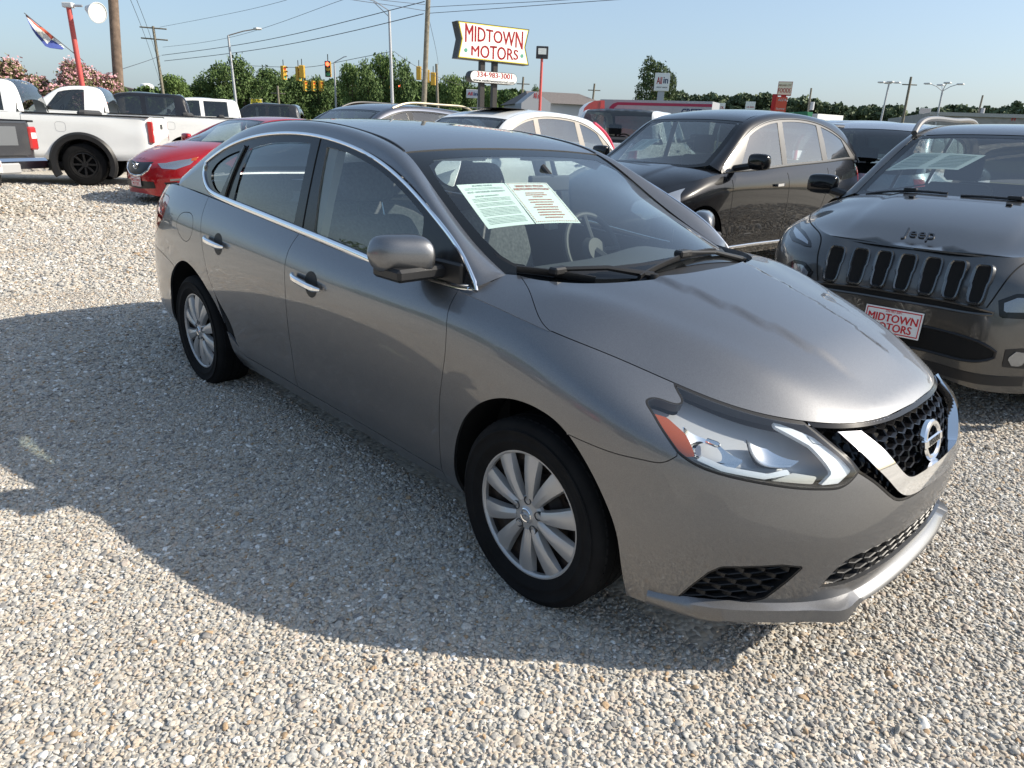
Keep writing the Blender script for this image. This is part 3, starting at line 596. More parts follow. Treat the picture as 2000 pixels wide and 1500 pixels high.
# hood, fender tops, roof, trunk lid
hl = [(0, -.797), (-.03, -.792), (-.09, -.765), (-.2, -.694), (-.30, -.638)]
hedge = cat(curve(hl, 24)[::-1], np.stack([np.linspace(.004, .785, 90), -_edge(np.linspace(.004, .785, 90))[0]], 1)[:-1], np.array([[.785, 0]]))
hrear = curve([(.032, 0), (.028, -.15), (-.005, -.32), (-.055, -.46), (-.13, -.56), (-.22, -.62), (-.30, -.638)], 40)
mxy = lambda p: p*[1, -1]
HOOD = panel('hood', HS, cat(hrear[:-1], hedge, mxy(hedge)[::-1][1:], mxy(hrear)[::-1]), PAINT, SED, step=.028, flange=.02)[0]
xs = np.linspace(-.40, -.004, 30)
panel('fender_top', HS, cat(np.stack([xs, -_edge(xs)[0]-.005], 1), curve(hl, 24), np.array([(-.343, -.66), (-.345, -.72)])), PAINT, SED, step=.03, both=True, gap=.0008)
ru = np.linspace(0, RS.U, 140)
panel('roof_rail', RS, cat(np.stack([ru, np.zeros(140)], 1), np.stack([ru[::-1], np.full(140, RS.V)], 1)), PAINT, SED, step=.04, sgn=-1, both=True, gap=.0012)
inn = curve([(p[0], -p[1]) for p in INN], 160); hd = lambda x0, b, n=40: np.stack([x0+b*(1-(np.linspace(-1, 1, n))**2), np.linspace(-1, 1, n)], 1)
def inw(x): return np.interp(-x, -inn[:, 0], -inn[:, 1])
def strip(xa, ba, xb, bb, inset_=0.0):
    """plan outline between two bowed cross lines"""
    ya = inw(np.array([xa]))[0]-inset_; yb = inw(np.array([xb]))[0]-inset_; A = hd(xa, ba)*[1, ya]; B = hd(xb, bb)*[1, yb]
    xm = np.linspace(xa, xb, 40); s = np.stack([xm, inw(xm)-inset_], 1)
    return cat(A, s, B[::-1], (s*[1, -1])[::-1])
panel('roof', TS, strip(-1.03, -.02, -2.70, .0), PAINT, SED, step=.045)
panel('trunk_lid', TS, cat(np.array([(-3.27, -.62), (-3.30, -.3), (-3.31, 0), (-3.30, .3), (-3.27, .62), (-3.52, .645), (-3.62, .52), (-3.66, .3), (-3.67, 0), (-3.66, -.3), (-3.62, -.52), (-3.52, -.645)])[::-1]), PAINT, SED, step=.04)
# windscreen and rear window with black borders
wbase = curve([(-.343, -.655), (-.24, -.62), (-.15, -.53), (-.085, -.40), (-.05, -.2), (-.045, 0)], 40)
wout = cat(wbase, mxy(wbase)[::-1][1:], np.stack([np.linspace(-.36, -1.035, 30), inw(np.linspace(-.36, -1.035, 30))], 1), (hd(-1.035, -.02)*[1, inw(np.array([-1.035]))[0]])[::-1], np.stack([np.linspace(-1.03, -.36, 30), -inw(np.linspace(-1.03, -.36, 30))], 1))
fin = curve([(-.335, -.585), (-.29, -.583), (-.18, -.43), (-.118, -.211), (-.108, 0)], 30)
side_ = [(-.95, .50), (-.93, .54), (-.90, .553), (-.78, .580), (-.657, .597), (-.524, .612), (-.42, .617), (-.365, .608)]
win = cat(fin, mxy(fin)[::-1][1:], np.array(side_[::-1]), hd(-.962, -.008, 20)[::-1]*[1, .50], np.array(side_)*[1, -1])
FR = panel('windscreen', TS, win, WGLASS, SED, step=.05, gap=0, flange=0, off=-.004)[0]
panel('screen_border', TS, wout, FRIT, FR, holes=[win], step=.04, gap=0, flange=0, off=-.0035)
rw = strip(-2.71, 0, -3.25, -.03); rwi = strip(-2.77, 0, -3.20, -.03, .05)
FR2 = panel('rear_window', TS, rwi, SGLASS, SED, step=.06, gap=0, flange=0, off=-.004)[0]
panel('rear_border', TS, rw, FRIT, FR2, holes=[rwi], step=.05, gap=0, flange=0, off=-.0035)
# body-coloured foot of the C pillar behind the quarter window
_oc2 = curve([(p[0], p[2]) for p in OUT], 160); _oc2 = _oc2[(_oc2[:, 0] < -2.64)]; _xr6 = np.linspace(-3.0, -2.40, 24)
_rc0 = curve([(-2.397, 1.08), (-2.52, 1.092), (-2.60, 1.115), (-2.655, 1.155), (-2.675, 1.19), (-2.665, 1.225)], 24)
_GS2 = YF(lambda x, z: glassw(x, z)+.002+.012*np.clip((-2.62-x)/.3, 0, 1))
panel('pillar_foot', _GS2, cat(_rc0, _oc2, np.stack([_xr6, np.interp(_xr6, _r6f[0], _r6f[1])-.004], 1)), PAINT, SED, step=.04, gap=0, flange=0, both=True)
# side windows: black frames with glass set in, chrome trims
oc = curve([(p[0], p[2]) for p in OUT], 120)[:, :]
oc = oc[oc[:, 0] > -2.70]
be = curve([(p[0], p[2]) for p in BELT[:7]], 80)
fgl = curve([(-1.449, 1.369), (-1.30, 1.356), (-1.15, 1.328), (-1.024, 1.297), (-.824, 1.223), (-.70, 1.165)], 30); fgl = cat(fgl, np.array([(-.69, 1.14), (-.668, .985)]), np.stack([np.linspace(-.69, -1.40, 20), _bz(np.linspace(-.69, -1.40, 20))+.012], 1), np.array([(-1.407, 1.03), (-1.425, 1.2)]))
rgl = cat(curve([(-2.14, 1.33), (-2.0, 1.358), (-1.85, 1.372), (-1.70, 1.378), (-1.584, 1.377)], 20), np.array([(-1.572, 1.25), (-1.585, 1.046)]), np.stack([np.linspace(-1.60, -2.23, 20), _bz(np.linspace(-1.60, -2.23, 20))+.012], 1), np.array([(-2.19, 1.22)]))
qgl = cat(curve([(-2.57, 1.20), (-2.53, 1.232), (-2.466, 1.262), (-2.36, 1.295), (-2.25, 1.318)], 20), np.array([(-2.305, 1.23), (-2.40, 1.105)]), curve([(-2.42, 1.10), (-2.50, 1.12), (-2.56, 1.16)], 8))
rear_c = curve([(-2.397, 1.08), (-2.52, 1.092), (-2.60, 1.115), (-2.655, 1.155), (-2.675, 1.19), (-2.665, 1.225)], 24)
dlo = cat(be, rear_c, oc[::-1][:])
panel('window_frame', GS, dlo, mat('window_frame_black', (.010, .011, .013), .22), SED, holes=[fgl, rgl, qgl], step=.045, gap=0, flange=0, both=True, off=.001)
for nm, g in (('front_window', fgl), ('rear_side_window', rgl), ('quarter_window', qgl)):
    panel(nm, GS, g, SGLASS, SED, step=.05, gap=0, flange=0, both=True, off=-.006)
def onG(xz, off=0):
    p = GS(xz[:, 0], xz[:, 1]); n = normals(GS, xz); return p+n*off, n
ch = cat(be[2:], rear_c); p, n = onG(ch, .004); sweep('belt_trim', p, n, halfround(.027, .008), CHROME, SED, both=True)
ch = cat(rear_c[-3:], oc[::-1][1:-1], be[:3]); p, n = onG(ch, .004); sweep('window_trim', p, n, halfround(.013, .006), CHROME, SED, both=True)
for xz in ([(-1.515, 1.398), (-1.50, 1.2), (-1.505, 1.03)], [(-2.165, 1.345), (-2.235, 1.22), (-2.30, 1.09)]):
    p, n = onG(curve(xz, 12), .002); sweep('window_seam', p, n, halfround(.006, .002), DARK, SED, both=True)
p, n = onG(curve([(-2.19, 1.338), (-2.255, 1.23), (-2.325, 1.095)], 12), .004); sweep('window_divider', p, n, halfround(.028, .008), GLOSSBLK, SED, both=True)
# roof seams, drip strip
p = np.array([TS(np.array([x]), np.array([-inw(np.array([x]))[0]]))[0] for x in np.linspace(-1.04, -2.75, 60)]); sweep('roof_moulding', p+[0, 0, .001], np.tile([0, -.4, .9], (60, 1)), halfround(.009, .003), BLK, SED, both=True)
# wheels
def tyre_prof(r, rr, w):
    return [(rr-.012, -w*.42), (rr, -w*.46), (rr+.022, -w*.5), (rr+.025, -w*.512), (rr+.029, -w*.512), (rr+.032, -w*.505), (rr+.058, -w*.52), (rr+.060, -w*.53), (rr+.064, -w*.53), (rr+.066, -w*.52), (r-.03, -w*.50), (r-.014, -w*.465), (r-.004, -w*.41), (r, -w*.3), (r, -w*.12), (r-.006, -w*.11), (r-.006, -w*.09), (r, -w*.08), (r, w*.08), (r-.006, w*.09), (r-.006, w*.11), (r, w*.12), (r, w*.3), (r-.004, w*.41), (r-.03, w*.50), (rr+.05, w*.5), (rr, w*.42)]
TYRE = mat('tyre_rubber', (.0075, .0075, .008), .85, 0, .2, noise=(9, .35, 4), bump=(60, .2, .002)); COVER = mat('wheel_cover_silver', (.40, .40, .40), .42, .55, coat=.3); STEEL = mat('wheel_steel_dark', (.03, .022, .018), .6)
def sidewall(m_, r0, r1, y, nblk=60):
    """tread blocks round the shoulder"""
    for k in range(nblk):
        a = 2*math.pi*k/nblk; b = a+2*math.pi/nblk*.72; V = []
        for rr_, yy in ((r0, y), (r1, y+.03)):
            for t in (a, b): V.append((rr_*math.cos(t), yy, rr_*math.sin(t)))
        for rr_, yy in ((r0-.01, y+.004), (r1-.012, y+.034)):
            for t in (a, b): V.append((rr_*math.cos(t), yy, rr_*math.sin(t)))
        m_.add(V, [(0, 1, 3, 2), (0, 4, 5, 1), (2, 3, 7, 6), (0, 2, 6, 4), (1, 5, 7, 3)])
def cover_mesh():
    """ten-spoke wheel cover facing -y, radius .213"""
    mb = MB(); R1 = .226
    mb.lathe([(R1, .012), (R1, -.002), (R1-.006, -.008), (R1-.016, -.008), (R1-.022, -.001), (R1-.022, .012)], 60, axis='y')
    mb.lathe([(.0, -.010), (.026, -.010), (.030, -.006), (.052, -.004), (.062, .004), (.066, .014)], 40, axis='y')
    for k in range(10):
        a = 2*math.pi*(k+.5)/10; lean = .055*(1 if k % 2 else -1)
        ca, sa = math.cos(a), math.sin(a); V = []
        for t in np.linspace(0, 1, 6):
            rr_ = .050+t*(R1-.014-.050); hw = .0150+.0185*t**1.1; th = lean*(1-t)**1.2; aa = a+th*1.2; c, s = math.cos(aa), math.sin(aa); y0 = .004-.013*math.sin(math.pi*min(1, .15+t*.8))+.002*t
            for o_, y in ((-hw*1.18, .016), (-hw, y0+.001), (-hw*.25, y0-.006), (hw*.5, y0-.004), (hw, y0+.003), (hw*1.18, .016)):
                V.append((rr_*c-o_*s, y, rr_*s+o_*c))
        F = [(i*6+j, i*6+j+1, (i+1)*6+j+1, (i+1)*6+j) for i in range(5) for j in range(5)]+[(5, 4, 3, 2, 1, 0), (30, 31, 32, 33, 34, 35)]
        mb.add(V, F)
    return mb
def wheel(parent, x, y, z, flip, r=.316, w=.205, front=False):
    e = bpy.data.objects.new('wheel', None); COL.objects.link(e); e.parent = parent; e.location = (x, y, z); e.rotation_euler = (0, 0, math.pi if flip else 0)
    mb = MB(); mb.lathe(tyre_prof(r, .221, w), 72, axis='y'); sidewall(mb, r-.020, r+.0015, -w*.47, 66); t = mb.build('tyre', TYRE, e, ang=40)
    mb = cover_mesh(); M_ = Matrix.Translation((0, -w*.40, 0)); mb.V = [tuple(M_ @ Vector(v)) for v in mb.V]; mb.build('wheel_cover', COVER, e, ang=28)
    mb = MB(); mb.lathe([(.0, -.045), (.07, -.045), (.10, -.02), (.15, -.03), (.175, -.05), (.212, -.05), (.222, -.09), (.22, .06), (.0, .06)], 40, axis='y')
    for k in range(15):
        a = 2*math.pi*(k+.5)/15; mb.lathe([(.011, -.034), (.011, -.02), (0, -.02)], 10, M=Matrix.Translation((.145*math.cos(a), 0, .145*math.sin(a))), axis='y')
    mb.build('steel_wheel', STEEL, e)
    for k in range(5):
        mb = MB(); a = 2*math.pi*k/5+math.pi/2; mb.lathe([(.0, -w*.40-.001), (.0115, -w*.40-.001), (.0135, -w*.40-.009), (.0150, -w*.40-.008), (.0155, -w*.40+.004)], 14, M=Matrix.Translation((.052*math.cos(a), 0, .052*math.sin(a))), axis='y'); mb.build('lug_recess', mat('lug_shadow', (.05, .05, .05), .5), e)
    mb = MB(); mb.lathe([(.018, -w*.40-.013), (.022, -w*.40-.014), (.0245, -w*.40-.012), (.0245, -w*.40-.009)], 24, axis='y'); mb.box((-.022, -w*.40-.014, -.004), (.022, -w*.40-.010, .004)); mb.build('badge', CHROME, e)
    return e
for x in (0, -2.70):
    wheel(SED, x, -.768, .308, False); wheel(SED, x, .768, .308, True)
# wheel housings, underbody, engine bay and floor in black
for arc, xc in ((af, 0), (ar, -2.68)):
    P = WS(arc[:, 0], arc[:, 1]); d = P[:, [0, 2]]-np.array([xc, .31]); d /= np.linalg.norm(d, axis=1)[:, None]; n = len(P)
    A_ = P+np.stack([d[:, 0]*.003, np.full(n, .004), d[:, 1]*.003], 1); B_ = P+np.stack([d[:, 0]*.018, np.full(n, .03), d[:, 1]*.018], 1); C_ = P+np.stack([d[:, 0]*.03, 0*d[:, 0], d[:, 1]*.03], 1); C_[:, 1] = -.48
    for s_ in (1, -1):
        V = np.concatenate([A_, B_, C_])*[1, s_, 1]; mk('wheel_housing', V, [(k*n+i, k*n+i+1, (k+1)*n+i+1, (k+1)*n+i) for k in range(2) for i in range(n-1)], RUB, SED)
mb = MB(); mb.box((-3.55, -.62, .22), (.45, .62, .24)); mb.box((-2.25, -.775, .205), (-.42, .775, .25)); mb.box((-3.5, -.50, .22), (-2.3, .50, .60)); mb.box((-.40, -.50, .22), (.42, .50, .80)); mb.box((.42, -.40, .28), (.60, .40, .55)); mb.box((-.36, -.66, .40), (-.30, .66, .93)); mb.build('underbody', DARK, SED, smooth=False)
# mud flap behind the front wheel seen in the arch
# ---------------- lamps
LH = cat(top(hx[0], hx[1], 40)[::-1], ll, lb, lr)
panel('headlamp_seal', WS, LH, BLK, SED, holes=[inset(WS, LH, .006)], step=.03, both=True, gap=0, flange=.03, off=.0005)
for hl_ in panel('headlamp', WS, inset(WS, LH, .005), CLEAR, SED, step=.03, both=True, gap=0, flange=0, off=.001):
    sd = -1 if hl_.data.vertices[0].co.y < 0 else 1; k_ = 1 if sd < 0 else -1
    hous = mat('lamp_housing', (.42, .43, .45), .35, .25); refl = mat('lamp_reflector', (.85, .86, .88), .08, 1); amber = mat('amber_lens', (.34, .065, .012), .12, coat=1); drl = mat('lamp_guide', (.80, .82, .84), .18, .1, coat=1)
    dep = lambda uv, P: -.045-.03*np.clip((P[:, 0]-.35)/.4, 0, 1)
    kw = dict(step=.022, gap=0, side=k_)
    panel('housing', WS, inset(WS, LH, .003), hous, hl_, flange=0, disp=dep, **kw)
    lp = lambda pts: WS.inv(resample(np.array(list(pts)+[pts[0]]), .01)[:-1])
    AM = [(.375, -.775, .765), (.410, -.752, .757), (.468, -.748, .728), (.508, -.755, .672), (.49, -.783, .672), (.44, -.788, .715)]
    panel('side_marker', WS, lp(AM), amber, hl_, flange=.03, off=-.010, **kw)
    R1 = np.array([(.452, -.735, .745), (.505, -.69, .742), (.54, -.665, .72), (.60, -.655, .672), (.60, -.70, .645), (.56, -.735, .652), (.51, -.757, .68)]); c1 = R1.mean(0)
    bowl = lambda c, r, d: (lambda uv, P: -.016-d*np.clip(1-((P-c)**2).sum(1)/r**2, 0, 1)**.8)
    panel('main_reflector', WS, lp(R1), refl, hl_, flange=.0, disp=bowl(c1, .10, .05), step=.012, gap=0, side=k_)
    R2 = np.array([(.585, -.62, .735), (.635, -.57, .725), (.70, -.53, .675), (.69, -.565, .655), (.635, -.635, .662)]); c2 = R2.mean(0)
    panel('high_reflector', WS, lp(R2), refl, hl_, flange=.0, disp=bowl(c2, .09, .045), step=.012, gap=0, side=k_)
    DR = [(.60, -.525, .752), (.69, -.463, .715), (.792, -.418, .634), (.782, -.465, .606), (.755, -.515, .606), (.764, -.478, .634), (.695, -.487, .695), (.61, -.53, .738)]
    panel('light_guide', WS, lp(DR), drl, hl_, flange=.012, off=-.012, **kw)
    D2 = [(.52, -.762, .668), (.58, -.728, .645), (.66, -.648, .628), (.70, -.585, .640), (.69, -.59, .655), (.66, -.635, .642), (.58, -.715, .658), (.525, -.75, .680)]
    panel('turn_strip', WS, lp(D2), drl, hl_, flange=.012, off=-.014, **kw)
    D3 = [(.67, -.625, .622), (.745, -.535, .610), (.748, -.52, .630), (.70, -.575, .642)]
    panel('turn_lens', WS, lp(D3), mat('turn_lens', (.62, .60, .55), .25, .3), hl_, flange=.01, off=-.016, **kw)
    mb = MB(); cc = c1+np.array([-.03, .02, .0]); mb.lathe([(.0, .028), (.006, .027), (.009, .02), (.009, -.01)], 14, M=Matrix.Translation((cc[0], cc[1]*(1 if sd < 0 else -1), cc[2])), axis='x'); mb.build('bulb', CHROME, hl_)
# ---------------- grille
def hexgrid(poly, S, w, h, depth, off, yz=lambda P: P[:, 1:]):
    """flattened honeycomb on S inside a uv polygon: each cell a thin bevelled frame"""
    mb = MB(); pp = np.asarray(poly); P3 = S(pp[:, 0], pp[:, 1]); y0, y1 = P3[:, 1].min(), P3[:, 1].max(); z0, z1 = P3[:, 2].min(), P3[:, 2].max()
    rows = np.arange(z0-h, z1+h, h*.75); V0 = []
    for i, z in enumerate(rows):
        for y in np.arange(y0-w, y1+w, w): V0.append((y+(w/2 if i % 2 else 0), z))
    V0 = np.array(V0); xm = P3[:, 0].mean()
    g = S.grid(); k = (g[2][:, 0] > .3); G = g[2][k]; gu = np.stack([g[0][k], g[1][k]], 1)
    sel = []
    for y, z in V0:
        i = np.argmin((G[:, 1]-y)**2+(G[:, 2]-z)**2); sel.append(gu[i])
    sel = np.array(sel); ok = inpoly(sel, pp)
    hx_ = [(0, .5), (.5, .25), (.5, -.25), (0, -.5), (-.5, -.25), (-.5, .25)]
    for (y, z), uv, o_ in zip(V0, sel, ok):
        if not o_: continue
        q = np.array([(y+a*w*f, z+b*h*f) for f in (1.0, .88, .84) for a, b in hx_]); i = [np.argmin((G[:, 1]-a)**2+(G[:, 2]-b)**2) for a, b in q]
        xx = float(S(uv[:1], uv[1:])[0, 0]); nn_ = normals(S, uv[None])[0]
        sl_ = -nn_[1]/max(nn_[0], .3), -nn_[2]/max(nn_[0], .3)
        V = []
        for j, (a, b) in enumerate(q):
            x = xx+sl_[0]*(a-y)+sl_[1]*(b-z); d = (0, .003, depth)[j//6]; V.append((x+off-d, a, b))
        mb.add(V, [(j, (j+1) % 6, 6+(j+1) % 6, 6+j) for j in range(6)]+[(6+j, 6+(j+1) % 6, 12+(j+1) % 6, 12+j) for j in range(6)])
    return mb
GRB = cat(vb, mirr(vb)[::-1][1:], mirr(lr)[:], mirr(top(hx[1], .785, 40))[:, :], top(.785, hx[1], 40)[:0] if False else top(hx[1], .785, 40)[::-1], lr[::-1]) if False else cat(lr[::-1], lr[:1]*0+vb[:1], vb, mirr(vb)[::-1], mirr(lr), mirr(top(hx[1], .785, 40)), top(hx[1], .785, 40)[::-1])
GR = bpy.data.objects.new('grille', None); COL.objects.link(GR); GR.parent = SED
panel('backing', WS, GRB, DARK, GR, step=.04, gap=0, flange=0, off=-.055)
panel('surround', WS, GRB, GLOSSBLK, GR, holes=[inset(WS, GRB, .007)], step=.03, gap=0, flange=.05, off=.0)
VI = [(.763, -.338, .722), (.80, -.305, .672), (.835, -.262, .622), (.862, -.212, .583), (.872, -.15, .577), (.876, 0, .575)]; vi = on(VI, 40)
inner = cat(vi, mirr(vi)[::-1], mirr(top(.73, .785, 20)), top(.73, .785, 20)[::-1])
hexgrid(inner, WS, .056, .032, .024, -.026).build('mesh', GLOSSBLK, GR, ang=20)
slat = cat(lr[::-1], vb[:24], on([(.868, -.246, .540), (.835, -.318, .595), (.79, -.375, .661), (.735, -.41, .712)], 20))
hexgrid(inset(WS, slat, -.012), WS, .045, .028, .02, -.022).build('side_mesh', GLOSSBLK, GR, ang=20)
VO = [(.728, -.410, .727), (.79, -.378, .661), (.838, -.312, .595), (.866, -.243, .537), (.884, -.15, .524), (.890, 0, .521)]; vo = on(VO, 40)
band = cat(vo, mirr(vo)[::-1], mirr(vi), vi[::-1])
def vdisp(uv, P): return np.full(len(uv), .012)
panel('chrome_vee', WS, band, CHROME, GR, step=.02, gap=.001, flange=.035, off=.010)
tc_ = top(.66, .785, 40); tc_[:, 1] -= .012; pth = cat(tc_, mirr(tc_)[::-1][1:]); p = WS(pth[:, 0], pth[:, 1]); n = normals(WS, pth); sweep('top_trim', p-n*.006, n, halfround(.012, .006), CHROME, GR)
# emblem: ring with a bar
E_ = bpy.data.objects.new('emblem', None); COL.objects.link(E_); E_.parent = GR; E_.location = (.852, 0, .632); E_.rotation_euler = (0, -R(14), 0)
t = np.linspace(0, 2*math.pi, 40, endpoint=False); sweep('ring', np.stack([0*t, .060*np.cos(t), .053*np.sin(t)], 1), np.tile([1, 0, 0], (40, 1)), [(-.010, -.006), (-.010, .006), (-.005, .011), (.005, .011), (.010, .006), (.010, -.006)], CHROME, E_, closed=True)
MB().bbox((-.004, -.072, -.014), (.013, .072, .014), .004).build('bar', CHROME, E_)
def text(name, s, size, m, parent, M, depth=.001, align='CENTER', bold=0, sx=1.0, shear=0):
    c = bpy.data.curves.new(name, 'FONT'); c.body = s; c.size = size; c.align_x = align; c.align_y = 'CENTER'; c.extrude = depth; c.shear = shear; c.materials.append(m); c.resolution_u = 3
    o = bpy.data.objects.new(name, c); COL.objects.link(o)
    dg = bpy.context.evaluated_depsgraph_get(); me = bpy.data.meshes.new_from_object(o.evaluated_get(dg)); 
    if bold:                                             # heavier strokes: copies nudged sideways, each a hair higher
        n = len(me.vertices); co = np.zeros(n*3); me.vertices.foreach_get('co', co); co = co.reshape(-1, 3); F_ = [tuple(p.vertices) for p in me.polygons]; V_ = []; G_ = []
        for k, (dx, dy) in enumerate(((0, 0), (bold, 0), (-bold, 0), (bold*2, 0), (0, bold))): V_ += [tuple(c_+np.array([dx, dy, k*2e-4*size/.06])) for c_ in co]; G_ += [tuple(i+k*n for i in f) for f in F_]
        m2 = bpy.data.meshes.new(name); m2.from_pydata(V_, [], G_); m2.materials.append(m); me = m2
    me.transform(M @ Matrix.Diagonal((sx, 1, 1, 1))); COL.objects.unlink(o); bpy.data.objects.remove(o); 
    ob = bpy.data.objects.new(name, me); COL.objects.link(ob); ob.parent = parent; 
    return ob
FX = Matrix(((0, 0, 1, 0), (1, 0, 0, 0), (0, 1, 0, 0), (0, 0, 0, 1)))       # text plane facing +x
text('lettering', 'NISSAN', .026, mat('badge_ink', (.03, .03, .03), .4), E_, Matrix.Translation((.0135, 0, 0)) @ FX, .0006, bold=.0006)
# fog recesses and lower grille mesh
for pl, nm in ((fog, 'fog_recess'), (mirr(fog), 'fog_recess')):
    panel(nm, WS, pl, DARK, SED, step=.03, gap=0, flange=0, off=-.04)
    panel('recess_rim', WS, pl, BLK, SED, holes=[inset(WS, pl, .004)], step=.03, gap=0, flange=.04, off=-.001)
    hexgrid(inset(WS, pl, -.004), WS, .052, .030, .02, -.014).build('recess_mesh', BLK, SED, ang=20)
panel('lower_grille', WS, lg, DARK, SED, step=.04, gap=0, flange=0, off=-.05)
hexgrid(inset(WS, lg, -.003), WS, .060, .036, .03, -.012).build('lower_mesh', mat('lower_mesh_grey', (.03, .03, .031), .45), SED, ang=20)
# door handles with cups, mirrors, wipers, cowl, number blanks
def handle(xc, z, drop):
    a = math.atan2(drop, .235)
    for s in (-1, 1):
        P = []; U = []
        for t in np.linspace(-1, 1, 15):
            x = xc+t*.118; zz = z+t*.118*math.tan(-a); q = WS(*WS.inv([(x, -.88, zz)]).T)[0]; P.append(q+np.array([0, -(.012+.020*(1-t**4)), 0])); U.append((0, -1, 0))
        P = np.array(P)*[1, -s if s > 0 else 1, 1]; U = np.array(U)*[1, -1 if s > 0 else 1, 1]
        h = sweep('door_handle', P, U, [(-.014, -.006), (-.015, .004), (-.008, .010), (.006, .010), (.014, .004), (.013, -.006)], CHROME, SED, taper=lambda t: min(1, .45+3.2*(1-t)*(.35+t)) if t > .5 else 1)[0]
        uvc = WS.inv([(xc+.022, -.88, z-.004)])[0]; th = np.linspace(0, 2*math.pi, 30, endpoint=False)
        c3 = WS(uvc[:1], uvc[1:])[0]; ring = WS.inv(np.stack([c3[0]+.052*np.cos(th), np.full(30, c3[1]), c3[2]+.056*np.sin(th)], 1))
        panel('handle_cup', WS, ring, mat('cup_shade', (.012, .012, .013), .55), SED, step=.012, gap=0, flange=0, side=-s, disp=lambda uv, P: .0012-.0*uv[:, 0])  # flat disc, the shade of the hollow painted as near-black
handle(-1.325, .832, .022); handle(-2.275, .872, .016)
def door_mirror(s):
    e = bpy.data.objects.new('door_mirror', None); COL.objects.link(e); e.parent = SED
    # rounded shell: rings along y from the inner to the outer end
    N = 12; V = []
    for i, t in enumerate(np.linspace(0, 1, N)):
        y = -.815-.205*t; k = (1-abs(2*t-1.0)**4.5)**.45 if 0 < t < 1 else 0; k = max(k, .02); xc = -.560-.075*t; zc = 1.053+.010*t; hh = .074*k*(1-.16*t); d = .088*k*(1-.30*t)
        for j in range(20):
            a = 2*math.pi*j/20; c, q = math.cos(a), math.sin(a); f = (abs(c)**2.6+abs(q)**2.6)**(-1/2.6)
            V.append((xc+(d*c*f if c > 0 else .045*k*c*f), y, zc+hh*q*f))
    F = [(i*20+j, i*20+(j+1) % 20, (i+1)*20+(j+1) % 20, (i+1)*20+j) for i in range(N-1) for j in range(20)]+[tuple(range(20))[::-1], tuple(range((N-1)*20, N*20))]
    V = np.array(V)*[1, -1 if s > 0 else 1, 1]
    mb = MB(); mb.V = [tuple(v) for v in V]; mb.F = F; o = mb.build('mirror_shell', [PAINT, BLK], e, ang=60)
    sub = o.modifiers.new('s', 'SUBSURF'); sub.levels = sub.render_levels = 1
    for p_ in o.data.polygons:
        if p_.center.z < 1.006: p_.material_index = 1
    mb = MB(); y = 1 if s > 0 else -1
    mb.bbox((-.665, min(y*.775, y*.985), .980), (-.505, max(y*.775, y*.985), 1.024), .022); mb.bbox((-.66, min(y*.765, y*.795), .965), (-.42, max(y*.765, y*.795), 1.04), .012); mb.build('mirror_arm', BLK, e)
    mb = MB(); mb.lathe([(0, 0), (.08, 0)], 24, M=Matrix.Translation((-.668, y*.92, 1.058)) @ Matrix.Rotation(R(90), 4, 'Y') @ Matrix.Diagonal((.62, 1, 1, 1))); mb.build('mirror_glass', mat('mirror_silver', (.7, .72, .74), .02, 1), e)
for s in (-1, 1): door_mirror(s)
# cowl strip under the windscreen
c0 = hrear[::-1]; cw = cat(mxy(c0)[::1][:], (c0)[::-1][1:])
cx = np.concatenate([mxy(c0), c0[::-1][1:]]); V = []
for x, y in cx:
    z0 = float(hoodz(np.array([x]), np.array([y]))[0]); xb = x-.10-.03*abs(y); V += [(x+.02, y, z0-.03), (x-.01, y, z0-.022), (x-.05, y, float(topz(np.array([x-.06]), np.array([y]))[0])-.012), (xb-.03, y*.98, float(topz(np.array([xb-.03]), np.array([y*.98]))[0])-.003)]
mk('cowl', V, [(i*4+j, i*4+j+1, (i+1)*4+j+1, (i+1)*4+j) for i in range(len(cx)-1) for j in range(3)], BLK, SED, ang=40)
def wiper(p0, p1, piv, n=14):
    e = bpy.data.objects.new('wiper', None); COL.objects.link(e); e.parent = SED
    P = np.linspace(p0, p1, n); P = np.array([(x, y, float(topz(np.array([x]), np.array([y]))[0])+.012) for x, y in P]); N = np.tile([.45, 0, .9], (n, 1))
    sweep('blade', P, N, [(-.004, -.010), (-.007, .004), (-.003, .014), (.003, .014), (.007, .004), (.004, -.010)], BLK, e)
    mid = P[n//2]; pz = float(topz(np.array([piv[0]]), np.array([piv[1]]))[0]); A = [np.array([piv[0], piv[1], pz+.012]), (np.array([piv[0], piv[1], pz])+mid)/2+[0, 0, .030], mid+[0, 0, .018]]
    mb = MB(); mb.tube([tuple(a) for a in A], [.013, .009, .008], 8); mb.bbox(tuple(mid-[.02, .035, 0]), tuple(mid+[.02, .035, .026]), .006); mb.lathe([(0, .03), (.018, .028), (.02, 0)], 14, M=Matrix.Translation((piv[0], piv[1], pz-.01))); mb.build('arm', BLK, e)
wiper((-.325, -.63), (-.12, -.46), (-.03, -.26)); wiper((-.045, -.32), (-.105, .24), (-.12, .50))
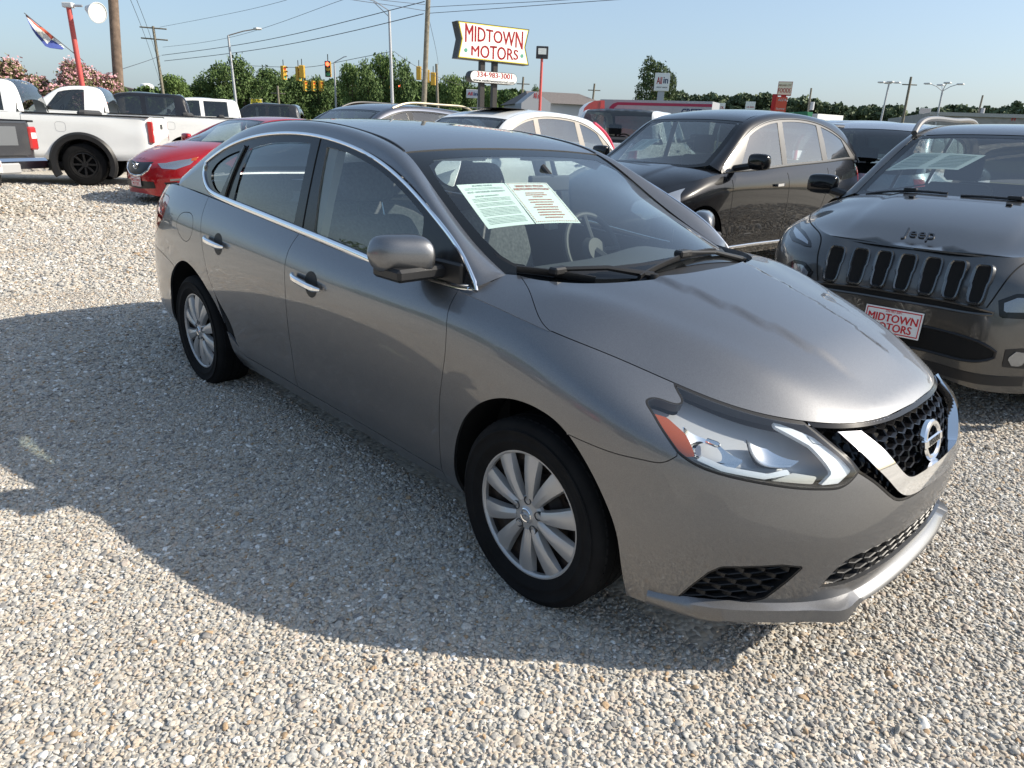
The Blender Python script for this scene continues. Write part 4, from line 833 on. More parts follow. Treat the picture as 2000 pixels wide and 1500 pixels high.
# nozzles' soft crease lines on the hood edge are in the hood itself; aerial on the roof rear
# ---------------- cabin
FAB = mat('seat_fabric', (.15, .15, .155), .95, noise=(60, .25, 2)); TRIM = mat('cabin_trim', (.035, .035, .037), .6); LTRIM = mat('headliner_grey', (.42, .42, .40), .9)
def seat(name, x, y, w=.50, back=.62, rake=16, head=True):
    e = bpy.data.objects.new(name, None); COL.objects.link(e); e.parent = SED; e.location = (x, y, .36)
    def cushion(nm, poly, w_, m_, par):
        mb = MB(); k = len(poly); V = []
        for yy, sc in ((-w_/2, .86), (-w_/2+.05, 1), (w_/2-.05, 1), (w_/2, .86)):
            cx_, cz_ = np.mean(poly, 0)
            for a, b in poly: V.append((cx_+(a-cx_)*sc, yy, cz_+(b-cz_)*sc))
        mb.add(V, [(i*k+j, i*k+(j+1) % k, (i+1)*k+(j+1) % k, (i+1)*k+j) for i in range(3) for j in range(k)]+[tuple(range(k))[::-1], tuple(range(3*k, 4*k))])
        o = mb.build(nm, m_, par, ang=180); sb = o.modifiers.new('s', 'SUBSURF'); sb.levels = sb.render_levels = 2; return o
    cushion('cushion', [(-.24, .0), (.28, .02), (.31, .10), (.26, .17), (-.20, .12), (-.27, .08)], w, FAB, e)
    t = math.tan(R(rake)); B = lambda h, d: (-.22-h*t+d, .10+h)
    cushion('backrest', [B(0, -.07), B(0, .07), B(.25, .09), B(back-.06, .06), B(back, -.01), B(back-.06, -.07), B(.3, -.10)], w, FAB, e)
    if head:
        h0 = back+.03; cushion('headrest', [B(h0, -.05), B(h0, .05), B(h0+.10, .06), B(h0+.19, .03), B(h0+.19, -.04), B(h0+.08, -.06)], .28, FAB, e)
        [MB().tube([(*B(back-.05, 0)[:1], yy, B(back-.05, 0)[1]), (B(h0+.05, 0)[0], yy, B(h0+.05, 0)[1])], .006, 6).build('headrest_post', CHROME, e) for yy in (-.07, .07)]
for y in (-.37, .37): seat('front_seat', -1.22, y)
seat('rear_bench', -2.10, 0, 1.28, .58, 22, False)
for y in (-.40, 0, .40):
    mb = MB(); mb.bbox((-2.70, y-.14, 1.02), (-2.60, y+.14, 1.17), .035); mb.build('rear_headrest', FAB, SED)
V = []
ys = np.linspace(-.70, .70, 21)
for y in ys:
    k = 1-(abs(y)/.72)**4; bino = math.exp(-((y-.37)/.2)**2)*.03
    xf = -.10-.28*(y/.70)**2
    for a, b in ((xf, .955+.012*k), (-.34, .985*k+.955*(1-k)+bino*.4), (-.56, .965*k+.93*(1-k)+bino), (-.66, .93+bino*.8), (-.70, .86+bino*.3), (-.66, .72), (-.58, .55)): V.append((a, y, b))
mk('dashboard', V, [(i*7+j, i*7+j+1, (i+1)*7+j+1, (i+1)*7+j) for i in range(20) for j in range(6)], mat('dash_grey', (.06, .062, .066), .75, bump=(300, .2, .001)), SED, ang=40)
mb = MB()
for i in range(26): mb.box((-.205-.0*i-.10*((i-13)/13*.55+(-.28)*0)**2, -.44+i*.014, 1.0), (-.165-.10*((i-13)/13*.55)**2, -.432+i*.014, 1.004))
mb.build('dash_vent', BLK, SED, smooth=False)
SWc = Matrix.Translation((-.83, .37, .93)) @ Matrix.Rotation(R(64), 4, 'Y'); th = np.linspace(0, 2*math.pi, 40)
mb = MB(); mb.tube([tuple(SWc @ Vector((.185*math.cos(a), .185*math.sin(a), 0))) for a in th], .015, 10, False); mb.lathe([(0, .03), (.06, .028), (.075, .0)], 20, M=SWc)
for a in (0, math.pi, math.pi/2*3 - math.pi/2*2): mb.tube([tuple(SWc @ Vector((.05*math.cos(a+q), .05*math.sin(a+q), .01))) for q in (0,)]+[tuple(SWc @ Vector((.18*math.cos(a), .18*math.sin(a), 0)))], .014, 8)
mb.tube([tuple(SWc @ Vector((0, 0, 0))), (-.60, .37, .84)], .03, 8); mb.build('steering_wheel', TRIM, SED)
mb = MB(); mb.box((-2.65, -.74, .24), (-.45, .74, .30)); mb.box((-1.75, -.11, .30), (-.65, .11, .56)); mb.box((-3.25, -.66, .98), (-2.62, .66, 1.02)); mb.box((-2.75, -.66, .3), (-2.68, .66, 1.0)); mb.build('cabin_floor', TRIM, SED, smooth=False)
for s in (-1, 1):
    mb = MB(); mb.add([(-.45, s*.74, .3), (-2.55, s*.74, .3), (-2.55, s*.745, 1.05), (-1.5, s*.755, .995), (-.7, s*.755, .945), (-.45, s*.745, .94)], [tuple(range(6))]); mb.build('door_trim', TRIM, SED, smooth=False)
    mb = MB(); mb.tube([(-1.47, s*.76, .95), (-1.47, s*.70, 1.15), (-1.49, s*.625, 1.37)], [.05, .045, .05], 6); mb.build('pillar_trim', LTRIM, SED)
    P = [np.array(RAIL[1][i])*.5+np.array(RAIL[3][i])*.5 for i in range(13)]; P = [(p[0], s*(p[1]-.03), p[2]-.045) for p in P][4:12]; mb = MB(); mb.tube(P, [.03]*8, 6); mb.build('rail_trim', TRIM, SED)
xs = np.linspace(-1.02, -2.72, 16); ys = np.linspace(-1, 1, 13); V = []
for x in xs:
    w = inw(np.array([x]))[0]
    for y in ys: V.append((x, y*w, float(topz(np.array([x]), np.array([y*w]))[0])-.03))
mk('headliner', V, [(i*13+j, i*13+j+1, (i+1)*13+j+1, (i+1)*13+j) for i in range(15) for j in range(12)], LTRIM, SED)
MI = bpy.data.objects.new('inner_mirror', None); COL.objects.link(MI); MI.parent = SED
MB().bbox((-.80, -.13, 1.225), (-.775, .11, 1.29), .012).build('mirror_case', TRIM, MI); MB().tube([(-.78, 0, 1.28), (-.84, 0, 1.325)], .012, 8).build('stalk', TRIM, MI)
for y in (-.34, .34): MB().bbox((-1.13, y-.20, 1.335), (-1.05, y+.20, 1.347), .005).build('sun_visor', LTRIM, SED)
# buyers guide sheets inside the windscreen
def sheet(name, corners, m_, off, parent):
    """curved sheet under the glass from four plan corners"""
    a, b, c, d = [np.array(p, float) for p in corners]; V = []
    for i in range(9):
        for j in range(9):
            u, v = i/8, j/8; p = (a*(1-u)+b*u)*(1-v)+(d*(1-u)+c*u)*v; V.append((p[0], p[1], float(topz(np.array([p[0]]), np.array([p[1]]))[0])+off))
    return mk(name, V, [(i*9+j, (i+1)*9+j, (i+1)*9+j+1, i*9+j+1) for i in range(8) for j in range(8)], m_, parent)
PAPER = mat('sheet_paper', (.80, .86, .80), .8); INKG = mat('ink_grey', (.20, .26, .24), .8); INKR = mat('ink_red', (.50, .12, .04), .8)
SH = empty('window_sheet', (-.6, -.35, 1.2), 0, 'pale printed buyers guide sheet inside the nearest sedan windscreen', 'paper sheet')
sA = [(-.798, -.511), (-.749, -.310), (-.476, -.399), (-.549, -.563)]; sB = [(-.748, -.306), (-.713, -.103), (-.405, -.226), (-.474, -.395)]
for nm, c in (('left_page', sA), ('right_page', sB)):
    o = sheet(nm, c, PAPER, -.008, SH); o.matrix_parent_inverse = Matrix.Translation((.6, .35, -1.2))
def onsheet(c, s, u, v, h, m_, bold=.0, w=None):
    """text line laid on a sheet: u across, v down (0..1), h letter height, w target width"""
    a, b, cc, d = [np.array(p, float) for p in c]; f = lambda p: np.array([p[0], p[1], float(topz(np.array([p[0]]), np.array([p[1]]))[0])-.0062])
    o = text('print_line', s, 1, m_, SH, Matrix.Identity(4), 0, bold=bold); me = o.data; co = np.zeros(len(me.vertices)*3); me.vertices.foreach_get('co', co); co = co.reshape(-1, 3)
    W_ = (co[:, 0].max()-co[:, 0].min())/2 or 1; out = []; sw = (w/2/W_) if w else h*.9
    for x, y, z in co:
        uu = u+x*sw; vv = v-y*h; p = (a*(1-uu)+b*uu)*(1-vv)+(d*(1-uu)+cc*uu)*vv; out.append(f(p))
    me.vertices.foreach_set('co', np.array(out).ravel()); me.update(); o.matrix_parent_inverse = Matrix.Translation((.6, .35, -1.2)); return o
onsheet(sA, 'BUYERS GUIDE', .5, .06, .045, INKG, .02, .42)
onsheet(sA, 'AS IS - NO DEALER WARRANTY', .5, .21, .05, INKG, .02, .8); onsheet(sA, 'DEALER WARRANTY', .45, .31, .045, INKG, .01, .5)
onsheet(sB, 'WHY BUY FROM', .5, .11, .075, INKR, .03, .66); onsheet(sB, 'MIDTOWN MOTORS?', .5, .19, .075, INKR, .03, .82)
mbA = []
def bars(c, rows, m_):
    mb = MB(); a, b, cc, d = [np.array(p, float) for p in c]
    for (u0, u1, v, h) in rows:
        n = max(2, int((u1-u0)/.03)); 
        for k in range(n):
            w0 = u0+(u1-u0)*k/n; w1 = w0+(u1-u0)/n*random.uniform(.6, .92); V = []
            for uu, vv in ((w0, v), (w1, v), (w1, v+h), (w0, v+h)):
                p = (a*(1-uu)+b*uu)*(1-vv)+(d*(1-uu)+cc*uu)*vv; V.append((p[0], p[1], float(topz(np.array([p[0]]), np.array([p[1]]))[0])-.0064))
            mb.add(V, [(0, 1, 2, 3)])
    o = mb.build('print_block', m_, SH, smooth=False, fix=False); o.matrix_parent_inverse = Matrix.Translation((.6, .35, -1.2))
bars(sA, [(.1, .9, v, .009) for v in (.11, .14, .36, .39, .42, .47, .50, .53, .59, .62, .65, .68, .71, .74, .80, .83, .86, .89, .92)], INKG)
bars(sB, [(.5-w_, .5+w_, v, .022) for v, w_ in ((.28, .22), (.33, .25), (.38, .12), (.45, .27), (.51, .27), (.57, .20), (.63, .28), (.69, .25), (.75, .27), (.81, .28), (.87, .2))], INKR)
dots = [(u, u+.022, v, .018) for u in np.arange(.03, .96, .042) for v in (.02, .955)]+[(u, u+.022, v, .018) for v in np.arange(.05, .95, .036) for u in (.03, .945)]
bars(sB, dots, INKR)
# ------------------------------------------------------------------ other cars: the sedan's net warped to other proportions
HXA = np.array(HX)
LENS_IN = mat('lamp_inside', (.55, .57, .60), .12, .9); LAMP_CLR = mat('lamp_clear', (.34, .36, .39), .06, .5, coat=1); TAILR = mat('tail_red', (.45, .015, .012), .1, coat=1)
CABIN = mat('cabin_dark', (.018, .018, .02), .8); CSEAT = mat('cabin_seat', (.05, .05, .052), .9); TINT = glass('tinted_glass', (.10, .12, .12), .06, .01); LGLASS = glass('car_glass', (.55, .63, .62), .05, .02)
ALLOY = mat('alloy_silver', (.55, .56, .58), .28, .9); PLATEW = mat('plate_white', (.78, .78, .76), .5); PLATER = mat('plate_red', (.55, .02, .03), .5)
def alloy(parent, x, y, z, flip, r=.35, rr=.23, w=.225, spokes=5, m_=None):
    e = bpy.data.objects.new('wheel', None); COL.objects.link(e); e.parent = parent; e.location = (x, y, z); e.rotation_euler = (0, 0, math.pi if flip else 0)
    mb = MB(); mb.lathe(tyre_prof(r, rr, w), 48, axis='y'); mb.build('tyre', TYRE, e, ang=40)
    mb = MB(); mb.lathe([(rr+.004, -w*.46), (rr-.012, -w*.47), (rr-.02, -w*.40), (rr-.022, w*.3)], 40, axis='y'); mb.lathe([(0, -w*.42), (.05, -w*.42), (.06, -w*.30)], 20, axis='y')
    for k in range(spokes):
        for d in ((-.09, .09) if spokes < 8 else (0,)):
            a = 2*math.pi*k/spokes+math.pi/2+d; c, s = math.cos(a), math.sin(a); V = []
            for rad, hw, y0 in ((.04, .018, -w*.40), (rr-.015, .020, -w*.45)):
                for o_, yy in ((-hw, y0+.03), (-hw*.8, y0), (hw*.8, y0), (hw, y0+.03)): V.append((rad*c-o_*s, yy, rad*s+o_*c))
            mb.add(V, [(0, 1, 5, 4), (1, 2, 6, 5), (2, 3, 7, 6)])
    mb.build('rim', m_ or ALLOY, e); mb = MB(); mb.lathe([(0, 0), (rr-.02, 0), (rr-.02, .05)], 24, axis='y'); mb.build('brake', DARK, e)
    return e
class Car: pass
def car(name, label, group, loc, head, sp):
    """sp keys: xf, xr nose/tail; wb wheelbase; w half width factor; sill; top: (x,z) of hood edge+belt; hood: centre z list; out/inn: rails; tc: roof centre"""
    c = Car(); c.root = empty(name, (loc[0], loc[1], ter(loc[0], loc[1])+sp.get('dz', 0)), R(head), label, sp.get('cat', 'car'), group); c.sp = sp
    ax = [-3.755, -2.70, -.4, 0, .89]; bx = [sp['xr'], -sp['wb'], -.4, 0, sp['xf']]; ftop = F1(sp['top']); N = HXA.copy(); ws = sp['w']/.884
    zt = HXA[6, :, 2]; z0 = HXA[0, :, 2]
    for j in range(7):
        x = np.interp(HXA[j, :, 0], ax, bx); fr = (HXA[j, :, 2]-z0)/(zt-z0); zz0 = z0+(sp['sill']-.2); zt2 = ftop(np.interp(HXA[6, :, 0], ax, bx))
        N[j, :, 0] = x; N[j, :, 1] = HXA[j, :, 1]*ws; N[j, :, 2] = zz0+fr*(zt2-zz0)
    if 'net' in sp: N = sp['net'](N)
    S = Wrap(N); c.S = S; c.N = N
    nu = np.linspace(0, S.uf, 500); tx = S(nu, np.full(500, S.V)); c.nu, c.tx = nu, tx
    pm = sp['paint']; xh = sp.get('xh', -.40)
    # body halves with wheel arches cut out
    ra = sp.get('ra', .39); rc = sp.get('rc', .33); b0 = S(nu, np.zeros(500))
    def arch(xc):
        a = np.linspace(-.25, math.pi+.25, 50); p = np.stack([xc+ra*np.cos(a), np.full(50, -.98*sp['w']), rc+ra*np.sin(a)], 1); p = p[p[:, 2] > sp['sill']+.06]; uv = S.inv(p); return uv
    A, B = arch(0), arch(-sp['wb']); xu = lambda x: np.interp(x, b0[:, 0], nu)
    fA = S(A[[0, -1], 0], A[[0, -1], 1]); fB = S(B[[0, -1], 0], B[[0, -1], 1])
    poly = np.concatenate([np.stack([np.linspace(0, S.uf, 160), np.full(160, S.V)], 1), np.stack([np.full(14, S.uf), np.linspace(S.V, 0, 14)], 1), np.stack([np.linspace(S.uf, xu(fA[0, 0]), 30), np.zeros(30)], 1), A,
                           np.stack([np.linspace(xu(fA[1, 0]), xu(fB[0, 0]), 40), np.zeros(40)], 1), B, np.stack([np.linspace(xu(fB[1, 0]), 0, 30), np.zeros(30)], 1), np.stack([np.zeros(14), np.linspace(0, S.V, 14)], 1)])
    c.sides = panel('body_side', S, dedupe(poly), pm, c.root, both=True, step=sp.get('step', .06), gap=0, flange=.0)
    if 'clad' in sp:                                      # dark lower cladding
        zc = sp['clad']
        def low(x0, x1):
            q = np.linspace(x0, x1, 30); a = S.inv(np.stack([q, np.full(30, -sp['w']), np.full(30, zc)], 1)); b = np.stack([np.interp(q, b0[:, 0], nu), np.zeros(30)], 1); return dedupe(np.concatenate([a, b[::-1]]))
        panel('cladding', S, low(-sp['wb']+ra+.02, -ra-.02), BLK, c.root, both=True, step=.06, gap=0, flange=.01, off=.004)
    # hood height field
    o = np.argsort(tx[:, 0]); hc = F1(sp['hood']); k = tx[o]; fx = k[:, 0]; fw = -k[:, 1]; fz = k[:, 2]; xn = sp['xf']-.11 if 'xn' not in sp else sp['xn']
    def ed(x): return np.interp(x, fx, fw), np.interp(x, fx, fz)
    xnose = fx[-1]
    def hz(x, y):
        w_, ze = ed(x); q = np.clip(np.abs(y)/np.maximum(w_, .02), 0, 1.1); cz = hc(x); r = cz-(cz-ze)*(.35*q**2+.65*q**4)
        if 'bulge' in sp:
            yb, hb = sp['bulge']; r = r+hb*sstep(yb+.05, yb-.03, np.abs(y))*sstep(xnose-.05, xnose-.3, x)
        return r
    c.hz = hz; H = HF(hz); xs = np.concatenate([np.linspace(xh, xnose-.06, 50), xnose-.06*(np.linspace(1, 0, 20)[1:])**2]); e_ = np.stack([xs, -ed(xs)[0]], 1)
    rear = curve([(xh+.30, 0), (xh+.27, -.3), (xh+.12, -.6*ws), (xh, -ed(xh)[0])], 24)
    c.hood = panel('hood', H, dedupe(np.concatenate([rear[:-1], e_[:-1], [[xnose, 0]], (e_*[1, -1])[::-1][1:], (rear*[1, -1])[::-1]])), pm, c.root, step=.05, gap=.001, flange=.01)[0]
    # rails, roof, glass
    OU = np.array(sp['out'], float); IN = np.array(sp['inn'], float); rail = [OU, *[np.array([_mid(a, b, q, .014) for a, b in zip(OU, IN)]) for q in (.33, .68)], IN]
    RL = Loft(np.array(rail)*[1, -1, 1]); ru = np.linspace(0, RL.U, 90)
    panel('roof_rail', RL, dedupe(np.concatenate([np.stack([ru, np.zeros(90)], 1), np.stack([ru[::-1], np.full(90, RL.V)], 1)])), pm, c.root, step=.07, sgn=-1, both=True, gap=0, flange=0)
    ic = curve(IN[:, :2], 120); iw = Spl(IN[:, 1], -IN[:, 0]); iz = Spl(IN[:, 2], -IN[:, 0]); tcf = F1(sp['tc']); xa, xb = IN[0, 0], IN[-1, 0]
    def tz(x, y):
        q_ = np.clip(-x, -xa, -xb); w_ = iw(q_); z = iz(q_); cz = tcf(x); q = np.clip(np.abs(y)/w_, 0, 1.3); z = np.where(x > xa, z-(x-xa)*.5, z); return cz-(cz-z)*(.55*q**2+.45*q**3)
    T = HF(tz); c.tz = tz; inw_ = lambda x: iw(np.clip(-x, -xa, -xb))
    def strip_(x0, x1, ins=0, n=30):
        q = np.linspace(x0, x1, n); s = np.stack([q, inw_(q)-ins], 1); l = np.linspace(-1, 1, 24); A_ = np.stack([np.full(24, x0), l*(inw_(x0)-ins)], 1); B_ = np.stack([np.full(24, x1), l*(inw_(x1)-ins)], 1)
        return dedupe(np.concatenate([A_, s, B_[::-1], (s*[1, -1])[::-1]]))
    hx_, rx = sp['header'], sp['rearhead']
    panel('roof', T, strip_(hx_, rx), pm, c.root, step=.08, gap=0, flange=0)
    wb_ = curve([(xa+.01, -inw_(xa)), (xa+.13, -.56), (xa+.24, -.3), (xa+.27, 0)], 20); hs_ = np.linspace(xa, hx_+.005, 20); sd_ = np.stack([hs_, inw_(hs_)], 1)
    hl_ = np.stack([np.full(20, hx_+.005), np.linspace(1, -1, 20)*inw_(hx_)], 1); wo = dedupe(np.concatenate([wb_, (wb_*[1, -1])[::-1][1:], sd_, hl_, (sd_*[1, -1])[::-1]]))
    wi = inset(T, wo, .055)
    g = panel('windscreen', T, wi, sp.get('wglass', LGLASS), c.root, step=.08, gap=0, flange=0, off=-.004)[0]; panel('screen_border', T, wo, FRIT, g, holes=[wi], step=.07, gap=0, flange=0, off=-.003)
    ro = strip_(rx-.01, xb+.02); g = panel('rear_window', T, ro, sp.get('rglass', TINT), c.root, step=.09, gap=0, flange=0, off=-.003)[0]
    # side glass with frame
    tb = lambda x: (np.interp(x, fx, fw), np.interp(x, fx, fz)); oz = F1([(p[0], p[2]) for p in OU]); ow = F1([(p[0], p[1]) for p in OU])
    def gw(x, z):
        w0, z_0 = tb(x); z1 = np.maximum(oz(x), z_0+.05); k_ = np.clip((z-z_0)/(z1-z_0), -.2, 1.15); w1 = ow(x); return w0+(w1-w0)*k_+.05*k_*(1-k_)*np.clip((z1-z_0)/.4, 0, 1)
    G = YF(gw); c.G = G; x0, x1 = OU[0, 0], sp['dlo_end']; xs = np.linspace(x0, x1, 80); lo = np.stack([xs, tb(xs)[1]+.004], 1); up = np.stack([xs, np.maximum(oz(xs), tb(xs)[1]+.006)], 1)
    allp = dedupe(np.concatenate([lo, up[::-1]])); holes = []
    for (a0, a1, b0_, b1_) in sp['wins']:               # bottom x from a0 to a1, top x from b0 to b1
        xl = np.linspace(a0, a1, 16); xt = np.linspace(b0_, b1_, 20); wl = np.stack([xl, tb(xl)[1]+.022], 1); wt = np.stack([xt, np.maximum(oz(xt)-.028, tb(xt)[1]+.04)], 1); holes.append(dedupe(np.concatenate([wl, wt[::-1]])))
    panel('window_frame', G, allp, sp.get('frame', mat('window_frame_black', (.010, .011, .013), .22)), c.root, holes=holes, step=.07, gap=0, flange=0, both=True, off=.001)
    for i, h in enumerate(holes): panel('side_window', G, h, sp.get('sglass', [LGLASS]*9)[i] if isinstance(sp.get('sglass'), list) else sp.get('sglass', LGLASS), c.root, step=.08, gap=0, flange=0, both=True, off=-.004)
    if 'trim' in sp:
        for crv, wd in ((lo[1:], .018), (up[2:-1], .014)):
            p = G(crv[:, 0], crv[:, 1]); n = normals(G, crv); sweep('window_trim', p+n*.003, n, halfround(wd, .006), sp['trim'], c.root, both=True)
    # door seams
    for xl in sp.get('seams', []):
        q = np.array([(x, -sp['w'], z) for x, z in curve(xl, 24)]); uv = S.inv(q); p = S(uv[:, 0], uv[:, 1]); n = normals(S, uv); sweep('door_seam', p+n*.0005, n, [(-.0025, -.002), (-.0025, .0008), (.0025, .0008), (.0025, -.002)], DARK, c.root, both=True)
    for (hx2, hz2) in sp.get('handles', []):
        P = S(*S.inv([(hx2+t*.10, -sp['w'], hz2-t*.004) for t in np.linspace(-1, 1, 9)]).T); P = P+np.array([[0, -(.010+.016*(1-t**4)), 0] for t in np.linspace(-1, 1, 9)]); sweep('door_handle', P, np.tile([0, -1, 0], (9, 1)), [(-.013, -.006), (-.013, .006), (.013, .006), (.013, -.006)], sp.get('hmat', CHROME), c.root, both=True)
    # cabin
    zb = sp['top'][len(sp['top'])//2][1]-.10
    mb = MB(); mb.box((-sp['wb']-.25, -.76*ws, .30), (-.35, .76*ws, .42)); mb.box((-.70, -.72*ws, .45), (-.28, .72*ws, zb+.06)); mb.box((xb+.15, -.6*ws, .42), (-sp['wb']+.25, .6*ws, zb)); mb.build('cabin', CABIN, c.root, smooth=False, bevel=.03)
    for s in (-1, 1):
        mb = MB(); mb.bbox((-1.62, s*.37-.24, .45), (-1.05, s*.37+.24, .72), .06); mb.bbox((-1.72, s*.37-.24, .6), (-1.55, s*.37+.24, zb+.22), .06); mb.bbox((-1.74, s*.37-.13, zb+.24), (-1.62, s*.37+.13, zb+.44), .05); mb.build('front_seat', CSEAT, c.root)
    mb = MB(); mb.bbox((-sp['wb']-.10, -.62, .5), (-sp['wb']+.08, .62, zb+.20), .06); mb.build('rear_seat', CSEAT, c.root)
    th = np.linspace(0, 2*math.pi, 24); M_ = Matrix.Translation((-.92, .37, zb+.10)) @ Matrix.Rotation(R(62), 4, 'Y'); mb = MB(); mb.tube([tuple(M_ @ Vector((.18*math.cos(a), .18*math.sin(a), 0))) for a in th], .014, 6, False); mb.build('steering_wheel', CABIN, c.root)
    q = np.linspace(hx_-.02, rx+.02, 8); V = [(x, y*float(inw_(np.array([x]))[0])*.98, float(tz(np.array([x]), np.array([y*float(inw_(np.array([x]))[0])*.98]))[0])-.035) for x in q for y in np.linspace(-1, 1, 7)]
    mk('headliner', V, [(i*7+j, i*7+j+1, (i+1)*7+j+1, (i+1)*7+j) for i in range(7) for j in range(6)], sp.get('liner', CABIN), c.root)
    mb = MB(); mb.box((sp['xr']+.25, -.66*ws, sp['sill']+.04), (sp['xf']-.25, .66*ws, sp['sill']+.10)); mb.box((-.35, -.5*ws, sp['sill']+.1), (.35, .5*ws, zb-.15)); mb.build('underbody', DARK, c.root, smooth=False)
    for x in (0, -sp['wb']):
        for s in (-1, 1):
            V = []
            for k_ in range(17):
                a = -.3+(math.pi+.6)*k_/16
                for y in (.955*sp['w'], .55*sp['w']): V.append((x+math.cos(a)*(ra+.006), s*y, rc+math.sin(a)*(ra+.006)))
            mk('wheel_housing', V, [(i*2, i*2+1, i*2+3, i*2+2) for i in range(16)], RUB, c.root)
            alloy(c.root, x, s*(sp['w']-.122), sp.get('wr', .34)-.006, s > 0, sp.get('wr', .34), sp.get('rr', .225), .22, sp.get('spokes', 5), sp.get('rim'))
    # mirrors
    if 'mirror' in sp:
        mx_, my_, mz_, mm = sp['mirror']
        for s in (-1, 1):
            e = bpy.data.objects.new('door_mirror', None); COL.objects.link(e); e.parent = c.root
            mb = MB(); mb.bbox((mx_-.06, s*my_-.115, mz_-.075), (mx_+.06, s*my_+.115, mz_+.075), .035); o_ = mb.build('mirror_shell', mm, e, ang=180); sb = o_.modifiers.new('s', 'SUBSURF'); sb.levels = sb.render_levels = 2
            mb = MB(); mb.tube([(mx_+.02, s*(my_-.08), mz_-.04), (mx_+.05, s*(my_-.24), mz_-.07)], .03, 8); mb.build('mirror_arm', BLK, e)
    if 'plate' in sp:
        px_, pz_ = sp['plate']; plate(c.root, px_, pz_, sp.get('plate_tilt', 0))
    return c
def plate(parent, x, z, tilt=0, w=.305, h=.152):
    """dealer plate facing +x: white with a red border and red lettering"""
    e = bpy.data.objects.new('dealer_plate', None); COL.objects.link(e); e.parent = parent; e.location = (x, 0, z); e.rotation_euler = (0, -R(tilt), 0)
    MB().bbox((-.002, -w/2, -h/2), (.002, w/2, h/2), .0015).build('plate_sheet', PLATEW, e)
    mb = MB()
    for a, b in (((-w/2+.008, -h/2+.008), (w/2-.008, -h/2+.014)), ((-w/2+.008, h/2-.014), (w/2-.008, h/2-.008)), ((-w/2+.008, -h/2+.014), (-w/2+.013, h/2-.014)), ((w/2-.013, -h/2+.014), (w/2-.008, h/2-.014))): mb.box((.0022, a[0], a[1]), (.003, b[0], b[1]))
    mb.build('plate_border', PLATER, e, smooth=False)
    for s, zz, sz in (('MIDTOWN', .016, .062), ('MOTORS', -.036, .062), ('334-983-3001', .055, .018)): text('plate_text', s, sz, PLATER, e, Matrix.Translation((.0026, 0, zz)) @ FX, .0004, bold=.0012 if sz > .03 else 0, sx=.86)
    return e
def overlay(c, name, pts, m_, off=.003, step=.03, both=True, flange=.01, disp=None):
    """a lamp or trim piece laid on the body shell, outline given as 3D points on the right side"""
    uv = c.S.inv(resample(np.array(list(pts)+[pts[0]], float), .02)[:-1]); return panel(name, c.S, uv, m_, c.root, step=step, gap=0, flange=flange, off=off, both=both, disp=disp)
# ------------------------------------------------------------------ the cars parked in the row behind the sedan
ROW = 'cars parked in the row behind the sedan'
# --- dark grey SUV with seven grille slots
JP = paint('granite_paint', (.095, .094, .092), 1.0, .43, .12)
def jnet(N):
    N = N.copy(); f = N[:, :, 0] > .25                  # blunter nose
    N[:, :, 0] = np.where(f, .25+(N[:, :, 0]-.25)*1.0, N[:, :, 0])
    for j in range(7):
        for k in range(N.shape[1]):
            x, w, z = N[j, k]
            if x > .25: N[j, k, 1] = w*1.05 if w > .3 else w; N[j, k, 0] = .25+(x-.25)*(1+.26*float(sstep(.15, .55, w)))
    return N
jeep = car('suv', 'dark granite grey SUV with seven upright grille slots, at the right edge', ROW, (-.005, 2.90), -86.6, dict(
    cat='suv', xf=.90, xr=-3.70, wb=2.70, w=.925, sill=.27, paint=JP, dz=-.005, net=jnet, xn=.80,
    top=[(-3.7, 1.06), (-3.3, 1.12), (-2.7, 1.13), (-1.5, 1.11), (-.9, 1.10), (-.4, 1.085), (0, 1.05), (.3, 1.01), (.55, .970), (.70, .948), (.80, .938)],
    hood=[(-.45, 1.215), (-.1, 1.175), (.2, 1.125), (.5, 1.05), (.68, .988), (.76, .957), (.80, .940)], bulge=(.40, .008),
    out=[(-.30, .82, 1.10), (-.50, .78, 1.22), (-.75, .735, 1.37), (-1.0, .70, 1.49), (-1.3, .68, 1.57), (-1.7, .675, 1.60), (-2.2, .675, 1.60), (-2.7, .68, 1.57), (-3.1, .69, 1.49), (-3.35, .715, 1.36), (-3.5, .75, 1.20), (-3.58, .78, 1.08)],
    inn=[(-.30, .72, 1.145), (-.50, .69, 1.265), (-.75, .65, 1.405), (-1.0, .60, 1.545), (-1.3, .585, 1.62), (-1.7, .575, 1.645), (-2.2, .575, 1.645), (-2.7, .58, 1.62), (-3.1, .60, 1.55), (-3.4, .63, 1.42), (-3.55, .66, 1.26), (-3.62, .70, 1.10)],
    tc=[(0, 1.135), (-.2, 1.215), (-.5, 1.34), (-.8, 1.475), (-1.0, 1.568), (-1.3, 1.64), (-1.7, 1.668), (-2.2, 1.668), (-2.7, 1.65), (-3.1, 1.60), (-3.4, 1.47), (-3.55, 1.30), (-3.65, 1.12)],
    header=-1.02, rearhead=-3.15, dlo_end=-3.40, wins=[(-1.42, -.62, -1.40, -.86), (-2.45, -1.52, -2.42, -1.50), (-3.22, -2.56, -3.10, -2.54)],
    wglass=glass('dark_screen', (.58, .64, .63), .02, .004), liner=mat('liner_mid', (.12, .12, .12), .9),
    ra=.41, rc=.36, wr=.365, rr=.24, clad=.36, seams=[[(-.42, .95), (-.44, .7), (-.50, .35)]], handles=[(-1.30, .93), (-2.3, .95)], mirror=(-.55, 1.06, 1.175, GLOSSBLK)))
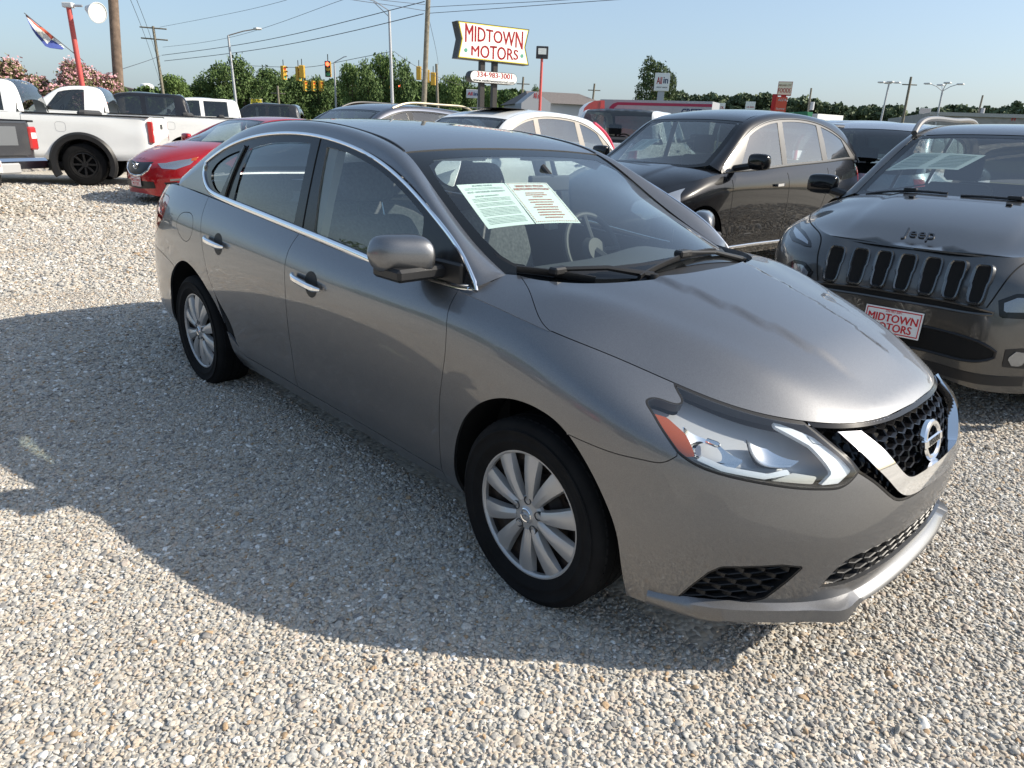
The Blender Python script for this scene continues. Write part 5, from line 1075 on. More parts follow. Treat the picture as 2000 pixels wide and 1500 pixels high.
# grille slots: dark wells with raised rims, each on its own tangent plane
RIM_ = mat('dark_chrome', (.13, .135, .14), .18, .85)
for i in range(7):
    yc = (i-3)*.125; uvc = inv_yz(jeep.S, [(yc, .808)]); P0 = jeep.S(uvc[:, 0], uvc[:, 1])[0]; N0 = normals(jeep.S, uvc)[0]; ty = np.array([0, 1., 0])-N0*N0[1]; ty /= np.linalg.norm(ty); tz_ = np.cross(N0, ty); tz_ *= np.sign(tz_[2])
    ring = []
    for t in np.linspace(0, 2*math.pi, 44, endpoint=False):
        cx_, cz_ = math.cos(t), math.sin(t); f = (abs(cx_)**5+abs(cz_)**5)**(-1/5); ring.append(P0+ty*cx_*f*(.044 if cz_ > 0 else .039)+tz_*cz_*f*.104)
    ring = np.array(ring); e = bpy.data.objects.new('grille_slot', None); COL.objects.link(e); e.parent = jeep.root
    c0_ = ring.mean(0); mk('slot_well', np.concatenate([ring+N0*.016, ring*.9+c0_*.1+N0*.012]), [(k, (k+1) % 44, 44+(k+1) % 44, 44+k) for k in range(44)]+[tuple(range(44, 88))], DARK, e)
    sweep('slot_rim', ring+N0*.010, np.tile(N0, (44, 1)), [(-.012, -.020), (-.010, .004), (-.003, .011), (.004, .009), (.008, -.018)], RIM_, e, closed=True)
overlay(jeep, 'drl_lamp', [(.39, -.858, .936), (.37, -.826, .958), (.52, -.76, .945), (.64, -.675, .932), (.80, -.57, .898), (.85, -.545, .872), (.82, -.60, .868), (.70, -.725, .872), (.55, -.82, .90)], GLOSSBLK, off=.003)
overlay(jeep, 'drl_strip', [(.45, -.825, .938), (.62, -.715, .925), (.79, -.59, .893), (.82, -.575, .876), (.70, -.70, .893), (.55, -.79, .918)], mat('drl_glass', (.26, .28, .31), .12, .4, coat=1), off=.007)
overlay(jeep, 'lamp_housing', [(.94, -.475, .745), (.91, -.545, .79), (.85, -.62, .785), (.80, -.68, .74), (.83, -.66, .665), (.945, -.50, .660)], GLOSSBLK, off=.003)
overlay(jeep, 'headlamp', [(.93, -.50, .735), (.91, -.55, .77), (.86, -.615, .765), (.85, -.63, .70), (.94, -.51, .69)], mat('jeep_lamp', (.22, .23, .25), .1, .7, coat=1), off=.007)
overlay(jeep, 'fog_recess', [(.93, -.56, .50), (.88, -.635, .515), (.82, -.69, .48), (.84, -.66, .40), (.93, -.57, .405)], BLK, off=.003)
overlay(jeep, 'fog_lamp', [(.90, -.60, .495), (.87, -.64, .49), (.86, -.65, .45), (.87, -.64, .415), (.90, -.60, .415), (.92, -.575, .455)], mat('fog_glass', (.20, .21, .22), .1, .6, coat=1), off=.008)
for nm, pl, mm in (('bumper_gap', [(t*.47, .650+.02*t**4) for t in np.linspace(-1, 1, 40)]+[(t*.47, .695-.01*abs(t)**6) for t in np.linspace(1, -1, 40)], DARK), ('lower_intake', [(t*.525, .400+.05*abs(t)**8) for t in np.linspace(-1, 1, 40)]+[(t*.525, .535-.05*abs(t)**8) for t in np.linspace(1, -1, 40)], DARK)):
    uv = inv_yz(jeep.S, pl); panel(nm, jeep.S, dedupe(uv), mm, jeep.root, step=.03, gap=0, flange=.012, off=.002)
    p = jeep.S(uv[:, 0], uv[:, 1]); n = normals(jeep.S, uv); sweep(nm+'_rim', p+n*.001, n, [(-.009, -.004), (-.008, .004), (0, .009), (.006, .004), (.006, -.004)], JP if nm == 'bumper_gap' else BLK, jeep.root, closed=True)
uv = inv_yz(jeep.S, [(t*.66, .290+.01*t*t) for t in np.linspace(-1, 1, 50)]+[(t*.66, .345+.01*t*t) for t in np.linspace(1, -1, 50)]); panel('lower_valance', jeep.S, dedupe(uv), BLK, jeep.root, step=.04, gap=0, flange=.012, off=.004)
for q in ([(-.33, -.849, 1.08), (-.22, -.875, 1.04), (.10, -.85, .99), (.45, -.72, .965), (.66, -.60, .955), (.78, -.525, .93), (.89, -.485, .86), (.94, -.455, .76), (.95, -.435, .70)],):
    uv = jeep.S.inv(curve(q, 60)); p = jeep.S(uv[:, 0], uv[:, 1]); n = normals(jeep.S, uv); sweep('hood_seam', p+n*.0008, n, [(-.0035, -.002), (-.0035, .001), (.0035, .001), (.0035, -.002)], DARK, jeep.root, both=True)
p = jeep.S.inv([(.9, 0, .60)])[0]; p3 = jeep.S(p[:1], p[1:])[0]; plate(jeep.root, p3[0]+.012, .53, 4)
q = jeep.S.inv([(.9, 0, .905)]); xx = float(jeep.S(q[:, 0], q[:, 1])[0, 0])
zb_ = float(jeep.hz(np.array([.735]), np.array([0.]))[0]); text('hood_badge', 'Jeep', .095, mat('badge_dark_chrome', (.16, .16, .165), .15, .9), jeep.root, Matrix.Translation((.735, 0, zb_+.040)) @ Matrix.Rotation(R(-50), 4, 'Y') @ FX, .008)
for s in (-1, 1):
    P = [(-1.02, s*.62, 1.57), (-1.15, s*.63, 1.64), (-1.4, s*.625, 1.685), (-2.2, s*.62, 1.70), (-2.9, s*.62, 1.695), (-3.1, s*.62, 1.62)]; mb = MB(); mb.tube([tuple(x) for x in curve(P, 30)], .022, 8); mb.build('roof_bar', mat('bar_satin', (.22, .21, .20), .35, .8), jeep.root)
for y in (-.27, .27):
    z = float(jeep.hz(np.array([.02]), np.array([y]))[0]); MB().bbox((.005, y-.016, z-.002), (.035, y+.016, z+.010), .004).build('washer_nozzle', BLK, jeep.root)
def car_wiper(c, x0, y0, x1, y1):
    P = np.array([(x0+(x1-x0)*t, y0+(y1-y0)*t, float(c.tz(np.array([x0+(x1-x0)*t]), np.array([y0+(y1-y0)*t]))[0])+.014) for t in np.linspace(0, 1, 10)]); mb = MB(); mb.tube([tuple(p) for p in P], .008, 6); mb.bbox(tuple(P[5]-[.02, .04, .004]), tuple(P[5]+[.02, .04, .02]), .005); mb.build('wiper', BLK, c.root)
car_wiper(jeep, -.20, -.62, -.12, -.10); car_wiper(jeep, -.10, -.02, -.16, .50)
def car_sheet(c, cs, name, label, m_, off=-.012):
    """paper sheet inside a windscreen; cs are plan corners in car space"""
    e = empty(name, (0, 0, 0), 0, label, 'paper sheet'); M_ = c.root.matrix_basis; V = []
    a, b, cc, d = [np.array(p, float) for p in cs]
    for i in range(7):
        for j in range(7):
            u, v = i/6, j/6; p = (a*(1-u)+b*u)*(1-v)+(d*(1-u)+cc*u)*v; V.append(tuple(M_ @ Vector((p[0], p[1], float(c.tz(np.array([p[0]]), np.array([p[1]]))[0])+off))))
    o = np.mean(V, 0); e.location = o; mk('page', [tuple(np.array(v)-o) for v in V], [(i*7+j, (i+1)*7+j, (i+1)*7+j+1, i*7+j+1) for i in range(6) for j in range(6)], m_, e)
    mb = MB()
    for r_ in range(9):
        for k in range(2):
            v = .12+r_*.09; W_ = []
            for uu, vv in ((.05+.5*k, v), (.43+.5*k, v), (.43+.5*k, v+.03), (.05+.5*k, v+.03)): p = (a*(1-uu)+b*uu)*(1-vv)+(d*(1-uu)+cc*uu)*vv; W_.append(tuple(np.array(M_ @ Vector((p[0], p[1], float(c.tz(np.array([p[0]]), np.array([p[1]]))[0])+off+.003)))-o))
            mb.add(W_, [(0, 1, 2, 3)])
    mb.build('print_block', INKG, e, smooth=False, fix=False); return e
car_sheet(jeep, [(-.78, -.52), (-.74, -.06), (-.52, -.16), (-.56, -.64)], 'window_sheet', 'pale sheet inside the windscreen of the grey slotted-grille SUV', PAPER)
# --- black crossover, second in the row
RP = paint('black_paint', (.005, .005, .006), 0, .25, 0, .01, 1.42)
rogue = car('crossover', 'glossy black crossover with chrome door handles and a chrome sill strip', ROW, (-3.33, 3.95), -92.5, dict(
    cat='suv', xf=.90, xr=-3.72, wb=2.69, w=.90, sill=.25, paint=RP, dz=0.03,
    top=[(-3.72, 1.10), (-3.3, 1.17), (-2.7, 1.16), (-1.5, 1.10), (-.9, 1.065), (-.4, 1.045), (0, .99), (.3, .93), (.55, .86), (.70, .81), (.80, .79)],
    hood=[(-.45, 1.13), (-.1, 1.09), (.2, 1.04), (.5, .965), (.68, .89), (.76, .835), (.80, .792)], bulge=(.38, .01),
    out=[(-.32, .80, 1.06), (-.50, .765, 1.18), (-.75, .725, 1.33), (-.95, .70, 1.43), (-1.25, .68, 1.52), (-1.6, .67, 1.56), (-2.1, .665, 1.565), (-2.55, .665, 1.52), (-2.9, .675, 1.44), (-3.15, .70, 1.33), (-3.3, .74, 1.22), (-3.38, .77, 1.16)],
    inn=[(-.30, .68, 1.11), (-.48, .66, 1.215), (-.72, .63, 1.375), (-.92, .60, 1.50), (-1.25, .575, 1.585), (-1.6, .565, 1.62), (-2.1, .56, 1.625), (-2.6, .56, 1.60), (-3.0, .57, 1.545), (-3.3, .60, 1.42), (-3.48, .64, 1.27), (-3.56, .68, 1.13)],
    tc=[(0, 1.08), (-.2, 1.155), (-.5, 1.30), (-.75, 1.43), (-.93, 1.525), (-1.25, 1.612), (-1.6, 1.65), (-2.1, 1.655), (-2.6, 1.635), (-3.0, 1.59), (-3.3, 1.46), (-3.5, 1.29), (-3.65, 1.13)],
    header=-.94, rearhead=-3.12, dlo_end=-3.34, wins=[(-1.48, -.66, -1.46, -.90), (-2.38, -1.58, -2.33, -1.56), (-3.16, -2.50, -2.98, -2.44)],
    frame=mat('pillar_grey', (.16, .155, .15), .35, .3), sglass=glass('rogue_glass', (.30, .35, .35), .12, .02), trim=mat('dim_trim', (.10, .10, .10), .3, .6),
    ra=.41, rc=.355, wr=.34, rr=.22, seams=[[(-.45, 1.0), (-.46, .8), (-.50, .35)], [(-1.53, 1.07), (-1.56, .8), (-1.58, .35)], [(-2.45, 1.12), (-2.42, .85), (-2.25, .5), (-2.2, .36)]], handles=[(-1.33, .93), (-2.27, .975)], mirror=(-.60, 1.05, 1.155, GLOSSBLK)))
P = rogue.S(*rogue.S.inv([(x, -.88, .33) for x in np.linspace(-2.22, -.44, 20)]).T); sweep('sill_strip', P+[0, -.004, 0], np.tile([0, -1, 0], (20, 1)), halfround(.028, .012), CHROME, rogue.root, both=True)
overlay(rogue, 'headlamp', [(.22, -.80, .90), (.45, -.74, .87), (.66, -.58, .80), (.68, -.56, .70), (.60, -.66, .64), (.40, -.79, .70)], LAMP_CLR)
overlay(rogue, 'tail_lamp', [(-3.52, -.72, 1.12), (-3.30, -.80, 1.10), (-3.32, -.83, .98), (-3.42, -.82, .88), (-3.55, -.75, .90)], TAILR)
uv = rogue.S.inv([(.9, -.42*t, .52) for t in np.linspace(-1, 1, 30)]+[(.9, .46*t, .70) for t in np.linspace(-1, 1, 30)]); panel('grille', rogue.S, dedupe(uv), BLK, rogue.root, step=.05, gap=0, flange=.01, off=.003)
MB().bbox((-3.42, -.50, 1.52), (-3.05, .50, 1.56), .015).build('rear_spoiler', RP, rogue.root)
car_sheet(rogue, [(-.74, -.56), (-.72, -.28), (-.50, -.34), (-.52, -.62)], 'window_sheet', 'pale sheet inside the windscreen of the black crossover', PAPER)
rogue.root.scale = (1, 1, 1.06)
# --- white crossover, third
WP = paint('white_paint', (.78, .78, .76), 0, .35, 0, .06)
crv = car('crossover', 'white crossover with a raked rear quarter window behind the sedan roof', ROW, (-6.35, 3.45), -83, dict(
    cat='suv', xf=.88, xr=-3.64, wb=2.62, w=.90, sill=.27, paint=WP, dz=.02,
    top=[(-3.64, 1.10), (-3.3, 1.13), (-2.7, 1.12), (-1.5, 1.09), (-.9, 1.07), (-.4, 1.055), (0, 1.0), (.3, .95), (.55, .88), (.70, .83), (.80, .81)],
    hood=[(-.45, 1.13), (-.1, 1.09), (.2, 1.045), (.5, .97), (.68, .90), (.76, .845), (.80, .81)],
    out=[(-.32, .80, 1.07), (-.50, .765, 1.19), (-.75, .73, 1.35), (-.95, .71, 1.45), (-1.25, .69, 1.545), (-1.6, .68, 1.59), (-2.1, .675, 1.59), (-2.5, .675, 1.55), (-2.85, .685, 1.46), (-3.1, .71, 1.34), (-3.27, .75, 1.21), (-3.35, .78, 1.14)],
    inn=[(-.30, .68, 1.12), (-.48, .66, 1.225), (-.72, .63, 1.39), (-.92, .60, 1.515), (-1.25, .58, 1.61), (-1.6, .57, 1.65), (-2.1, .565, 1.655), (-2.55, .565, 1.63), (-2.95, .575, 1.57), (-3.25, .60, 1.44), (-3.42, .64, 1.28), (-3.50, .68, 1.13)],
    tc=[(0, 1.09), (-.2, 1.165), (-.5, 1.31), (-.75, 1.445), (-.93, 1.545), (-1.25, 1.64), (-1.6, 1.68), (-2.1, 1.685), (-2.6, 1.665), (-2.95, 1.62), (-3.25, 1.48), (-3.45, 1.30), (-3.58, 1.13)],
    header=-.95, rearhead=-3.05, dlo_end=-3.30, wins=[(-1.40, -.66, -1.38, -.90), (-2.42, -1.52, -2.36, -1.48), (-3.18, -2.56, -2.95, -2.48)], sglass=glass('crv_glass', (.26, .30, .30), .14, .03), frame=mat('pillar_tan', (.34, .31, .27), .4),
    trim=mat('crv_trim', (.30, .29, .27), .3, .7), ra=.39, rc=.335, wr=.34, rr=.22, handles=[(-1.3, .95), (-2.25, .97)], mirror=(-.58, 1.04, 1.15, WP)))
overlay(crv, 'tail_lamp', [(-3.50, -.70, 1.12), (-3.34, -.77, 1.12), (-3.36, -.80, .95), (-3.52, -.73, .95)], TAILR)
for s in (-1, 1):
    o_ = MB(); o_.tube([tuple(x) for x in curve([(-2.98, s*.61, 1.545), (-3.2, s*.64, 1.44), (-3.38, s*.685, 1.27), (-3.46, s*.715, 1.12)], 14)], .03, 8); o_.build('tail_lamp', mat('tail_pink', (.62, .06, .10), .15, coat=1), crv.root)
MB().bbox((-1.65, -.38, 1.676), (-1.12, .38, 1.682), .004, M=Matrix.Translation((0, 0, 0))).build('sunroof', GLOSSBLK, crv.root)
overlay(crv, 'headlamp', [(.22, -.80, .92), (.45, -.74, .88), (.66, -.58, .82), (.66, -.58, .72), (.40, -.79, .74)], LAMP_CLR)
# --- grey SUV with roof rails, fourth
GP = paint('slate_paint', (.13, .135, .16), 1.0, .45, .12)
gsuv = car('suv', 'slate grey SUV with beige roof bars between the red car and the white crossover', ROW, (-9.15, 3.30), -81, dict(
    cat='suv', xf=.92, xr=-3.85, wb=2.88, w=.93, sill=.27, paint=GP, dz=.03,
    top=[(-3.85, 1.10), (-3.4, 1.16), (-2.8, 1.15), (-1.5, 1.12), (-.9, 1.10), (-.4, 1.08), (0, 1.04), (.3, 1.0), (.55, .93), (.70, .88), (.80, .86)],
    hood=[(-.45, 1.16), (-.1, 1.12), (.2, 1.08), (.5, 1.01), (.68, .94), (.76, .89), (.81, .862)],
    out=[(-.32, .83, 1.10), (-.50, .79, 1.22), (-.75, .75, 1.38), (-1.0, .72, 1.48), (-1.3, .70, 1.56), (-1.7, .69, 1.595), (-2.3, .69, 1.585), (-2.8, .70, 1.53), (-3.15, .71, 1.44), (-3.4, .735, 1.32), (-3.55, .77, 1.22), (-3.62, .79, 1.15)],
    inn=[(-.30, .70, 1.14), (-.48, .68, 1.25), (-.73, .65, 1.41), (-.98, .61, 1.545), (-1.3, .595, 1.63), (-1.7, .585, 1.665), (-2.3, .58, 1.66), (-2.8, .58, 1.635), (-3.2, .59, 1.58), (-3.5, .62, 1.46), (-3.68, .66, 1.30), (-3.74, .70, 1.15)],
    tc=[(0, 1.11), (-.2, 1.18), (-.5, 1.325), (-.8, 1.475), (-1.0, 1.575), (-1.3, 1.66), (-1.7, 1.695), (-2.3, 1.69), (-2.8, 1.67), (-3.2, 1.62), (-3.5, 1.50), (-3.7, 1.32), (-3.78, 1.15)],
    header=-1.0, rearhead=-3.25, dlo_end=-3.52, wins=[(-1.50, -.68, -1.48, -.95), (-2.55, -1.62, -2.52, -1.60), (-3.38, -2.66, -3.2, -2.64)], trim=CHROME, ra=.40, rc=.35, wr=.355, rr=.23, mirror=(-.60, 1.07, 1.18, GP)))
for s in (-1, 1):
    P = [(-1.25, s*.62, 1.61), (-1.45, s*.63, 1.675), (-1.7, s*.625, 1.71), (-2.5, s*.62, 1.715), (-3.1, s*.62, 1.68), (-3.25, s*.62, 1.60)]; mb = MB(); mb.tube([tuple(x) for x in curve(P, 30)], .019, 8); mb.build('roof_bar', mat('bar_beige', (.42, .37, .27), .4, .5) if s > 0 else BLK, gsuv.root)
# --- red sedan, fifth
MP = paint('red_paint', (.36, .008, .014), .25, .32, .15, .05)
def mnet(N):
    return N
maz = car('sedan', 'metallic red sedan with a shield-shaped black grille facing left', ROW, (-11.5, 2.40), -81, dict(
    cat='car', xf=.93, xr=-3.92, wb=2.83, w=.92, sill=.19, paint=MP, dz=-.03,
    top=[(-3.92, 1.06), (-3.4, 1.08), (-2.8, 1.07), (-1.5, 1.0), (-.9, .965), (-.4, .95), (0, .92), (.25, .87), (.5, .80), (.68, .745), (.82, .72)],
    hood=[(-.45, 1.06), (-.1, 1.01), (.2, .955), (.5, .875), (.68, .80), (.77, .75), (.82, .722)],
    out=[(-.35, .80, .97), (-.55, .76, 1.08), (-.8, .72, 1.20), (-1.1, .685, 1.295), (-1.4, .665, 1.35), (-1.7, .66, 1.37), (-2.1, .66, 1.355), (-2.45, .675, 1.30), (-2.7, .70, 1.22), (-2.95, .74, 1.12), (-3.1, .77, 1.08)],
    inn=[(-.34, .67, 1.0), (-.55, .645, 1.10), (-.82, .615, 1.235), (-1.12, .58, 1.36), (-1.4, .56, 1.41), (-1.7, .555, 1.43), (-2.1, .555, 1.425), (-2.5, .56, 1.375), (-2.8, .58, 1.29), (-3.1, .61, 1.17), (-3.3, .64, 1.08)],
    tc=[(-.05, .99), (-.3, 1.095), (-.6, 1.20), (-.9, 1.31), (-1.13, 1.385), (-1.4, 1.435), (-1.7, 1.455), (-2.1, 1.45), (-2.5, 1.405), (-2.8, 1.325), (-3.1, 1.205), (-3.35, 1.10), (-3.8, 1.07)],
    header=-1.13, rearhead=-2.65, dlo_end=-3.0, wins=[(-1.52, -.72, -1.50, -1.0), (-2.5, -1.60, -2.38, -1.58)], trim=CHROME, ra=.375, rc=.325, wr=.335, rr=.23, mirror=(-.56, 1.03, 1.04, MP)))
# shield grille, wing-shaped chrome, lamps, lower intakes
def shield(w0, w1, zt, zb): return [(.9, -w0, zt), (.92, -w0*.5, zt-.015), (.93, 0, zt-.02), (.92, w0*.5, zt-.015), (.9, w0, zt), (.9, w0*1.02, zt-.06), (.91, w1*.98, zb+.10), (.92, w1*.55, zb+.02), (.93, 0, zb), (.92, -w1*.55, zb+.02), (.91, -w1*.98, zb+.10), (.9, -w0*1.02, zt-.06)]
sh = resample(np.array(shield(.36, .34, .70, .47)+shield(.36, .34, .70, .47)[:1])[:, 1:], .02)[:-1]; uv = inv_yz(maz.S, sh); panel('grille', maz.S, uv, mat('grille_dark', (.010, .011, .014), .3), maz.root, step=.03, gap=0, flange=.01, off=.002)
p = maz.S(uv[:, 0], uv[:, 1]); n = normals(maz.S, uv); kk_ = np.where(p[:, 2] < .672)[0]; kk_ = kk_[np.argsort(np.arctan2(p[kk_, 1], .75-p[kk_, 2]))]
sweep('grille_wing', p[kk_]+n[kk_]*.004, n[kk_], halfround(.026, .012), CHROME, maz.root)
overlay(maz, 'headlamp', [(.30, -.83, .76), (.45, -.79, .755), (.72, -.58, .70), (.78, -.45, .665), (.74, -.54, .60), (.62, -.70, .60), (.45, -.80, .67)], mat('mazda_lamp', (.38, .39, .41), .08, .8, coat=1))
overlay(maz, 'side_marker', [(.30, -.83, .765), (.40, -.81, .76), (.42, -.81, .71), (.36, -.83, .72)], mat('amber_lens', (.34, .065, .012), .12, coat=1), off=.006)
for pts, nm in (([(.9, -.44, .40), (.92, 0, .40), (.9, .44, .40), (.88, .46, .30), (.92, 0, .27), (.88, -.46, .30)], 'lower_intake'),):
    uv = maz.S.inv(resample(np.array(pts+pts[:1]), .03)[:-1]); panel(nm, maz.S, uv, BLK, maz.root, step=.05, gap=0, flange=.01, off=.003)
overlay(maz, 'fog_recess', [(.62, -.70, .42), (.76, -.56, .40), (.72, -.60, .33), (.60, -.72, .34)], BLK)
p3 = maz.S(*maz.S.inv([(.93, 0, .40)]).T)[0]; plate(maz.root, p3[0]+.015, .385, 0)
E2 = bpy.data.objects.new('emblem', None); COL.objects.link(E2); E2.parent = maz.root; p3 = maz.S(*maz.S.inv([(.93, 0, .62)]).T)[0]; E2.location = (p3[0]+.012, 0, .63)
t = np.linspace(0, 2*math.pi, 30, endpoint=False); sweep('ring', np.stack([0*t, .065*np.cos(t), .052*np.sin(t)], 1), np.tile([1, 0, 0], (30, 1)), [(-.006, -.004), (-.006, .006), (.006, .006), (.006, -.004)], CHROME, E2, closed=True)
mb = MB(); mb.tube([(.004, -.055, .03), (.006, -.02, .02), (.008, 0, -.028), (.006, .02, .02), (.004, .055, .03)], .006, 6); mb.build('wings', CHROME, E2)
# ------------------------------------------------------------------ pickups
def pnet(wb):
    def f(N):
        N = N.copy(); xr = N[3, 0, 0]
        for j in range(7):
            for k, (xo, w) in enumerate(((0, 0), (0, .40), (.01, .74), (.06, .90), (.30, .945))):   # square tail
                N[j, k, 0] = xr+xo+(.02 if j in (0, 6) else 0); N[j, k, 1] = w*(.985 if j > 4 else (.97 if j == 0 else 1))
            for k in range(5, 10): N[j, k, 1] = .945*(.95 if j == 0 else (.985 if j == 6 else 1))
            for k in range(N.shape[1]):
                x, w, z = N[j, k]
                if x > .25 and w > .3: N[j, k, 0] = .25+(x-.25)*1.18; N[j, k, 1] = w*1.04
        return N
    return f
def pickup(label, loc, head, m_, group, wb=3.45, cab='reg', belt=1.24, roof=1.84, tyre_r=.38, rr=.215, flare=None, gate=None, rim=None, rear_plate=False, badge=False, tail=1.25, spokes=6, dz=0, sg=None):
    xr = -wb-tail; ch = roof-belt; xb = {'reg': -1.95, 'ext': -2.35, 'crew': -2.85}[cab]; q = lambda f: belt+ch*f
    out = [(-.42, .86, belt+.03), (-.62, .825, q(.30)), (-.85, .79, q(.58)), (-1.05, .765, q(.77)), (-1.25, .755, q(.85)), (xb*.5-.62, .75, q(.875)), (xb+.28, .75, q(.86)), (xb+.14, .755, q(.78)), (xb+.06, .78, q(.55)), (xb+.02, .82, q(.25)), (xb, .86, belt+.02)]
    inn = [(-.42, .74, belt+.06), (-.61, .72, q(.34)), (-.84, .69, q(.645)), (-1.04, .655, q(.86)), (-1.25, .645, q(.945)), (xb*.5-.62, .64, q(.965)), (xb+.25, .64, q(.95)), (xb+.09, .65, q(.86)), (xb+.01, .68, q(.58)), (xb-.03, .72, q(.26)), (xb-.05, .75, belt+.02)]
    tc = [(-.05, belt+.02), (-.42, q(.16)), (-.62, q(.40)), (-.85, q(.69)), (-1.05, q(.89)), (-1.25, q(.975)), (xb*.5-.62, roof), (xb+.25, q(.985)), (xb+.08, q(.89)), (xb+.0, q(.60)), (xb-.045, q(.25)), (xb-.06, belt+.02)]
    wins = {'reg': [(xb+.42, -.72, xb+.40, -1.02)], 'ext': [(-1.72, -.72, -1.70, -1.02), (xb+.22, -1.84, xb+.27, -1.82)], 'crew': [(-1.66, -.72, -1.64, -1.02), (xb+.34, -1.78, xb+.36, -1.76)]}[cab]
    c = car('pickup', label, group, loc, head, dict(cat='pickup truck', xf=1.0, xr=xr, wb=wb, w=.945, sill=.46, paint=m_, dz=dz, net=pnet(wb), step=.09,
        top=[(xr, belt), (-wb, belt), (-1.5, belt), (-.9, belt), (-.4, belt-.01), (0, belt-.07), (.4, belt-.11), (.7, belt-.15), (1.0, belt-.17)], hood=[(-.45, belt+.02), (0, belt), (.4, belt-.03), (.7, belt-.07), (.85, belt-.11), (1.0, belt-.165)],
        out=out, inn=inn, tc=tc, header=-1.06, rearhead=xb+.17, dlo_end=xb+.03, wins=wins, frame=m_, sglass=sg or glass('truck_side_glass', (.30, .34, .34), .03, .01), rglass=glass('truck_back_glass', (.40, .44, .44), .03, .01), liner=mat('liner_mid', (.12, .12, .12), .9),
        ra=tyre_r+.085, rc=tyre_r+.02, wr=tyre_r, rr=rr, spokes=spokes, rim=rim, seams=[[(-.46, belt-.05), (-.47, .9), (-.5, .56)], [(wins[0][0]-.06, belt-.03), (wins[0][0]-.06, .8), (wins[0][0]-.06, .55)], [(xb-.03, belt-.02), (xb-.03, .9), (xb-.03, .56)]], handles=[(wins[0][0]+.10, belt-.14)], hmat=BLK, mirror=(-.72, 1.10, belt+.13, BLK)))
    t = c.root
    MB().box((xr+.06, -.90, belt-.14), (xb-.04, .90, belt-.12)).build('bed_floor', DARK, t, smooth=False)
    for s in (-1, 1):
        MB().bbox((xr+.04, s*.905-.045, belt-.012), (xb-.06, s*.905+.045, belt+.016), .008).build('bed_rail', BLK, t)
        L_ = MB().bbox((xr-.012, s*.875-.062, .80), (xr+.09, s*.875+.066, belt-.07), .02).build('tail_lamp', mat('truck_tail_red', (.42, .03, .03), .12, coat=1), t); MB().bbox((xr-.016, s*.875-.040, .95), (xr+.0, s*.875+.040, 1.03), .01).build('reverse_lens', mat('lens_white', (.75, .75, .75), .15), L_)
    TG = MB().bbox((xr-.020, -.79, .72), (xr+.03, .79, belt-.012), .012).build('tailgate', gate or m_, t); MB().bbox((xr-.030, -.11, belt-.22), (xr-.015, .11, belt-.13), .006).build('tailgate_handle', BLK, TG)
    if badge: MB().bbox((xr-.028, -.60, .86), (xr-.016, -.08, belt-.07), .01).build('gate_badge_panel', mat('gate_panel', (.17, .18, .19), .4, .4), TG)
    B_ = MB().bbox((xr-.17, -.93, .52), (xr-.01, .93, .70), .04).build('rear_bumper', CHROME, t); MB().bbox((xr-.19, -.45, .50), (xr-.10, .45, .64), .02).build('bumper_step', mat('step_grey', (.35, .35, .35), .5), B_)
    MB().tube([(xr-.06, 0, .45), (xr-.24, 0, .45)], .035, 8).build('tow_hitch', DKM_, t)
    if flare:
        for x in (0, -wb):
            for s in (-1, 1):
                a = np.linspace(-.50, math.pi+.50, 44); ra = tyre_r+.09; P = np.stack([x+ra*np.cos(a)*1.03, np.full(44, s*.955), tyre_r+.02+ra*np.sin(a)], 1); fl = sweep('wheel_flare', P, np.tile([0, s, 0], (44, 1)), [(-.085, -.03), (-.085, .012), (-.045, .055), (.035, .045), (.05, -.03)], flare, t)[0]
                for k in range(4, 42, 5):
                    q_ = P[k]+np.array([math.cos(a[k])*.06, s*.022, math.sin(a[k])*.06]); MB().lathe([(0, .004), (.010, .003), (.011, -.004)], 8, M=Matrix.Translation(tuple(q_)) @ Matrix.Rotation(R(90 if s < 0 else -90), 4, 'X')).build('rivet', ALLOY, fl)
    fu_ = [(-wb+.30+.085*math.cos(a_)*(abs(math.cos(a_))**4+abs(math.sin(a_))**4)**-.25, .945, belt-.22+.085*math.sin(a_)*(abs(math.cos(a_))**4+abs(math.sin(a_))**4)**-.25) for a_ in np.linspace(0, 2*math.pi, 24, endpoint=False)]
    p = np.array(fu_); sweep('fuel_door_seam', p+[0, .001, 0], np.tile([0, 1, 0], (24, 1)), [(-.002, -.002), (-.002, .001), (.002, .001), (.002, -.002)], mat('seam_grey', (.25, .25, .25), .6), t, closed=True)
    if rear_plate:
        e = plate(t, 0, 0); e.location = (xr-.20, 0, .60); e.rotation_euler = (0, 0, math.pi)
    return c
DKM_ = mat('dark_metal', (.03, .03, .035), .5)
PK = 'pickups parked at the left of the lot'; TGREY = paint('truck_grey', (.055, .057, .062), .3, .40)
pickup('white pickup with black riveted wheel flares and black wheels', place_by((-3.3, .9), -117, 155, 16.3), -117, WP, PK, wb=3.3, cab='ext', belt=1.27, roof=1.86, tyre_r=.385, flare=BLK, rim=mat('black_wheel', (.03, .03, .032), .3, .6), spokes=8)
pickup('pickup with a dark grey tailgate and chrome bumper at the left edge', place_by((-4.6, -.90), -150, 60, 12.7), -150, TGREY, PK, wb=3.4, belt=1.18, roof=1.78, gate=TGREY, rear_plate=True, badge=True)
pickup('white regular cab pickup behind the one with black flares', place_by((-3.6, .9), -115, 362, 19.6), -115, WP, PK, wb=3.6, cab='reg', belt=1.30, roof=1.88, tail=1.35)
pickup('black crew cab pickup with tinted windows behind the white beds', place_by((-2.85, .9), -110, 372, 23.5), -110, paint('truck_black', (.010, .010, .012), 0, .3, 0, .02), PK, cab='crew', wb=3.7, belt=1.28, roof=1.88)
pickup('white crew cab pickup behind the red sedan', place_by((-2.85, .9), -112, 470, 27.0), -112, WP, PK, cab='crew', wb=3.7, belt=1.28, roof=1.88)
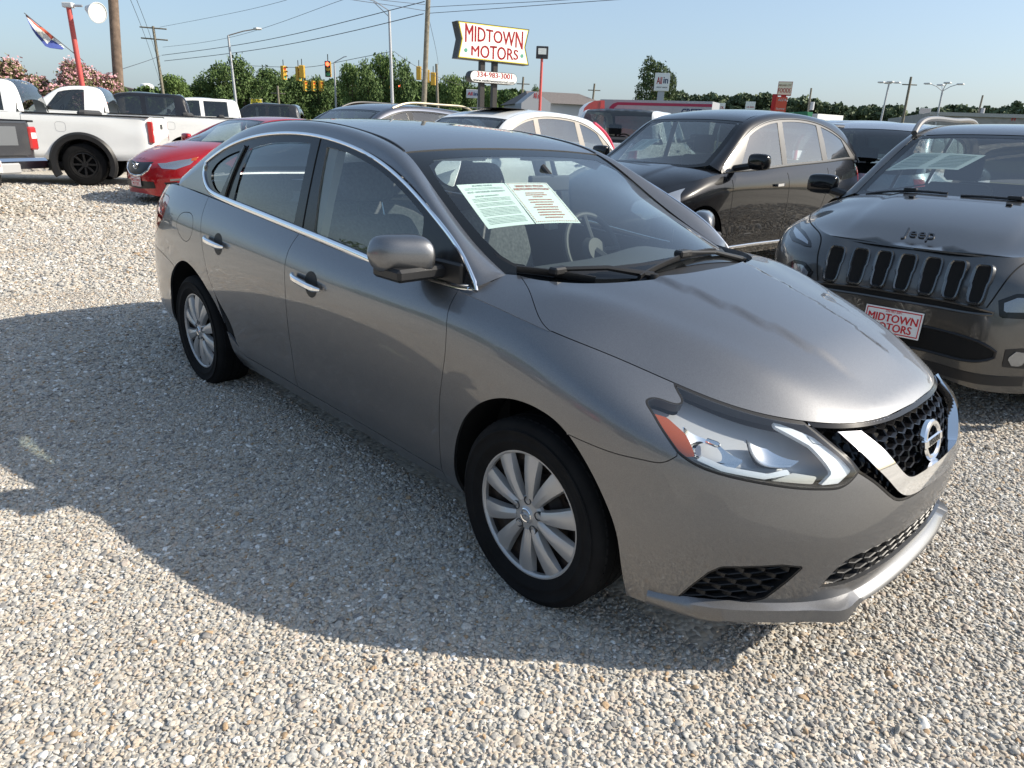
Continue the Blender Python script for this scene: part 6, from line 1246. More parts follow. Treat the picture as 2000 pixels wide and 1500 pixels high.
pickup('dark pickup with a red brake light showing over the red sedan', place_by((-2.85, .9), -124, 585, 29.5), -124, paint('truck_dark', (.03, .032, .036), .3, .35), PK, cab='crew', wb=3.7, belt=1.27, roof=1.86)
# ------------------------------------------------------------------ vehicles farther back
SILV = paint('silver_blue_paint', (.30, .35, .42), .4, .38)
_sp = dict(cat='suv', xf=.92, xr=-3.85, wb=2.85, w=.94, sill=.27, paint=SILV, step=.08,
    top=[(-3.85, 1.10), (-3.4, 1.16), (-2.8, 1.15), (-1.5, 1.12), (-.9, 1.10), (-.4, 1.08), (0, 1.04), (.3, 1.0), (.55, .93), (.70, .88), (.80, .86)],
    hood=[(-.45, 1.16), (-.1, 1.12), (.2, 1.08), (.5, 1.01), (.68, .94), (.76, .89), (.81, .862)],
    out=[(-.32, .83, 1.10), (-.50, .79, 1.24), (-.75, .76, 1.42), (-1.0, .74, 1.55), (-1.3, .73, 1.63), (-1.7, .725, 1.665), (-2.3, .725, 1.66), (-2.8, .73, 1.64), (-3.2, .735, 1.60), (-3.45, .75, 1.50), (-3.6, .77, 1.33), (-3.7, .79, 1.15)],
    inn=[(-.30, .70, 1.14), (-.48, .69, 1.27), (-.73, .67, 1.45), (-.98, .645, 1.60), (-1.3, .635, 1.69), (-1.7, .63, 1.73), (-2.3, .63, 1.735), (-2.8, .63, 1.72), (-3.25, .635, 1.69), (-3.5, .65, 1.60), (-3.68, .68, 1.38), (-3.76, .70, 1.15)],
    tc=[(0, 1.11), (-.2, 1.19), (-.5, 1.345), (-.8, 1.51), (-1.0, 1.63), (-1.3, 1.72), (-1.7, 1.765), (-2.3, 1.77), (-2.8, 1.755), (-3.25, 1.725), (-3.5, 1.63), (-3.7, 1.40), (-3.8, 1.15)],
    header=-1.0, rearhead=-3.45, dlo_end=-3.62, wins=[(-1.50, -.68, -1.48, -.95), (-2.55, -1.62, -2.52, -1.60), (-3.48, -2.66, -3.35, -2.64)], sglass=TINT, ra=.40, rc=.35, wr=.355, rr=.23)
BK = 'vehicles parked behind the row'
van = car('suv', 'silver blue SUV with a wide black rear window, behind the black crossover', BK, place_by((-3.7, 0), 98, 1690, 10.6), 98, _sp)
overlay(van, 'tail_lamp', [(-3.74, -.70, 1.10), (-3.60, -.80, 1.10), (-3.60, -.84, .90), (-3.74, -.74, .90)], TAILR)
p = place_by((-1.5, 0), 50, 1745, 20); v2 = copy_tree(van.root); v2.location = (p[0], p[1], ter(p[0])+.0); v2.rotation_euler = (0, 0, R(50)); v2.scale = (1, 1, 1.12); tag(v2, 'silver van roof showing left of the grey SUV roof bar', 'van', BK)
p = place_by((-1.5, 0), 95, 1565, 17); v3 = copy_tree(crv.root); v3.location = (p[0], p[1], ter(p[0])); v3.rotation_euler = (0, 0, R(95)); tag(v3, 'white car roof just above the black crossover roof', 'car', BK)
pickup('white pickup seen from behind between the white and black crossovers', place_by((-2.85, 0), 112, 1203, 14.5), 112, WP, BK, cab='crew', belt=1.26, roof=1.86)
# ------------------------------------------------------------------ poles and lamps
WOOD = mat('pole_wood', (.16, .115, .085), .9, noise=(6, .3, 5)); GALV = mat('galvanised', (.42, .43, .45), .5, .6); REDP = mat('red_pole', (.50, .085, .075), .55); DKM = mat('dark_metal', (.03, .03, .035), .5); WOODG = mat('pole_grey_wood', (.20, .18, .14), .9, noise=(6, .3, 5))
def upright(name, label, cat_, pb, pt, D, r0, r1, m_, group=None, part='shaft'):
    """pole from ground below pixel pb to the height of pixel pt"""
    b = base(pb[0], D); t_ = at(pt[0], pt[1], D); e = empty(name, b, 0, label, cat_, group); h = t_.z-b.z
    # lean between where the two pixels put it
    f = at(pb[0], pb[1], D); lean = (t_-f); k = h/max(.5, t_.z-f.z); top_ = Vector((lean.x*k, lean.y*k, h))
    MB().tube([(0, 0, -.3), tuple(top_*.5), tuple(top_)], [r0, (r0+r1)/2, r1], 12).build(part, m_, e); return e, top_, b
e, tp, b = upright('utility_pole', 'thick brown wooden pole beside the pink blooming bushes', 'pole', (233, 186), (214, -120), 30, .17, .15, WOOD)
e, tp, b = upright('floodlight_pole', 'red pole with a big round floodlight at top left', 'light pole', (176, 172), (149, 12), 25, .075, .065, REDP)
def dirpx(D, dx): return (at(1000+dx, 250, D)-at(1000, 250, D)).normalized()
MB().bbox((-.14, -.09, -.06), (.14, .09, .07), .02, M=Matrix.Translation(tp) @ Matrix.Rotation(_yaw-1.57, 4, 'Z')).build('ballast_box', mat('lamp_grey', (.55, .56, .56), .5), e)
rt = Vector(_r); fw = Vector((math.cos(_yaw), math.sin(_yaw), 0)); hd_ = tp+rt*.74+Vector((0, 0, -.14))
MB().tube([tuple(tp+rt*.1), tuple(tp+rt*.38)], .03, 8).build('bracket', GALV, e)
ax_ = (rt*.95-fw*.55+Vector((0, 0, -.30))).normalized(); Mh = Matrix.Translation(hd_-ax_*.12) @ ax_.to_track_quat('Z', 'Y').to_matrix().to_4x4()
hl3 = MB().lathe([(0, -.28), (.09, -.26), (.14, -.11), (.25, .15), (.27, .19), (.25, .195)], 24, M=Mh).build('lamp_head', mat('lamp_grey', (.55, .56, .56), .5), e); MB().lathe([(0, .175), (.252, .18)], 24, M=Mh).build('lamp_lens', mat('lamp_lens_white', (.75, .78, .74), .35), hl3)
e, tp, b = upright('floodlight_pole', 'red pole with a dark box floodlight right of the dealer sign', 'light pole', (1053, 206), (1057, 112), 31, .065, .05, REDP)
MB().bbox((-.24, -.10, -.05), (.24, .10, .40), .02, M=Matrix.Translation(tp) @ Matrix.Rotation(_yaw-1.57, 4, 'Z')).build('flood_box', DKM, e); MB().box((-.16, -.115, .10), (.16, -.105, .32), M=Matrix.Translation(tp) @ Matrix.Rotation(_yaw-1.57, 4, 'Z')).build('flood_lens', mat('lamp_lens_white', (.75, .78, .74), .35), e, smooth=False)
PA, tpA, bA = upright('utility_pole', 'far grey wooden pole with two crossarms left of the tree line', 'pole', (329, 186), (309, 52), 78, .15, .11, WOODG)
for dz, w_ in ((-.1, 1.2), (-1.0, 1.2)): MB().tube([tuple(tpA+rt*(-w_)+Vector((0, 0, dz))), tuple(tpA+rt*w_+Vector((0, 0, dz-.1)))], .06, 6).build('crossarm', WOODG, PA)
PB, tpB, bB = upright('utility_pole', 'tall wooden pole left of the dealer sign, reaching out of the picture', 'pole', (824, 190), (834, -60), 42, .15, .12, WOODG)
e, tp, b = upright('street_lamp', 'galvanised street lamp with its arm to the right, before the tree line', 'street lamp', (467, 192), (453, 70), 64, .13, .08, GALV, 'street lamps')
MB().tube([tuple(tp), tuple(tp+rt*1.2+Vector((0, 0, .35))), tuple(tp+rt*2.3+Vector((0, 0, .55)))], .04, 6).build('arm', mat('arm_rust', (.34, .27, .22), .6, .4), e); MB().bbox(tuple(tp+rt*2.3-Vector((.25, .25, -.48))), tuple(tp+rt*2.3+Vector((.25, .25, .62))), .05).build('lamp_head', mat('lamp_head_grey', (.6, .6, .6), .5), e)
e, tp, b = upright('street_lamp', 'tall grey street lamp with its arm to the left, near the wooden pole', 'street lamp', (769, 189), (763, 21), 50, .12, .08, GALV, 'street lamps')
MB().tube([tuple(tp), tuple(tp-rt*.9+Vector((0, 0, .5))), tuple(tp-rt*1.75+Vector((0, 0, .68)))], .035, 6).build('arm', GALV, e); MB().tube([tuple(tp-Vector((0, 0, .35))), tuple(tp-rt*.95+Vector((0, 0, .45)))], .025, 6).build('brace', GALV, e)
MB().bbox(tuple(tp-rt*1.9-Vector((.2, .2, -.62))), tuple(tp-rt*1.9+Vector((.2, .2, .74))), .04).build('lamp_head', mat('lamp_head_grey', (.6, .6, .6), .5), e)
e, tp, b = upright('street_lamp', 'thin street lamp standing between the red signal and the round trees', 'street lamp', (658, 198), (655, 122), 88, .13, .09, GALV, 'street lamps'); MB().tube([tuple(tp), tuple(tp+rt*1.1+Vector((0, 0, .6))), tuple(tp+rt*1.4+Vector((0, 0, .65)))], .05, 6).build('arm', GALV, e)
for pb, pt, D, lab, kind in (((1716, 222), (1729, 163), 120, 'lot light with a flat cluster head over the silver SUV', 'cluster'), ((1827, 222), (1836, 178), 120, 'lot light with four spread heads near the billboard', 'spread')):
    e, tp, b = upright('lot_light', lab, 'light pole', pb, pt, D, .16, .11, GALV, 'lot lights')
    for k in range(4):
        a = k*math.pi/2+.5; d = Vector((math.cos(a), math.sin(a), 0)); L_ = .7 if kind == 'cluster' else 1.7
        MB().tube([tuple(tp), tuple(tp+d*L_*.5+Vector((0, 0, .1 if kind == 'cluster' else .6))), tuple(tp+d*L_+Vector((0, 0, .15 if kind == 'cluster' else .9)))], .05, 6).build('arm', GALV, e); q = tp+d*(L_+.3)+Vector((0, 0, .12 if kind == 'cluster' else .9)); MB().bbox((q.x-.4, q.y-.4, q.z-.08), (q.x+.4, q.y+.4, q.z+.10), .06).build('lamp_head', mat('lamp_head_grey', (.6, .6, .6), .5), e)
for pb, pt, D, lab in (((1761, 222), (1775, 150), 95, 'leaning utility pole between the two lot lights'), ((1575, 222), (1582, 172), 110, 'utility pole with a transformer above the green roof'), ((1903, 218), (1911, 186), 130, 'utility pole with a transformer near the right edge'), ((1014, 205), (1018, 150), 95, 'bare grey pole left of the gabled building'), ((1151, 182), (1153, 163), 100, 'short pole end above the long brown roof'), ((857, 190), (855, 125), 75, 'thin pole just right of the tall wooden pole'), ((548, 196), (546, 168), 92, 'short service pole before the dark trees')):
    e, tp, b = upright('utility_pole', lab, 'pole', pb, pt, D, .16, .12, WOODG)
    if 'transformer' in lab: MB().lathe([(0, -.5), (.32, -.5), (.32, .5), (0, .5)], 12, M=Matrix.Translation(tp+rt*.45-Vector((0, 0, 2.2)))).build('transformer', GALV, e)
    elif 'thin' not in lab: MB().tube([tuple(tp-rt*.8-Vector((0, 0, .8))), tuple(tp+rt*.8-Vector((0, 0, .8)))], .06, 6).build('crossarm', WOODG, e)
# ------------------------------------------------------------------ wires
WIRE = mat('wire_dark', (.05, .05, .06), .6)
def wire(label, pts, r=.016):
    """pts: (px, py, D) along the cable"""
    P = [at(*q) for q in pts]; C_ = curve([tuple(q) for q in P], 24) if len(P) > 2 else np.array(P); o = MB().tube([tuple(c) for c in C_], r, 5).build('power_line', WIRE); tag(o, label, 'cable', 'overhead cables'); return o
wire('upper cable from the far crossarm pole to the tall wooden pole', [(316, 108, 78), (520, 78, 62), (700, 36, 50), (829, 3, 42)], .022)
wire('lower cable from the far crossarm pole to the tall wooden pole', [(321, 119, 78), (520, 94, 62), (700, 58, 50), (827, 27, 42)], .022)
wire('cable falling left from the far crossarm pole behind the brown pole', [(313, 109, 78), (290, 118, 70), (232, 137, 58), (120, 175, 45)], .02)
wire('cable running right from the tall wooden pole above the dealer sign', [(834, 14, 42), (950, 8, 40), (1070, 2, 38), (1300, -14, 36)], .013)
wire('second cable running right from the tall wooden pole', [(836, 26, 42), (950, 18, 40), (1070, 9, 38), (1400, -14, 36)], .014)
wire('cable running left from the tall wooden pole over the street lamp', [(830, 21, 42), (760, 10, 40), (690, 0, 38), (560, -22, 36)], .013)
wire('top cable running left from the tall wooden pole', [(830, 9, 42), (790, 5, 40), (745, 0, 38), (600, -20, 36)], .012)
wire('faint cable high over the far crossarm pole', [(312, 53, 78), (480, 20, 60), (560, 0, 50)], .012); wire('faint slack cable across the left sky', [(318, 92, 78), (470, 68, 60), (640, 10, 45), (680, -4, 42)], .012)
wire('signal span cable in front of the trees', [(480, 128, 64), (553, 131, 64), (600, 131, 62), (656, 122, 58), (767, 100, 50)], .018)
wire('steep cable falling past the water tower', [(253, -5, 40), (290, 90, 60), (318, 178, 80)], .012); wire('second steep cable falling past the water tower', [(265, -5, 40), (300, 90, 60), (325, 178, 80)], .012)
wire('slack cable from the tall pole down behind the dealer sign', [(836, 30, 42), (850, 90, 55), (856, 126, 75)], .012)
wire('signal cable right of the street lamp', [(769, 100, 50), (800, 122, 52), (850, 148, 55), (905, 168, 60)], .014)
# ------------------------------------------------------------------ traffic signals
SIGY = mat('signal_yellow', (.55, .33, .04), .5); SIGK = mat('signal_black', (.02, .02, .02), .5)
def signal(px, py, D, face, label, h=1.05, lit=None):
    """three-lens signal; face 'front' shows the lenses, 'back' or 'side' the yellow case"""
    p = at(px, py, D); rz = _yaw+math.pi-math.atan2(px-1000, 1388)*0 ; rz = {'front': rz, 'side': rz+1.2, 'back': rz+math.pi}[face]; e = empty('traffic_signal', p, rz, label, 'traffic signal', 'traffic signals at the crossing')
    MB().bbox((-.16, -.19, -h/2), (.12, .19, h/2), .03).build('case', SIGY, e); MB().tube([(0, 0, h/2), (0, 0, h/2+.45)], .03, 6).build('hanger', SIGK, e)
    MB().bbox((.115, -.2, -h/2), (.13, .2, h/2), .01).build('front_plate', SIGK if face == 'front' else SIGY, e)
    for k, cl in ((1, (.55, .03, .02)), (0, (.45, .28, .03)), (-1, (.05, .25, .12))):
        on_ = lit == k; MB().lathe([(0, .015), (.13, .01), (.14, 0)], 16, M=Matrix.Translation((.132, 0, k*h*.31)) @ Matrix.Rotation(R(90), 4, 'Y')).build('lens', mat('lens_%d%s' % (k, '_lit' if on_ else ''), cl, .3, emit=(1, .12, .05, 2.5) if on_ else None), e)
        a = np.linspace(.3, math.pi-.3, 9); V = [(.13+d, .15*math.cos(q), k*h*.31+.15*math.sin(q)) for q in a for d in (0, .2)]; mk('visor', V, [(i*2, i*2+1, i*2+3, i*2+2) for i in range(8)], SIGY if face != 'front' else SIGK, e)
signal(554, 142, 64, 'side', 'yellow traffic signal, leftmost on the span cable', 1.0); signal(583, 144, 62, 'side', 'yellow traffic signal of the paired ones left of the red signal', 1.0); signal(590, 140, 61.6, 'back', 'dark-backed traffic signal of the paired ones left of the red signal', .9)
signal(641, 135, 56, 'front', 'nearest traffic signal with its top red lens lit', 1.02, 1)
for px, py, D, l in ((596, 168, 84, 'small yellow traffic signal low before the trees, left of three'), (612, 168, 84, 'small yellow traffic signal low before the trees, middle of three'), (627, 168, 84, 'small yellow traffic signal low before the trees, right of three')): signal(px, py, D, 'side', l, 1.0)
signal(713, 173, 92, 'back', 'small yellow traffic signal before the round trees', 1.0); signal(758, 175, 88, 'front', 'small traffic signal lit red left of the tall street lamp', 1.0, 1); signal(781, 174, 84, 'front', 'small traffic signal lit red right of the tall street lamp', 1.05, 1)
signal(818, 143, 62, 'back', 'yellow traffic signal left of the tall wooden pole', 1.0); signal(834, 149, 62, 'back', 'yellow traffic signal at the tall wooden pole', .95); signal(846, 154, 62, 'back', 'yellow traffic signal right of the tall wooden pole', .95)
# ------------------------------------------------------------------ signs
class VP_:
    """vertical plane through two bearings: maps pixels to (s,z) and back to local coordinates"""
    def __init__(s, pxa, Da, pxb, Db):
        a = at(pxa, 150, Da); b = at(pxb, 150, Db); s.a = Vector((a.x, a.y, 0)); d = Vector((b.x-a.x, b.y-a.y, 0)); s.L = d.length; s.d = d.normalized(); s.n = Vector((s.d.y, -s.d.x, 0))
        if (CAM.matrix_world.translation-a).dot(s.n) < 0: s.n = -s.n
    def uv(s, px, py):
        o = CAM.matrix_world.translation; d = at(px, py, 10)-o; t = (s.a-o).dot(s.n)/d.dot(s.n); p = o+d*t; return ((p-s.a).dot(s.d), p.z)
    def M(s, z0=0): return Matrix(((s.d.x, -s.n.x, 0, s.a.x), (s.d.y, -s.n.y, 0, s.a.y), (0, 0, 1, z0), (0, 0, 0, 1)))     # x along, y away from the viewer, z up
def sign_text(name, s, m_, parent, x0, x1, zc, h, y, slant=lambda x: 0, warp=None, bold=.02):
    o = text(name, s, 1, m_, parent, Matrix.Identity(4), .0, bold=bold); me = o.data; co = np.zeros(len(me.vertices)*3); me.vertices.foreach_get('co', co); co = co.reshape(-1, 3)
    a, b = co[:, 0].min(), co[:, 0].max(); c_, d_ = co[:, 1].min(), co[:, 1].max(); u = (co[:, 0]-a)/(b-a); v = (co[:, 1]-c_)/(d_-c_)-.5
    if warp: v, = (warp(u, v),)
    out = np.stack([x0+(x1-x0)*u, np.full(len(u), y), zc+v*h+slant(u)], 1); me.vertices.foreach_set('co', out.ravel()); me.update(); return o
SR = mat('sign_red', (.62, .04, .05), .4); SW_ = mat('sign_white', (.82, .82, .78), .4); SY = mat('sign_yellow', (.75, .62, .05), .4); SB = mat('sign_blue', (.05, .08, .20), .4); SG = mat('sign_green', (.10, .32, .22), .4)
def dress(e, v, z0): e.matrix_world = v.M(z0)
v = VP_(893, 31, 1034, 32.6); e = empty('dealer_sign', (0, 0, 0), 0, 'white dealer sign with notched ends lettered in red on two posts', 'sign'); z0 = ter(v.a.x); dress(e, v, z0)
U = lambda px, py: (v.uv(px, py)[0], v.uv(px, py)[1]-z0)
face = [U(893, 40), U(1034, 57.5), U(1026, 93), U(1033, 128), U(893, 113), U(900.5, 75)]
MB().prism(face, 0, .50).build('cabinet', mat('sign_case', (.03, .032, .036), .5), e, smooth=False)
cf = np.mean(face, 0); inn_ = [tuple(cf+(np.array(q)-cf)*np.array([.968, .955])) for q in face]; in2 = [tuple(cf+(np.array(q)-cf)*np.array([.945, .91])) for q in face]
MB().prism(inn_, -.012, -.004).build('yellow_border', SY, e, smooth=False); MB().prism(in2, -.018, -.014).build('white_panel', SW_, e, smooth=False)
xa_, za_ = U(908, 66); xb_, zb2 = U(1021, 82); sl_ = lambda u: (zb2-za_)*u
sign_text('lettering', 'MIDTOWN', SR, e, xa_, xb_, za_+.05, .50, -.024, sl_, warp=lambda u, v_: v_*(1+.55*np.abs(2*u-1)**1.6)*.9, bold=.012)
xa_, za_ = U(920, 97); xb_, zb2 = U(1012, 106); sign_text('lettering', 'MOTORS', SR, e, xa_, xb_, za_-.03, .44, -.024, lambda u: (zb2-za_)*u, warp=lambda u, v_: v_*(1.15-.35*np.abs(2*u-1)**1.6), bold=.012)
for px, py in ((909.5, 98), (1019, 109.5)):
    q = U(px, py); MB().lathe([(0, 0), (.075, 0)], 16, M=Matrix.Translation((q[0], -.024, q[1])) @ Matrix.Rotation(R(90), 4, 'X')).build('green_dot', SG, e)
for px in (946, 971):
    q = U(px, 130); MB().box((q[0]-.10, .12, -.3), (q[0]+.10, .34, q[1]+.2)).build('post', mat('post_black', (.025, .023, .022), .5), e, smooth=False)
e2 = empty('phone_sign', (0, 0, 0), 0, 'white rounded phone number sign below the dealer sign', 'sign'); dress(e2, v, z0); l_, r_ = U(918, 151), U(1010, 153); hz_ = (U(960, 140)[1]-U(960, 163)[1])/2; zc_ = U(960, 151.5)[1]
def stadium(x0, x1, z, h, k=14):
    P = [];
    for cx_, s0 in ((x1-h, -90), (x0+h, 90)): P += [(cx_+h*math.cos(R(s0+180*i/k)), z+h*math.sin(R(s0+180*i/k))) for i in range(k+1)]
    return P
MB().prism(stadium(l_[0], r_[0], zc_, hz_), .0, .42).build('cabinet', mat('sign_case', (.03, .032, .036), .5), e2, smooth=False); MB().prism(stadium(l_[0]+.02, r_[0]-.02, zc_, hz_-.02), -.012, -.002).build('white_panel', SW_, e2, smooth=False)
xa_, _z = U(931, 150); xb_, _z2 = U(1000, 150); sign_text('phone_number', '334-983-3001', SR, e2, xa_, xb_, zc_+.09, .20, -.016, bold=.015); xa_, _z = U(924, 150); xb_, _z2 = U(1005, 150); sign_text('web_address', 'www.midtownmotorssl.com', mat('sign_ink', (.05, .05, .06), .5), e2, xa_, xb_, zc_-.13, .11, -.016)
def boxsign(name, label, pxl, pyt, pxr, pyb, D, depth, m_face, lines, post=None, Db=None, case=None):
    """box sign given by photo rectangle; lines: (text, material, fu0, fu1, fv, fh)"""
    v = VP_(pxl, D, pxr, Db or D); z0 = ter(v.a.x); e = empty(name, (0, 0, 0), 0, label, 'sign'); dress(e, v, z0); a = v.uv(pxl, pyt); b = v.uv(pxr, pyb); x0, x1 = a[0], b[0]; zt_, zb_ = a[1]-z0, b[1]-z0
    MB().box((x0, 0, zb_), (x1, depth, zt_)).build('cabinet', case or SW_, e, smooth=False); MB().box((x0+.05, -.012, zb_+.05), (x1-.05, -.004, zt_-.05)).build('panel', m_face, e, smooth=False)
    for s, mm, u0, u1, fv, fh in lines: sign_text('lettering', s, mm, e, x0+(x1-x0)*u0, x0+(x1-x0)*u1, zb_+(zt_-zb_)*fv, (zt_-zb_)*fh, -.02)
    if post: 
        for k, w_ in post: MB().box((x0+(x1-x0)*k-w_, .1, -.3), (x0+(x1-x0)*k+w_, .1+2*w_, zb_+.1)).build('post', case or GALV, e, smooth=False)
    return e
boxsign('bank_sign', 'tall white box sign in red and blue letters in front of the tall pine', 1280, 142, 1306, 178, 82, .9, SW_, [('All', SR, .14, .50, .58, .40), ('in', SB, .58, .90, .60, .36), ('CREDIT UNION', mat('sign_ink', (.05, .05, .06), .5), .14, .88, .2, .07)], [(.5, .35)])
boxsign('bank_sign', 'small grey sign in red and blue letters under the dealer sign', 911, 174, 936, 192, 75, .3, mat('sign_grey', (.36, .40, .46), .5), [('All', SR, .10, .48, .5, .42), ('in', SB, .56, .88, .5, .42)], [(.95, .12)])
boxsign('grocery_sign', 'red and cream grocery sign above the black crossover', 1521, 159, 1545, 186, 98, 1.6, mat('sign_cream', (.80, .74, .55), .4), [('MIDLAND CITY', mat('sign_brown', (.30, .14, .06), .5), .05, .92, .72, .14), ('FOODS', SR, .05, .92, .35, .34)], [(-.1, .3), (.5, .3)], case=mat('sign_red_case', (.42, .03, .03), .5))
boxsign('tenant_sign', 'orange red panel sign below the grocery sign', 1517, 189, 1533, 225, 97, .3, mat('sign_orange', (.70, .10, .05), .45), [('ALFA', SW_, .15, .95, .84, .15), ('Sunny', SW_, .1, .9, .34, .13), ('Mart', SW_, .3, .85, .18, .10)], case=mat('sign_orange', (.70, .10, .05), .45))
boxsign('shop_sign', 'yellow discount store sign above the red sedan', 488, 192, 513, 205, 105, .3, SY, [('DOLLAR', mat('sign_ink', (.05, .05, .06), .5), .2, .85, .68, .24), ('GENERAL', mat('sign_ink', (.05, .05, .06), .5), .12, .9, .32, .24)], [(.5, .15)])
boxsign('roadside_sign', 'small white lettered sign above the black crossover roof', 1457, 198, 1474, 214, 95, .3, SW_, [('SELF STORAGE', SR, .1, .9, .62, .2), ('CAR WASH', SR, .1, .9, .3, .2)] [1:2], [(.4, .1)])
boxsign('gas_sign', 'white price panel at the end of the trailer, left of two', 1392, 200, 1402, 220, 88, .3, SW_, [('A', SR, .3, .7, .5, .4)], [(.5, .1)]); boxsign('gas_sign', 'white price panel at the end of the trailer, right of two', 1405, 201, 1415, 219, 88, .3, SW_, [('OIL', SR, .2, .85, .5, .3)], [(.5, .1)])
boxsign('billboard', 'pale weathered billboard between the lot lights', 1797, 211, 1817, 222, 140, .4, mat('board_pale', (.50, .46, .43), .6), [], [(.3, .12), (.7, .12)])
# flag banner on the red pole
PF = [at(163, 119, 25), at(126, 92, 25), at(47, 25, 25)]; fl = empty('flag_banner', PF[0], 0, 'red white and blue banner on a slanting stick from the red pole', 'flag'); o_ = PF[0]
MB().tube([(0, 0, 0), tuple(PF[2]-o_)], .012, 6).build('stick', DKM, fl)
edge = [(50, 28), (62, 39), (75, 50), (86, 56), (96, 64), (105, 73), (115, 80), (126, 93)]; low = [(50, 30), (56, 44), (63, 58), (71, 70), (80, 80), (88, 90), (98, 94), (122, 97)]; V = []; nw = 5
for i, (a, b) in enumerate(zip(edge, low)):
    for k in range(nw): t = k/(nw-1); p = at(a[0]*(1-t)+b[0]*t, a[1]*(1-t)+b[1]*t, 25+.12*math.sin(i*1.3+t*3)); V.append(tuple(p-o_))
fm = [mat('flag_red', (.60, .12, .07), .8), mat('flag_white', (.72, .72, .66), .8), mat('flag_blue', (.06, .09, .30), .8)]
mk('cloth', V, [(i*nw+j, (i+1)*nw+j, (i+1)*nw+j+1, i*nw+j+1) for i in range(7) for j in range(nw-1)], fm, fl, mi=[(0 if j == 0 else (1 if j < 3 else 2)) if i < 5 else (1 if j < 1 else 2) for i in range(7) for j in range(nw-1)])
# ------------------------------------------------------------------ trailer, buildings, water tower
v = VP_(1176, 54, 1392, 52); z0 = ter(v.a.x); e = empty('semi_trailer', (0, 0, 0), 0, 'long grey semi trailer with a red stripe behind the black crossover', 'trailer'); dress(e, v, z0); TRG = mat('trailer_grey', (.40, .41, .43), .45, .3); x1 = v.uv(1392, 200)[0]; zt_ = v.uv(1280, 196)[1]-z0
MB().box((0, 0, 1.1), (x1, 2.55, zt_)).build('box_body', TRG, e, smooth=False)
for k in range(1, 9): MB().box((x1*k/9-.012, -.006, 1.15), (x1*k/9+.012, -.001, zt_-.05)).build('panel_rib', mat('rib_grey', (.35, .36, .38), .5, .3), e, smooth=False)
xs_ = v.uv(1192, 205)[0]; zs = v.uv(1300, 204)[1]-z0; MB().prism([(xs_-.10, zs-.62), (xs_-.04, zs-.25), (xs_+.2, zs-.02), (xs_+.5, zs+.08), (x1, zs+.08), (x1, zs-.10), (xs_+.55, zs-.10), (xs_+.32, zs-.28), (xs_+.22, zs-.62)], -.012, -.008).build('red_stripe', mat('stripe_red', (.36, .03, .08), .5), e, smooth=False)
a = v.uv(1331, 216)[0]; b = v.uv(1371, 216)[0]; sign_text('lettering', 'CRETE', SB, e, a, b, v.uv(1350, 219)[1]-z0, .42, -.014)
for x in (1.2, 2.4, x1-2.6, x1-1.3):
    alloy(e, x, .25, .52, False, .52, .28, .28, 6)
v = VP_(1141, 50, 1181, 50.2); z0 = ter(v.a.x); e = empty('semi_cab', (0, 0, 0), 0, 'red semi truck roof fairing in front of the grey trailer', 'truck'); dress(e, v, z0); U = lambda px, py: (v.uv(px, py)[0], v.uv(px, py)[1]-z0)
MB().prism([U(1141, 211), U(1150, 202), U(1160, 197), U(1172, 196), U(1181, 196), U(1181, 214), (U(1181, 214)[0], 1.0), (U(1141, 211)[0]-.3, 1.0)], 0, 2.2).build('cab', mat('semi_red', (.42, .04, .04), .35, coat=1), e, smooth=False)
MB().box((U(1173, 200)[0], -.02, 1.2), (U(1181, 200)[0], 0, U(1178, 196)[1]-.05)).build('side_extender', mat('semi_red_bright', (.60, .05, .05), .3, coat=1), e, smooth=False); alloy(e, .4, .2, .5, False, .5, .28, .28, 6)
def house(label, pts, D, depth, m_wall, m_roof, roof_px, wins=()):
    """long building: pts (pxl,pxr,pyeave), roof_px ridge line pixels"""
    pxl, pxr, pe = pts; v = VP_(pxl, D, pxr, D*1.03); z0 = ter(v.a.x); e = empty('building', (0, 0, 0), 0, label, 'building'); dress(e, v, z0); a = v.uv(pxl, pe); b = v.uv(pxr, pe); h = a[1]-z0
    MB().box((0, 0, -.3), (b[0], depth, h)).build('wall', m_wall, e, smooth=False)
    if roof_px:
        rl, rr_ = v.uv(*roof_px[0]), v.uv(*roof_px[1]); zr_ = max(rl[1], rr_[1])-z0; m = depth/2; V = [(-.4, -.5, h), (b[0]+.4, -.5, h), (b[0]+.4, depth+.5, h), (-.4, depth+.5, h), (rl[0], m, zr_*1.0+.25), (rr_[0], m, zr_+.25)]; mk('roof', V, [(0, 1, 5, 4), (1, 2, 5), (2, 3, 4, 5), (3, 0, 4), (0, 3, 2, 1)], m_roof, e, smooth=False)
    return e, v, z0, h
BW = mat('stucco_pale', (.45, .46, .48), .8); RF = mat('shingle_brown', (.15, .13, .12), .9, noise=(8, .3, 3))
e, v, z0, h = house('low building with a long brown shingle roof behind the red floodlight pole', (1040, 1185, 200), 84, 14, BW, RF, [(1058, 177), (1168, 186)])
g = [v.uv(1010, 202), v.uv(1037, 180), v.uv(1066, 202)]; g = [(x, z-z0) for x, z in g]; MB().prism([(g[0][0], 0), (g[2][0], 0), g[2], g[1], g[0]], -2, 1).build('gable', mat('gable_grey', (.36, .37, .39), .8), e, smooth=False); sign_text('lettering', 'All in', SR, e, v.uv(1033, 188)[0], v.uv(1045, 188)[0], v.uv(1039, 188)[1]-z0, .55, -2.02)
for k in range(4): MB().box((g[2][0]+1.2+k*1.6, -.04, 1.0), (g[2][0]+2.2+k*1.6, .0, 2.4)).build('window', GLOSSBLK, e, smooth=False)
e, v, z0, h = house('long low tan store building at the right edge', (1832, 2060, 220.5), 120, 30, mat('store_tan', (.34, .32, .30), .85, noise=(1.5, .15, 3)), RF, None); sign_text('lettering', 'M', SR, e, v.uv(1976, 231)[0], v.uv(1984, 231)[0], v.uv(1980, 230)[1]-z0, .75, -.05, bold=.04)
